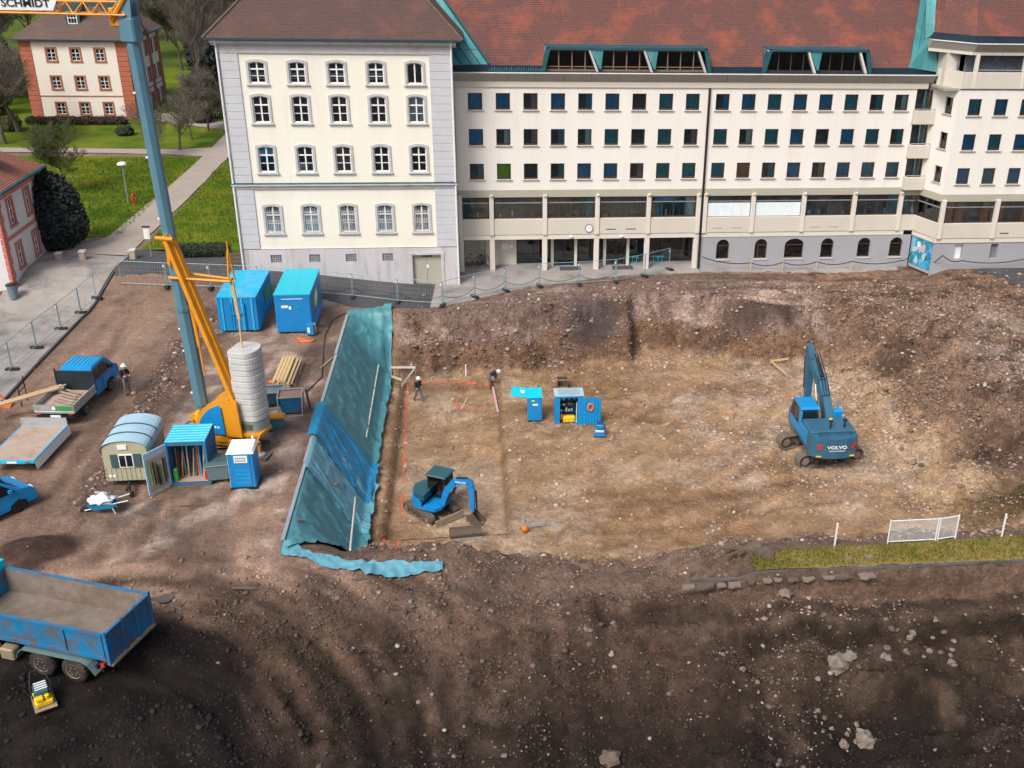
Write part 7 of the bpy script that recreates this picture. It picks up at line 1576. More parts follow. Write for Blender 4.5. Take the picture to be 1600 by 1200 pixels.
q = MB(); q.add([(x0-.02,y0+.05,z+1.66),(x0-1.0,y0+.2,z+1.75),(x0-.9,y0+.9,z+2.0),(x0-.02,y0+.85,z+1.91),(x0-.02,y0+.05,z+1.62),(x0-1.0,y0+.2,z+1.71),(x0-.9,y0+.9,z+1.96),(x0-.02,y0+.85,z+1.87)], [(0,1,2,3),(4,5,6,7),(0,1,5,4),(1,2,6,5),(2,3,7,6)]); fl_ = q.build('flap', 'cyan_roof', cbn)
q = MB(); q.add([(x0-.42,y0+.4,z+1.80),(x0-.18,y0+.37,z+1.785),(x0-.18,y0+.62,z+1.86),(x0-.42,y0+.65,z+1.89)], [(0,1,2,3)]); q.build('sticker', 'white', fl_); MB().bb(x0+.28,x0+.6,y0-.012,y0-.001,z+1.1,z+1.22).build('sticker', 'white', cbn); MB().bb(x0+.22,x0+.4,y0-.012,y0-.001,z+1.38,z+1.47).build('sticker', 'blind_green', cbn)
F = at(938,684,zp); compactor((F[0],F[1]+.25,zg1(F[0],F[1])), R_(80), 'blue plate compactor standing in front of the tool store door', 'blue', 'galv', .95)
F = at(879,605,zp); z = zg1(F[0],F[1]); bx = wthing('open_crate', 'small rusty brown open crate behind the tool store', 'crate', (F[0],F[1],z)); 
q = MB(); a = .34; q.bb(F[0]-a,F[0]+a,F[1]+.5,F[1]+.54,z,z+.6); q.bb(F[0]-a,F[0]-a+.05,F[1],F[1]+.5,z,z+.6); q.bb(F[0]+a-.05,F[0]+a,F[1],F[1]+.5,z,z+.6); q.bb(F[0]-a,F[0]+a,F[1],F[1]+.5,z-.01,z+.04); q.build('shell', 'wood_dark', bx); q = MB(); q.bb(F[0]-a-.02,F[0]+a+.02,F[1]-.03,F[1]+.03,z,z+.06); q.bb(F[0]-a-.02,F[0]+a+.02,F[1]-.03,F[1]+.03,z+.56,z+.62); q.build('edge', 'steel_worn', bx)
for i, (xa, ya, xb, yb) in enumerate(((842,668,872,668),(838,664,866,672))):
    A, B = at(xa,ya,zp+.1), at(xb,yb,zp+.1); q = MB(); q.bar(A, B, .08, .05); tag(q.build('lath', 'wood_old'), 'pale lath lying on the ground between cabinet and tool store', 'lath', 'laths by the cabinet')
# ------------------------------------------------------------------ tarpaulins on the left bank
def tarp(label, mat_, t0, t1, b0, b1, lift, seed, ov=0.0, x_top=-8.35, x_toe=-5.45, name='tarpaulin', ragged=.12):
    """sheet over the bank: (t0..t1) is its extent in Y along the crest, (b0..b1) along the toe"""
    n, m2 = 110, 34; U = np.linspace(0, 1, n)[:,None]; V = np.linspace(0, 1, m2)[None,:]
    ye0 = t0+(b0-t0)*V; ye1 = t1+(b1-t1)*V
    Y = ye0+(ye1-ye0)*U; X = x_top+(x_toe-x_top)*V+0*U
    X = X+V*ragged*1.6*(fbm(Y*.45, Y*0+seed, 3, 3))+V*V*.10*fbm(Y*2.2, Y*0+seed, 5, 2)
    Y = Y+.12*fbm(X*2+seed, Y*.2, 8, 2)*(U < .02)+.15*fbm(X*2+seed, Y*.2+5, 8, 2)*(U > .98)
    Z = zg(X, Y)+lift+.12*V*V
    d = (Y*.75+X*1.1)                      # folds run diagonally down the bank
    d = d+.9*fbm(Y*.5, X*.8+seed, 55, 2); e_ = (Y*.3+X*1.2)+.6*fbm(Y*.7+3, X*.9+seed, 58, 2)
    fold = .15*fbm(d*.9, (Y*.6-X)*.3+seed, 21, 3)+.14*(1-np.clip(np.abs(fbm(d*1.3+seed, (Y-X)*.4, 33, 2))*4, 0, 1))+.10*(1-np.clip(np.abs(fbm(e_*1.6+seed, Y*.8, 37, 2))*5, 0, 1))+.03*fbm(d*5+seed, (Y-X)*1.5, 44, 2)
    Z = Z+np.abs(fold)*.95*np.clip(V*6, 0, 1)
    mb = MB(); mb.v = [tuple(map(float, p_)) for p_ in np.stack([X, Y, Z], -1).reshape(-1, 3)]
    mb.f = [(i*m2+j, (i+1)*m2+j, (i+1)*m2+j+1, i*m2+j+1) for i in range(n-1) for j in range(m2-1)]
    return tag(mb.build(name, mat_, smooth=True), label, 'tarpaulin')
tarp('long dark teal tarpaulin over the upper half of the pit bank', 'tarp', 50.4, 66.4, 49.5, 66.9, .06, 1)
tarp('dark teal tarpaulin over the lower end of the pit bank', 'tarp', 37.7, 46.0, 40.6, 47.2, .07, 2)
tarp('light turquoise tarpaulin strip next to the bright blue sheet', 'tarp_light', 44.8, 49.4, 44.0, 49.0, .14, 3)
tarp('bright blue tarpaulin sheet across the middle of the bank', 'tarp_blue', 48.2, 52.0, 46.8, 50.9, .21, 4, x_top=-8.6)
def strip_tarp(label, mat_, pts, wd, lift, seed):
    P_ = np.array(pts, float); n = 90; d = np.concatenate([[0], np.cumsum(np.hypot(*np.diff(P_, axis=0).T))]); t_ = np.linspace(0, d[-1], n)
    cx, cy = np.interp(t_, d, P_[:,0]), np.interp(t_, d, P_[:,1]); V = np.linspace(-.5, .5, 9)[None,:]
    X = cx[:,None]+0*V; Y = cy[:,None]+V*wd*(1+.7*fbm(cx*1.1+seed, cx*0, 2, 3))[:,None]+.12*fbm(X*3+V*2, V*1.5+X*0+seed, 7, 2)
    Z = zg(X, Y)+lift+.22*np.abs(fbm(X*2.2, Y*3+seed, 6, 3)); mb = MB(); mb.v = [tuple(map(float, p_)) for p_ in np.stack([X,Y,Z],-1).reshape(-1,3)]
    mb.f = [(i*9+j,(i+1)*9+j,(i+1)*9+j+1,i*9+j+1) for i in range(n-1) for j in range(8)]; return tag(mb.build('tarpaulin', mat_, smooth=True), label, 'tarpaulin')
strip_tarp('narrow pale turquoise tarpaulin strip along the front crest of the pit', 'tarp_light', [(-8.3,38.2),(-6.7,37.5),(-4.7,37.0),(-3.0,36.9),(-1.6,37.3)], .75, .08, 3)
for i, (ya, yb) in enumerate(((38.6,45.2),(45.4,51.9),(52.1,58.6),(58.8,65.3))):
    q = MB(); q.bar((-8.36+.02*i,ya,zg1(-8.36,ya)+.16),(-8.30+.02*i,yb,zg1(-8.3,yb)+.16),.16,.06)
    tag(q.build('batten', 'galv'), ['pale batten on the tarpaulin edge, nearest of the four','pale batten on the tarpaulin edge beside the blue sheet','pale batten on the tarpaulin edge beside the timber stack','pale batten on the tarpaulin edge, nearest the building'][i], 'batten', 'battens along the tarpaulin edge')
def pole_on(label, xy0, xy1, r=.05, mat_='wood_old', name='pole', lift=.12):
    q = MB(); a, b = on(*xy0), on(*xy1); q.tube((a[0],a[1],a[2]+lift),(b[0],b[1],b[2]+lift),r,n=7); return tag(q.build(name, mat_), label, 'pole')
pole_on('upper pale pole weighing down the teal tarpaulin', (592,577), (573,690), .045, 'beige_light', lift=.3)
pole_on('lower pale pole weighing down the teal tarpaulin', (556,785), (548,868), .045, 'beige_light', lift=.3)

# ------------------------------------------------------------------ stones
def ico():
    t_ = (1+5**.5)/2; v = np.array([(-1,t_,0),(1,t_,0),(-1,-t_,0),(1,-t_,0),(0,-1,t_),(0,1,t_),(0,-1,-t_),(0,1,-t_),(t_,0,-1),(t_,0,1),(-t_,0,-1),(-t_,0,1)])/math.sqrt(1+t_*t_)
    f = np.array([(0,11,5),(0,5,1),(0,1,7),(0,7,10),(0,10,11),(1,5,9),(5,11,4),(11,10,2),(10,7,6),(7,1,8),(3,9,4),(3,4,2),(3,2,6),(3,6,8),(3,8,9),(4,9,5),(2,4,11),(6,2,10),(8,6,7),(9,8,1)]); return v, f
IV, IF = ico()
def density(X, Y):
    l, b, r, f = pit_mask(X, Y); m = l*b*r*f; bank = np.clip(4*m*(1-m), 0, 1)
    n = .5+fbm(X*.5, Y*.5, 91, 4)*.9; n2 = .5+fbm(X*.25, Y*.25, 15, 3)*.9
    d = .012+.04*ss(-6, -4, X)+.30*ss(.8, 1, m)*np.clip(n*1.6-.3, 0, 1)+.9*bank*ss(-6, -4.5, X)*np.clip(n, .1, 1)
    d = d+1.7*ss(21, 26, X)*ss(39, 43, Y)*(1-ss(66, 70, Y))*np.clip(n+n2-.5, .1, 1.4)
    d = d+.75*ss(62, 65, Y)*ss(-6, -4, X)*(1-ss(70, 73, Y))*np.clip(n, 0, 1)
    d = d+.55*ss(39, 36, Y)*ss(-9, -4, X)*np.clip(n*2.4-1.1, 0, 1)+.9*ss(8, 11, X)*ss(35.2, 34.4, Y)*np.clip(n*2.4-1.0, 0, 1)
    d = d+.8*ss(10, 12, X)*ss(37.2, 38, Y)*ss(43, 40, Y)+.9*np.exp(-((X+17.4)/.8)**2)*ss(41, 43, Y)*(1-ss(64, 67, Y))
    d = d+.5*ss(12, 14, X)*ss(.9, 1, m)*ss(44, 48, Y)*(1-ss(58, 62, Y))
    d = np.where((X < -5.5) & (X > -8.9) & (Y > 36.5) & (Y < 69), 0, d)
    d = np.where((Y > 71.2) | ((X < -2) & (Y > 66)) | (X < -24.8), 0, d); d = np.where((X > -2) & (X < 17) & (Y > 67+.32*(X+2)), 0, d)
    d = np.where((X > 11) & (Y > 35.3) & (Y < 37.2), .03, d)
    return d
def make_stones(N, smin, smed, smax, name, seed, dens=None, earth=False):
    dens = dens or density
    rg = np.random.default_rng(seed); XY = np.zeros((0,2))
    while len(XY) < N:
        c = np.stack([rg.uniform(-24, 46, N*3), rg.uniform(24, 74, N*3)], -1); k_ = rg.random(len(c)) < dens(c[:,0], c[:,1])*.8; XY = np.concatenate([XY, c[k_]])
    XY = XY[:N]; s = np.clip(smed*np.exp(rg.normal(0, .45, N)), smin, smax)
    near = ss(60, 30, XY[:,1]); s = s*(1-.25*near)
    Z = zg(XY[:,0], XY[:,1]); base = IV[None]*(1+.28*rg.uniform(-1,1,(N,12)))[...,None]
    scl = np.stack([rg.uniform(.8,1.3,N), rg.uniform(.7,1.1,N), rg.uniform(.45,.75,N)], -1)*s[:,None]
    v = base*scl[:,None,:]; a = rg.uniform(0, 2*np.pi, N); ca, sa = np.cos(a)[:,None], np.sin(a)[:,None]
    x = v[...,0]*ca-v[...,1]*sa; y = v[...,0]*sa+v[...,1]*ca; v = np.stack([x+XY[:,0,None], y+XY[:,1,None], v[...,2]+Z[:,None]+s[:,None]*.22], -1).reshape(-1,3)
    f = (IF[None]+12*np.arange(N)[:,None,None]).reshape(-1,3)
    me = bpy.data.meshes.new(name); me.vertices.add(len(v)); me.vertices.foreach_set('co', v.reshape(-1).astype(np.float32)); me.loops.add(f.size); me.loops.foreach_set('vertex_index', f.reshape(-1).astype(np.int32)); me.polygons.add(len(f)); me.polygons.foreach_set('loop_start', np.arange(0, f.size, 3, dtype=np.int32)); me.update(calc_edges=True)
    pal = np.array([(.50,.43,.37),(.42,.34,.28),(.55,.50,.45),(.36,.25,.20),(.30,.24,.20),(.46,.34,.28),(.22,.165,.13)]); col = pal[rg.integers(0, len(pal), N)]*rg.uniform(.7,1.1,(N,1))
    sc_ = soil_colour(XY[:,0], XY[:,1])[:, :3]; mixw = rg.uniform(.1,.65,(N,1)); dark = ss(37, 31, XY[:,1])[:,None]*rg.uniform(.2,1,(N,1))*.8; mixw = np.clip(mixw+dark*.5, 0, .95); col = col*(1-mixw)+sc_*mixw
    if earth: col = sc_*rg.uniform(.5,1.5,(N,1))
    ca_ = me.color_attributes.new('soil', 'FLOAT_COLOR', 'POINT'); ca_.data.foreach_set('color', np.repeat(np.concatenate([col, np.ones((N,1))], 1), 12, 0).reshape(-1).astype(np.float32))
    me.materials.append(MT['stones']); o = bpy.data.objects.new(name, me); C.objects.link(o); return o
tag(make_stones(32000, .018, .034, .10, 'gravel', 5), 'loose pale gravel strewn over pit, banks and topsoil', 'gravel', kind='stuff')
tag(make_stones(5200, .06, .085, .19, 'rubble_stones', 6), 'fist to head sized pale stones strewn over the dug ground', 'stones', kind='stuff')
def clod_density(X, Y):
    l, b, r, f = pit_mask(X, Y); m = l*b*r*f; bank = np.clip(4*m*(1-m), 0, 1); n = np.clip(.5+fbm(X*.6, Y*.6, 71, 4)*1.3, 0, 1)
    d = .8*bank*ss(-6, -4.5, X)*n+.8*ss(21, 26, X)*ss(39, 43, Y)*(1-ss(66, 70, Y))*n+ss(38.5, 36, Y)*(.25+.75*n)*ss(-22, -6, X+3*n)+.5*ss(62, 65, Y)*ss(-6, -4, X)*(1-ss(69, 72, Y))*n
    d = np.where((X < -5.5) & (X > -8.9) & (Y > 36.5) & (Y < 69), 0, d); d = np.where((X > 10.8) & (Y > 35.2) & (Y < 37.3), 0, d); d = np.where((Y > 71) | ((X > -2) & (X < 17) & (Y > 66.6+.32*(X+2))), 0, d); return d
tag(make_stones(42000, .025, .055, .2, 'soil_clods', 8, clod_density, True), 'loose crumbly clods of earth on banks and topsoil', 'clods', kind='stuff')
# boulders that stand out singly
def boulder(px, py, size, label, seed, mat_='rock', group=None, z=None):
    p_ = on(px, py); o = lump('boulder', mat_, size*.4, size*.33, size*.28, seed, None, 6, .6); o.data.polygons.foreach_set('use_smooth', [False]*len(o.data.polygons)); o.location = (p_[0], p_[1], p_[2]+size*.06); o.rotation_euler = (0, 0, seed*1.3); return tag(o, label, 'boulder', group)
boulder(1308,1040,1.25, 'largest pale boulder leaning on the dark mound at lower right', 3)
boulder(1326,1028,.75, 'grey boulder touching the largest pale boulder', 5)
boulder(1350,1158,1.1, 'big rough boulder in the dark hollow near the bottom edge', 8)
boulder(1318,1165,.55, 'narrow upright boulder left of the big one in the dark hollow', 10)
boulder(952,1188,1.0, 'rounded boulder half buried at the bottom edge', 12, 'rock_dirty')
boulder(1226,928,.75, 'flat pale boulder sticking out of the bank below the kerb', 14)
boulder(1357,872,.5, 'pinkish boulder on the grass strip', 16)
boulder(1325,877,.45, 'pale boulder left of the pinkish one on the grass strip', 18)
boulder(1487,1037,.55, 'smooth ochre boulder at the right end of the stone row', 20)
boulder(1160,1047,.4, 'lone pale boulder on the dark slope left of the mound', 22)
rb = random.Random(21)
for (x0, x1, y0, y1, n, s0, s1, lab, grp) in ((1360,1590,490,700,26,.3,.55,'pale boulder in the rubble field behind the large excavator','boulders in the rubble field'),(1380,1500,1005,1035,10,.25,.45,'small boulder in the row along the top of the dark mound','boulders along the mound'),(1365,1510,965,1000,8,.25,.5,'small boulder at the foot of the cut bank','boulders below the cut bank'),(640,690,925,965,6,.25,.4,'small pale boulder in the loose group left of the foreground ruts','boulders beside the ruts'),(880,960,955,1010,6,.25,.4,'small pale boulder in the line on the foreground slope','boulders on the foreground slope'),(1270,1380,1110,1170,12,.18,.32,'small boulder heaped around the big one in the hollow','boulders in the hollow'),(1400,1500,700,760,7,.3,.55,'pale boulder on the rim of the hole right of the large excavator','boulders by the hole')):
    for i in range(n): boulder(rb.uniform(x0,x1), rb.uniform(y0,y1), rb.uniform(s0,s1), lab, 100+i+int(x0), rb.choice(['rock','rock','rock_dirty']), grp)

rs = random.Random(44)
for i in range(13):                       # ragged remains of the old pavement along the cut edge
    x = 8.7+.66*i+rs.uniform(-.25,.25); w_ = rs.uniform(.15,.36); d_ = rs.uniform(.14,.3); y = 35.12-.012*(x-12); z_ = -.70 if x > 11.2 else -.86
    pts = [(x-w_+rs.uniform(-.06,.06),y-d_*rs.uniform(.5,1)),(x-w_*.3,y-d_*rs.uniform(.8,1.3)),(x+w_*.4,y-d_*rs.uniform(.6,1.2)),(x+w_,y-d_*rs.uniform(.4,.9)),(x+w_*.95,y+.12),(x-w_*.9,y+.12)]
    q = MB(); q.prism(pts, 'z', z_-.07, z_+rs.uniform(0,.03)); tag(q.build('pavement_fragment', ('rock','rock_dirty','rock')[i % 3]), 'broken pale pavement slab sticking out below the grass strip kerb', 'slab', 'pavement fragments along the cut edge')

# ------------------------------------------------------------------ fences
def panel(a, b, h, label, group, foot=True):
    a, b = Vector(a), Vector(b); o = wthing('wire_fence', label, 'fence', tuple(a), group); d_ = (b-a); L_ = d_.length; n_ = Vector((0,0,1)); e = d_.normalized()*.04
    for p_ in (a+e, b-e): MB().tube(p_+n_*.05, p_+n_*h, .024, n=6).build('post', 'fence_blue', o)
    for zz in (.18, h-.02): MB().tube(a+e+n_*zz, b-e+n_*zz, .02, n=6).build('rail', 'fence_blue', o)
    q = MB(); n = int(L_/.16)
    for i in range(1, n): p_ = a+d_*(i/n); q.tube(p_+n_*.2, p_+n_*(h-.04), .0035, n=3, cap=False)
    for zz in (.5,.8,1.1,1.4): 
        if zz < h: q.tube(a+n_*zz, b+n_*zz, .0035, n=3, cap=False)
    o2 = q.build('wire_mesh', 'galv', o); o2['kind'] = 'stuff'
    if foot:
        t_ = Vector((-d_.y,d_.x,0)).normalized(); q = MB(); c = b; q.bar(c-t_*.36+n_*.07, c+t_*.36+n_*.07, .24, .13); q.build('foot_block', 'rubber', o)
    MB().bar(b-d_.normalized()*.12+n_*(h-.25), b+n_*(h-.25), .02, .14).build('clip_tag', 'white', o); return o
ordn = ['first','second','third','fourth','fifth','sixth','seventh','eighth','ninth']
def run(pix, h, lab, grp, dz=.06):
    P_ = [on(*p_) for p_ in pix]
    for i in range(len(P_)-1): a, b = P_[i], P_[i+1]; panel((a[0],a[1],a[2]+dz),(b[0],b[1],b[2]+dz),h,lab % ordn[i],grp)
run([(-25,622),(20,580),(58,546),(96,516),(127,491),(152,468)], 1.75, '%s wire fence panel from the front along the left street', 'fence panels along the left street')
run([(190,447),(262,450),(330,452),(405,455),(478,460),(552,466),(622,474),(692,479)], 1.75, '%s wire fence panel from the left in front of the cream building', 'fence panels in front of the cream building')
run([(692,479),(742,466),(790,456),(843,449),(905,446),(962,442),(1007,433),(1046,423)], 1.75, '%s wire fence panel from the left in front of the arcade', 'fence panels in front of the arcade')
# white mesh gate and posts on the grass strip
G0, G1, G2 = on(1384,850), on(1463,846), on(1493,841)
gt = wthing('mesh_gate', 'white wire mesh double gate standing on the grass strip', 'gate', tuple(G0))
for (a, b) in ((G0,G1),(G1,G2)):
    a, b = Vector(a), Vector(b)
    for p_ in (a+(b-a)*.03, b-(b-a)*.03): MB().tube(p_-Vector((0,0,.1)), p_+Vector((0,0,1.25)), .035, n=8).build('post', 'white_metal', gt)
    lf = MB(); 
    for zz in (.12,1.2): lf.tube(a+(b-a)*.05+Vector((0,0,zz)), b-(b-a)*.05+Vector((0,0,zz)), .025, n=6)
    lf = lf.build('leaf_frame', 'white_metal', gt); q = MB(); n = int((b-a).length/.05)
    for i in range(1, n): p_ = a+(b-a)*(.05+.9*i/n); q.tube(p_+Vector((0,0,.14)), p_+Vector((0,0,1.18)), .004, n=3, cap=False)
    for i in range(22): zz = .15+.048*i; q.tube(a+(b-a)*.05+Vector((0,0,zz)), b-(b-a)*.05+Vector((0,0,zz)), .004, n=3, cap=False)
    o2 = q.build('wire_mesh', 'white_metal', lf); o2['kind'] = 'stuff'
for (x, y, lab) in ((1304,853,'lone white fence post left of the mesh gate'),(1565,838,'lone white fence post right of the mesh gate')):
    p_ = on(x,y); o = thing('fence_post', lab, 'post', tuple(p_)); q = MB(); q.tube((0,0,-.2),(0,0,1.15),.045,n=8); q.build('post', 'white_metal', o); q = MB(); q.lathe([(.05,1.15),(.05,1.18),(.02,1.2)], n=8); [q.tube((.05,0,z_),(.09,0,z_),.02,n=5) for z_ in (.4,.7,1.0)]; q.build('cap', 'white_metal', o)

# ------------------------------------------------------------------ batter boards, stakes, sprayed lines in the pit
def stake_frame(label, pts, h, boards, z0, mat_='wood', smat='wood_old'):
    """pts: stake feet (photo pixels on the pit floor); boards: pairs of stake indices"""
    P_ = [Vector(on(*p_)) for p_ in pts]; o = wthing('batter_board', label, 'batter board', tuple(P_[0]))
    for p_ in P_: MB().bar(p_+Vector((0,0,-.2)), p_+Vector((0,0,h)), .06, .06).build('stake', smat, o)
    for (i, j, za, zb_) in boards: MB().bar(P_[i]+Vector((0,-.05,za)), P_[j]+Vector((0,-.05,zb_)), .04, .14).build('board', mat_, o)
    return o
stake_frame('pale batter board frame beside the tarpaulin top', [(612,592),(650,592),(628,606)], 1.0, [(0,1,.85,.85),(2,1,.15,.8),(0,2,.2,.6)], zp, 'beige_light')
stake_frame('yellow timber batter board frame left of the large excavator', [(1203,572),(1231,568),(1228,592)], .55, [(0,1,.4,.4),(0,2,.4,.35)], zp, 'wood')
fr_ = stake_frame('grey steel batter frame at the front edge of the pit floor', [(818,828),(850,824)], .95, [(0,1,.25,.25)], zp, 'galv', 'galv')
p_ = Vector(on(820,830)); oc2 = lump('orange_bag', 'orange', .16, .13, .2, 9, None, 8, .4); oc2.location = p_+Vector((0,-.1,.15)); tag(oc2, 'small orange bag at the foot of the steel batter frame', 'bag')
def lying(name, label, cat, a, b, w_, h, mat_, zoff=.06):
    A, B = on(*a), on(*b); q = MB(); q.bar((A[0],A[1],A[2]+zoff),(B[0],B[1],B[2]+zoff),w_,h); return tag(q.build(name, mat_), label, cat)
lying('steel_bar', 'short grey steel bar lying right of the steel batter frame', 'bar', (864,817), (875,832), .1, .06, 'galv')
lying('measuring_staff', 'pink and white measuring staff lying beside the bending worker', 'staff', (770,606), (778,646), .12, .06, 'curtain_pink', .1)
lying('lath', 'single pale lath on the pit floor between the two workers', 'lath', (731,622), (721,640), .08, .04, 'wood')
lying('lath', 'brown lath lying on the yard right of the timber stack', 'lath', (520,560), (502,576), .1, .05, 'wood_old')
p_ = Vector(on(728,588)); st_ = thing('stake', 'white stake standing on the pit floor behind the workers', 'stake', tuple(p_)); MB().bar((0,0,-.1),(0,0,.85),.07,.07).build('post', 'white', st_)
def spray(pts, wd=.12):
    P_ = [on(*p_) for p_ in pts]; q = MB()
    for a, b in zip(P_[:-1], P_[1:]):
        a, b = np.array(a), np.array(b); n = max(2, int(np.hypot(*(b-a)[:2])/.2)); d_ = (b-a)[:2]; d_ = d_/np.hypot(*d_); nn = np.array([-d_[1], d_[0]])
        for i in range(n):
            if rb.random() < .22: continue
            u = a[:2]+(b-a)[:2]*i/n+nn*rb.uniform(-.03,.03); v = a[:2]+(b-a)[:2]*(i+1)/n; w1 = wd*rb.uniform(.5,1.1)/2
            cs = [u+nn*w1, u-nn*w1, v-nn*w1, v+nn*w1]; q.add([(c[0],c[1],zg1(c[0],c[1])+.02) for c in cs], [(0,1,2,3)])
    return q
sp_ = MB()
for pts in ([(637,605),(632,700),(628,800)], [(628,601),(700,602),(768,598)], [(712,622),(715,640),(760,638)], [(712,622),(726,624)], [(596,862),(600,835)], [(618,862),(622,845)]):
    q = spray(pts); sp_.add(q.v, q.f)
tag(sp_.build('spray_marking', 'paint_red', fix=False), kind='structure')
# cables sagging along the building
def cable(label, pts, sag=.25, r=.035):
    q = MB(); P_ = [Vector(p_) for p_ in pts]
    for a, b in zip(P_[:-1], P_[1:]):
        prev = a
        for i in range(1, 9): t_ = i/8; p2 = a+(b-a)*t_-Vector((0,0,sag*4*t_*(1-t_))); q.tube(prev, p2, r, n=5); prev = p2
    return tag(q.build('cable', 'black'), label, 'cable')
pp = [17.3,21.2,23.7,26.4,29.2,33.2]; cable('black cable sagging along the grey base wall of the modern building', [(x,MY-.45,.55 if i else 1.1) for i, x in enumerate(pp)]+[(33.9,MY-.6,1.3)])
for i, x in enumerate(pp[1:5]):
    o = thing('cable_post', '%s short pale post from the left carrying the wall cable' % ordn[i], 'post', (x,MY-.45,zg1(x,MY-.45)), 0, 'cable posts'); MB().bar((0,0,-.1),(0,0,.75),.06,.06).build('post', 'wood', o)
cable('black cable looping from the mural along the right wing', [(34.4,73.0,.2),(35.3,71.2,1.7),(37.0,71.4,1.2),(42,71.5,1.2),(48,71.5,1.3)], .25)
P_ = [on(*p_) for p_ in [(405,455),(478,460),(552,466),(622,474),(692,479),(742,466),(790,456),(843,449),(905,446),(962,442)]]; cable('black cable hung along the wire fences in front of the buildings', [(p_[0],p_[1]+.1,p_[2]+.75) for p_ in P_], .4, .018)
P_ = [on(*p_) for p_ in [(540,490),(520,500),(508,525),(505,560),(503,590),(480,612)]]
q = MB(); q.path([(p_[0],p_[1],p_[2]+.04) for p_ in P_], .03, 5); tag(q.build('hose', 'black'), 'black hose lying on the yard from the containers to the skips', 'hose')
for (x, y, n, lab) in ((395,0,0,''),):
    pass
for i, (x, y, s_) in enumerate(((478,533,.5),(428,597,.35),(470,530,.3))):
    p_ = on(x,y); o = lump('orange_net', 'orange', s_, s_*.5, .06, 30+i, None, 7, .6); o.location = (p_[0],p_[1],p_[2]+.03); tag(o, ['crumpled orange net in front of the smooth container','orange net left of the timber stack','small orange scrap beside the crumpled net'][i], 'net')
# track grating and debris by the mast, log pile at the end of the grass strip
p_ = on(322,525); gr_ = thing('steel_ladder', 'grey steel ladder lying on the berm beside the crane mast', 'ladder', (p_[0],p_[1],p_[2]+.12), R_(35))
for s_ in (-.25,.25): MB().bar((-1,s_,0),(1,s_,0),.05,.06).build('rail', 'galv', gr_)
for i in range(8): MB().bar((-.9+.26*i,-.25,0),(-.9+.26*i,.25,0),.03,.03).build('rung', 'galv', gr_)
p_ = on(1170,862); lg = thing('tree_stump', 'uprooted stump and broken pipe pieces at the end of the grass strip', 'stump', tuple(p_))
lump('root_ball', 'wood_dark', .5, .4, .4, 77, lg, 10, .7); 
for i in range(5): a = R_(150+30*i); MB().tube((0,0,.2),(1.3*math.cos(a),.7*math.sin(a),.05+.2*(i % 2)),.14,.05,7).build('root', 'wood_dark', lg)
for i in range(3): q = MB(); q.lathe([(.2,-.3),(.26,-.3),(.26,.3),(.2,.3)], n=14, M=T(.15+.3*i,-.1-.2*i,.25-.12*i) @ RZ_(.5*i) @ RY_(math.pi/2)); q.build('pipe_piece', 'rock_dirty', lg)
# asphalt crumbs along the broken edge
# bicycles in the arcade
def bicycle(loc, rz, label, fm):
    o = thing('bicycle', label, 'bicycle', loc, rz, None)
    for x in (-.5,.5):
        q = MB(); n = 18
        for i in range(n): a, b = 2*math.pi*i/n, 2*math.pi*(i+1)/n; q.tube((x+.33*math.cos(a),0,.34+.33*math.sin(a)),(x+.33*math.cos(b),0,.34+.33*math.sin(b)),.02,n=5)
        for i in range(6): a = math.pi*i/3; q.tube((x,0,.34),(x+.33*math.cos(a),0,.34+.33*math.sin(a)),.004,n=3)
        q.build('wheel', 'rubber', o)
    q = MB(); q.path([(-.5,0,.34),(-.1,0,.32),(-.2,0,.82),(.33,0,.82),(-.1,0,.32)], .02, 6); q.path([(-.5,0,.34),(-.18,0,.72)], .015, 5); q.path([(.5,0,.34),(.33,0,.9)], .02, 6); q.build('frame', fm, o)
    MB().cb(-.33,-.1,-.06,.06,.86,.92,.02).build('saddle', 'black', o); q = MB(); q.path([(.25,-.28,.98),(.36,0,.95),(.25,.28,.98)], .015, 5); q.build('handlebar', 'galv', o); return o
bicycle((.2,75.5,.1), R_(20), 'yellowish bicycle parked in the first arcade bay', 'wood'); bicycle((.9,75.2,.1), R_(-10), 'dark bicycle leaning beside the yellowish one in the arcade', 'machine_dark')

# ------------------------------------------------------------------ people
def person(label, loc, rz, joints, radii, edges, top_z, jacket, trousers, head_c, head_tilt=0, waist=None):
    o = thing('person', label, 'person', loc, rz)
    me = bpy.data.meshes.new('body'); me.from_pydata(joints, edges, []); ob = bpy.data.objects.new('body', me); C.objects.link(ob)
    md = ob.modifiers.new('skin', 'SKIN'); ob.modifiers.new('sub', 'SUBSURF').levels = 2
    for i, r in enumerate(radii): me.skin_vertices[0].data[i].radius = (r, r*.85)
    me.skin_vertices[0].data[0].use_root = True
    dg = bpy.context.evaluated_depsgraph_get(); m2 = bpy.data.meshes.new_from_object(ob.evaluated_get(dg)); m2.name = 'body'; bpy.data.objects.remove(ob)
    m2.materials.clear()
    for k_ in (jacket, trousers, 'skin', 'black'): m2.materials.append(MT[k_])
    J = [Vector(j) for j in joints]; kind = waist
    for p_ in m2.polygons:
        c = p_.center; i = min(range(len(J)), key=lambda k_: (J[k_]-c).length); p_.material_index = kind[i]; p_.use_smooth = True
    b = bpy.data.objects.new('body', m2); C.objects.link(b); b.parent = o
    hc = Vector(head_c); q = MB()
    for (r, z_) in ((.155,.01),(.17,.0)): pass
    q.lathe([(.16,.0),(.165,.02),(.125,.035),(.12,.08),(.09,.13),(.03,.155)], n=14, M=T(*hc) @ RY_(head_tilt)); q.build('helmet', 'helmet', o, True)
    q = MB(); q.cb(.09,.115,-.045,.045,-.10,-.07,.005,T(*hc) @ RY_(head_tilt)); return o
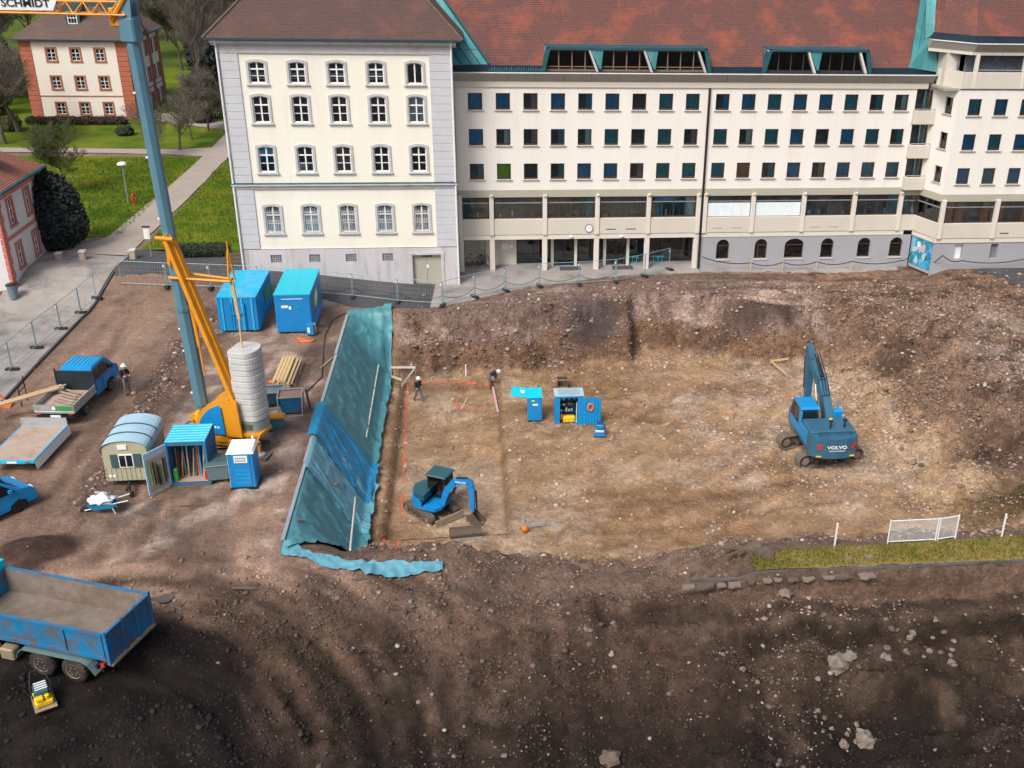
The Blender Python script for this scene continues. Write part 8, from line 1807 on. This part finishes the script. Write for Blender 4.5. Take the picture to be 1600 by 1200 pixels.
# joints: 0 pelvis 1 chest 2 neck 3 head | 4 Lshoulder 5 Lelbow 6 Lhand | 7 R.. | 10 Lhip 11 Lknee 12 Lankle 13 Ltoe | 14 Rhip ..
E_ = [(0,1),(1,2),(2,3),(1,4),(4,5),(5,6),(1,7),(7,8),(8,9),(0,10),(10,11),(11,12),(12,13),(0,14),(14,15),(15,16),(16,17)]
Rr = [.15,.18,.07,.10,.09,.06,.045,.09,.06,.045,.10,.075,.06,.05,.10,.075,.06,.05]
K_ = [1,0,0,2,0,0,2,0,0,2,1,1,1,3,1,1,1,3]
J1 = [(0,0,.95),(0,0,1.3),(.02,0,1.5),(.05,0,1.64),(0,.22,1.42),(.02,.27,1.15),(.25,.12,1.12),(0,-.22,1.42),(.02,-.27,1.15),(.25,-.1,1.14),(0,.11,.9),(.03,.13,.5),(-.02,.15,.1),(.13,.16,.05),(0,-.11,.9),(.02,-.12,.5),(0,-.13,.1),(.15,-.14,.05)]
p_ = on(200,616); person('worker in navy jacket and white helmet standing beside the pickup', tuple(p_), R_(-35), J1, Rr, E_, 0, 'cloth_navy', 'cloth_grey', (.05,0,1.70), 0, K_)
J2 = [(0,0,.94),(.05,0,1.28),(.08,0,1.47),(.11,0,1.61),(.04,.22,1.40),(-.08,.27,1.15),(.1,.26,.98),(.05,-.22,1.40),(.12,-.27,1.14),(.32,-.24,1.05),(0,.11,.9),(.2,.12,.52),(.28,.13,.1),(.42,.13,.06),(0,-.11,.9),(-.08,-.12,.5),(-.32,-.12,.14),(-.2,-.13,.05)]
p_ = on(654,628); person('worker in dark vest and white helmet walking on the pit floor', tuple(p_), R_(-50), J2, Rr, E_, 0, 'cloth_navy', 'cloth_grey', (.11,0,1.67), 0, K_)
J3 = [(-.1,0,.92),(.22,0,1.16),(.38,0,1.22),(.52,0,1.22),(.22,.21,1.2),(.38,.22,.92),(.5,.14,.68),(.22,-.21,1.2),(.38,-.22,.92),(.52,-.14,.66),(-.1,.11,.88),(.0,.13,.48),(-.08,.14,.1),(.08,.14,.05),(-.1,-.11,.88),(.02,-.12,.48),(-.04,-.13,.1),(.12,-.13,.05)]
p_ = on(766,606); person('worker in white helmet bending down at the back of the pit floor', tuple(p_), R_(-8), J3, Rr, E_, 0, 'cloth_navy', 'cloth_grey', (.56,0,1.27), R_(35), K_)

# ------------------------------------------------------------------ trees and shrubs
def bare_tree(name, loc, h, seed, spread=.55, trunk_r=None, label='', group=None, levels=5, mats=('bark','twig'), lean=(0,0), thick=1.0, dens=1.0):
    rt = random.Random(seed); o = thing(name, label, 'tree', loc, 0, group); tq = MB(); cq = MB(); tr_ = trunk_r or h*.022
    def grow(p0, d0, L_, r, lev):
        steps = 3 if lev < 3 else 2; p0 = p0.copy(); d_ = d0.copy()
        for s_ in range(steps):
            d_ = (d_+Vector((rt.uniform(-.18,.18),rt.uniform(-.18,.18),rt.uniform(-.02,.12)))).normalized(); p1 = p0+d_*L_/steps; r1 = r*(1-.22)
            (tq if lev < 2 else cq).tube(p0, p1, r, r1, 7 if lev == 0 else (5 if lev < 3 else 3), cap=False)
            if lev < levels and (lev > 0 or s_ > 0):
                for _ in range(rt.choice((1,2,2)) if lev < levels-1 else 2):
                    a = rt.uniform(0, 2*math.pi); sd = Vector((math.cos(a),math.sin(a),rt.uniform(-.1,.5))); nd = (d_*(1-spread)+sd*spread).normalized(); grow(p1, nd, L_*rt.uniform(.52,.78), max(r1*.6, .012*thick), lev+1)
            p0, r = p1, r1
        if lev < levels:
            for _ in range(2): a = rt.uniform(0, 2*math.pi); nd = (d_+Vector((math.cos(a),math.sin(a),.2))*spread*.8).normalized(); grow(p0, nd, L_*.7, max(r*.75, .012*thick), lev+1)
    grow(Vector((0,0,-.1)), Vector((lean[0],lean[1],1)).normalized(), h*.36, tr_, 0)
    tq.build('trunk', mats[0], o, fix=False); cq.build('crown', mats[1], o, fix=False); return o
def gpos(px, py):
    p_ = on(px, py); return (p_[0], p_[1], p_[2])
bare_tree('fruit_tree', gpos(251,248), 6.2, 1, .62, .16, 'bare fruit tree beside the cross path, nearest the crane mast', 'fruit trees on the lawn', 4, ('bark','twig'))
bare_tree('fruit_tree', gpos(280,235), 6.0, 2, .62, .15, 'bare fruit tree in the middle of the three on the lawn', 'fruit trees on the lawn', 4, ('bark','twig'))
bare_tree('fruit_tree', gpos(300,219), 6.0, 3, .62, .15, 'bare fruit tree farthest back of the three on the lawn', 'fruit trees on the lawn', 4, ('bark','twig'))
bare_tree('bare_tree', gpos(30,207), 11.5, 4, .55, .3, 'large bare tree in front of the left corner of the villa', None, 5, ('bark','twig'))
bare_tree('bare_tree', gpos(8,225), 10, 41, .6, .25, 'bare tree at the left edge beside the large one', None, 5, ('bark','twig'))
bare_tree('bare_tree', gpos(312,180), 15, 5, .38, .24, 'tall bare tree between villa and cream building', None, 5, ('bark_pale','twig'))
bare_tree('bare_tree', gpos(325,205), 7, 6, .6, .15, 'low bare tree close to the corner of the cream building', None, 5, ('bark','twig'))
bare_tree('bare_tree', gpos(110,300), 6.5, 7, .62, .12, 'loose olive-grey tree behind the dark yew', None, 5, ('bark_pale','leaf_olive'))
far = [(-58,146,13),(-66,150,15),(-74,142,14),(-54,160,16),(-63,168,15),(-80,160,16),(-47,165,15),(-40,158,13),(-33,152,14),(-30,168,15),(-37,196,16),(-50,190,17),(-62,188,17),(-76,182,17),(-26,186,14),(-88,150,15),(-57,131,10)]
ft = [bare_tree('woodland_tree', (0,0,0), 14, 50+i, .5, .26, 'bare tree of the grey wood behind the villa', 'bare trees behind the villa', 5, ('bark','twig'), thick=2.2) for i in range(3)]
for i, (x, y, h) in enumerate(far):
    o = ft[i] if i < 3 else copy_tree(ft[i % 3]); o.location = (x, y, zg1(x, y)); o.rotation_euler = (0,0,i*1.7); s_ = h/14.0; o.scale = (s_,s_,s_)
def leaf_mass(name, label, cat, loc, lobes, n, size, mat_, seed, trunk=None, group=None, up=.3):
    """crown of many small leaf-sized faces spread through lobes ((cx,cy,cz),(rx,ry,rz))"""
    rg = np.random.default_rng(seed); o = thing(name, label, cat, loc, 0, group); V = []; 
    wts = np.array([l[1][0]*l[1][1]+l[1][0]*l[1][2] for l in lobes]); wts = wts/wts.sum(); pick = rg.choice(len(lobes), n, p=wts)
    c = np.array([l[0] for l in lobes])[pick]; r = np.array([l[1] for l in lobes])[pick]; d_ = rg.normal(size=(n,3)); d_ /= np.linalg.norm(d_, axis=1)[:,None]; rad = rg.uniform(.55,1.08,n)**.6
    P_ = c+d_*r*rad[:,None]+rg.normal(0,.04,(n,3)); P_[:,2] = np.maximum(P_[:,2], .03)
    t1 = rg.normal(size=(n,3)); t1 /= np.linalg.norm(t1, axis=1)[:,None]; nrm = d_+rg.normal(0,.6,(n,3))+np.array([0,0,up]); t1 = np.cross(nrm, t1); t1 /= np.linalg.norm(t1, axis=1)[:,None]+1e-9; t2 = np.cross(nrm, t1); t2 /= np.linalg.norm(t2, axis=1)[:,None]+1e-9
    s_ = size*rg.uniform(.6,1.4,n)[:,None]; v = np.stack([P_+t1*s_, P_+t2*s_*.5, P_-t1*s_, P_-t2*s_*.5], 1).reshape(-1,3); f = np.arange(4*n).reshape(-1,4)
    me = bpy.data.meshes.new('foliage'); me.from_pydata(v.tolist(), [], f.tolist()); me.materials.append(MT[mat_]); b = bpy.data.objects.new('foliage', me); C.objects.link(b); b.parent = o
    q = MB()
    for l in lobes: q.tube((l[0][0]*.3,l[0][1]*.3,0),(l[0][0],l[0][1],l[0][2]),.06 if trunk is None else trunk,.02,5)
    q.build('stem', 'bark', o); return o
g0 = gpos(97,392); leaf_mass('yew', 'large dark yew bush beside the pink house', 'shrub', g0, [((0,.6,2.2),(1.5,1.5,2.2)),((-.7,.2,3.0),(1.2,1.2,2.2)),((.6,.4,3.2),(1.1,1.1,1.9)),((1.0,.3,2.0),(1.0,1.1,1.4)),((-.4,.4,1.2),(1.4,1.2,1.2)),((.1,.5,4.2),(.6,.6,1.5)),((-.9,.5,4.5),(.4,.4,1.3)),((-.3,.5,4.7),(.35,.35,1.2)),((.7,.5,4.3),(.35,.35,1.1)),((1.5,.4,2.6),(.4,.5,.9)),((1.4,.2,1.4),(.5,.5,.5))], 17000, .17, 'leaf_dark', 1, .12)
vp = at(40,203,1.4); vq = at(193,203,1.4)
for i in range(6):
    x = vp[0]+(vq[0]-vp[0])*(i+.5)/6; leaf_mass('hedge', '%s section from the left of the brown hedge in front of the villa' % ordn[i], 'hedge', (x, vp[1]+1.2, zg1(x,vp[1]+1.2)), [((0,0,.42),(1.1,.6,.5)),((.4,.1,.5),(.7,.6,.42)),((-.5,0,.48),(.7,.6,.42))], 1800, .10, 'leaf_brown', 20+i, None, 'hedge in front of the villa')
a, b = on(212,408), on(352,404)
for i in range(4):
    t_ = (i+.5)/4*.62+.38; x, y = a[0]+(b[0]-a[0])*t_, a[1]+(b[1]-a[1])*t_+.6; leaf_mass('hedge', '%s section from the left of the low dark hedge beside the cream building' % ordn[i], 'hedge', (x,y,zg1(x,y)), [((0,0,.5),(.75,.55,.55)),((.35,0,.5),(.5,.5,.5))], 1800, .07, 'leaf_hedge', 40+i, None, 'low hedge beside the cream building')
for (x, y, s_, mt, lab) in ((195,212,.9,'leaf_hedge','small round bush on the far lawn below the villa'),(345,185,1.6,'leaf_hedge','olive bush beside the corner of the cream building'),(318,192,1.2,'leaf_brown','brownish bush left of the olive one by the cream building'),(12,205,1.5,'leaf_olive','olive bush at the left end of the hedge')):
    leaf_mass('bush', lab, 'shrub', gpos(x,y), [((0,0,.5*s_),(s_,s_*.8,.6*s_)),((.4*s_,.1,.7*s_),(.6*s_,.6*s_,.5*s_))], 1600, .12, mt, int(x), None)
leaf_mass('shrub', 'evergreen clump among the bare trees right of the villa', 'shrub', (-33.5,146,2), [((0,0,3.5),(2.5,2.2,3.5)),((-1.5,1,5),(1.6,1.6,2.4)),((1.5,1,5),(1.8,1.6,2.6))], 5000, .28, 'leaf_dark', 90, .15)
for i, (x, y, s_) in enumerate(((-53.5,127,3.2),(-57,124,3.6),(-62,128,4.2),(-68,126,4.2),(-56,138,4.2),(-66,138,4.6))):
    leaf_mass('ivy_thicket', ['dark thicket nearest the left corner of the villa','dark thicket left of the nearest one by the villa','tall dark thicket in the middle at the left edge','dark thicket farthest out at the left edge','dark thicket behind the left corner of the villa','tall dark thicket behind the left edge ones'][i], 'shrub', (x,y,zg1(x,y)), [((0,0,s_*.45),(s_*.5,s_*.5,s_*.5)),((.4*s_,0,s_*.8),(s_*.35,s_*.35,s_*.5)),((-.4*s_,.2,s_*.75),(s_*.4,s_*.4,s_*.45)),((0,.2,s_*1.2),(s_*.3,s_*.3,s_*.5))], 4200, .22, 'leaf_hedge' if i % 2 else 'leaf_brown', 60+i, .12)
# rough grass tufts on the strip and at lawn edges
def tufts(name, label, n, xr, yf, size, mat_, seed):
    rg = np.random.default_rng(seed); X = rg.uniform(*xr, n); y0, y1 = yf(X); Y = y0+(y1-y0)*rg.random(n); Z = zg(X, Y)+.05; a = rg.uniform(0, 2*np.pi, n); s_ = size*rg.uniform(.5,1.5,n); dx, dy = np.cos(a)*s_*.25, np.sin(a)*s_*.25; lx, ly = rg.normal(0,.4,n)*s_, rg.normal(0,.4,n)*s_
    v = np.stack([np.stack([X-dx,Y-dy,Z],-1), np.stack([X+dx,Y+dy,Z],-1), np.stack([X+lx,Y+ly,Z+s_],-1)], 1).reshape(-1,3); me = bpy.data.meshes.new(name); me.from_pydata(v.tolist(), [], np.arange(3*n).reshape(-1,3).tolist()); me.materials.append(MT[mat_]); o = bpy.data.objects.new(name, me); C.objects.link(o); return tag(o, label, 'grass', kind='stuff')
tufts('grass_tufts', 'rough yellowish grass growing on the strip by the mesh gate', 16000, (11.6,40), lambda X: (35.5-.012*(X-12), 36.95+.01*(X-12)), .08, 'rough_grass', 3)
tufts('grass_tufts', 'green tufts among the yellowish grass of the strip', 5000, (11.6,40), lambda X: (35.6-.012*(X-12), 36.9+.01*(X-12)), .11, 'lawn', 13)
tufts('lawn_blades', 'short lawn grass left of the park path', 45000, (-55,-26.4), lambda X: (80+0*X, 106+0*X), .12, 'lawn', 4)
tufts('lawn_blades', 'short lawn grass beside the cream building', 16000, (-23.7,-16.2), lambda X: (76.3+0*X, 110+0*X), .12, 'lawn', 5)

# ------------------------------------------------------------------ park furniture
p_ = on(201,319); lp = thing('lamp_post', 'slim park lamp with white dome on the lawn', 'street lamp', tuple(p_)); MB().tube((0,0,-.1),(0,0,3.2),.06,.045,8).build('post', 'grey_steel', lp); MB().lathe([(.04,3.2),(.32,3.28),(.42,3.36),(.3,3.5),(.08,3.56)], n=16).build('lamp_head', 'white', lp, True)
p_ = on(210,321); hy = thing('hydrant', 'red hydrant on the lawn beside the park lamp', 'hydrant', tuple(p_)); MB().lathe([(.12,0),(.12,.1),(.09,.12),(.09,.75),(.13,.78),(.13,.92),(.06,1.02)], n=12).build('body', 'red', hy); q = MB(); q.tube((-.2,0,.65),(.2,0,.65),.06,n=8); q.tube((0,-.17,.65),(0,0,.65),.06,n=8); q.build('outlet', 'red', hy)
p_ = on(237,402); sn = thing('notice_sign', 'white notice sign on a post at the path edge', 'sign', tuple(p_)); MB().tube((0,0,-.1),(0,0,2.3),.035,n=8).build('post', 'grey_steel', sn); MB().cb(-.28,.12,-.03,.0,1.35,2.1,.02).build('sign_plate', 'white', sn); MB().cb(-.35,.2,-.05,.03,2.2,2.32,.02).build('arrow_plate', 'black', sn)
for (x, y, lab) in ((131,407,'stone gate post left of the park path'),(209,405,'stone gate post right of the park path'),(93,405,'low stone post beside the yew')):
    p_ = on(x,y); o = thing('stone_post', lab, 'post', tuple(p_)); MB().cb(-.2,.2,-.2,.2,-.1,.62 if 'low' not in lab else .4,.03).build('shaft', 'ply', o); MB().cb(-.24,.24,-.24,.24,.62 if 'low' not in lab else .4,.75 if 'low' not in lab else .5,.03).build('cap', 'concrete', o)
p_ = on(378,415); stp = wthing('wooden_steps', 'small brown steps against the left corner of the cream building', 'steps', (-16.7,72.3,1.3))
for i in range(4): MB().bb(-17.3,-16.1,72.0+.3*i,72.32+.3*i,1.2,1.45+.2*i).build('step', 'wood_dark', stp)
p_ = on(315,100); cr_ = thing('car', 'dark blue car parked far behind beside the distant house', 'car', (p_[0],p_[1],p_[2]), R_(8)); vbody([(-2,.35),(-2,.9),(-1.6,1.0),(-1.1,1.42),(.5,1.42),(1.1,.95),(1.9,.85),(2.05,.35)], 1.75, 'body', 'copper_dark', cr_, .2, .9)
for x in (-1.2,1.25):
    for s_ in (-.8,.8): wheel(cr_, x, s_, .32, .2, 'alu', 1 if s_ < 0 else -1)
q = MB(); q.add([(-1.0,-.84,1.0),(-.9,-.76,1.36),(.4,-.76,1.36),(.9,-.84,1.0)], [(0,1,2,3)]); q.build('side_window', 'car_glass', cr_)

# ------------------------------------------------------------------ puddles in the yard
def puddle(px, py, sx, sy, seed):
    p_ = on(px, py); rr_ = random.Random(seed); n = 22; pts = []
    ph = [rr_.uniform(0, 6.28) for _ in range(3)]
    for i in range(n): a = 2*math.pi*i/n; k_ = 1+.25*math.sin(2*a+ph[0])+.18*math.sin(3*a+ph[1])+.1*math.sin(5*a+ph[2]); pts.append((p_[0]+sx*k_*math.cos(a), p_[1]+sy*k_*math.sin(a)))
    z_ = float(np.percentile(zg(np.array([q_[0] for q_ in pts]), np.array([q_[1] for q_ in pts])), 60))+.012
    q = MB(); q.add([(a, b, z_) for a, b in pts], [tuple(range(n))]); return tag(q.build('puddle', 'puddle'), kind='structure')
for i, (x, y, a, b) in enumerate(((257,932,.55,.35),(395,918,.6,.18),(235,800,.8,.16),(300,790,.5,.14),(455,812,.4,.2),(395,640,.5,.2),(520,760,.3,.12),(560,905,.3,.1))): puddle(x, y, a, b, i)
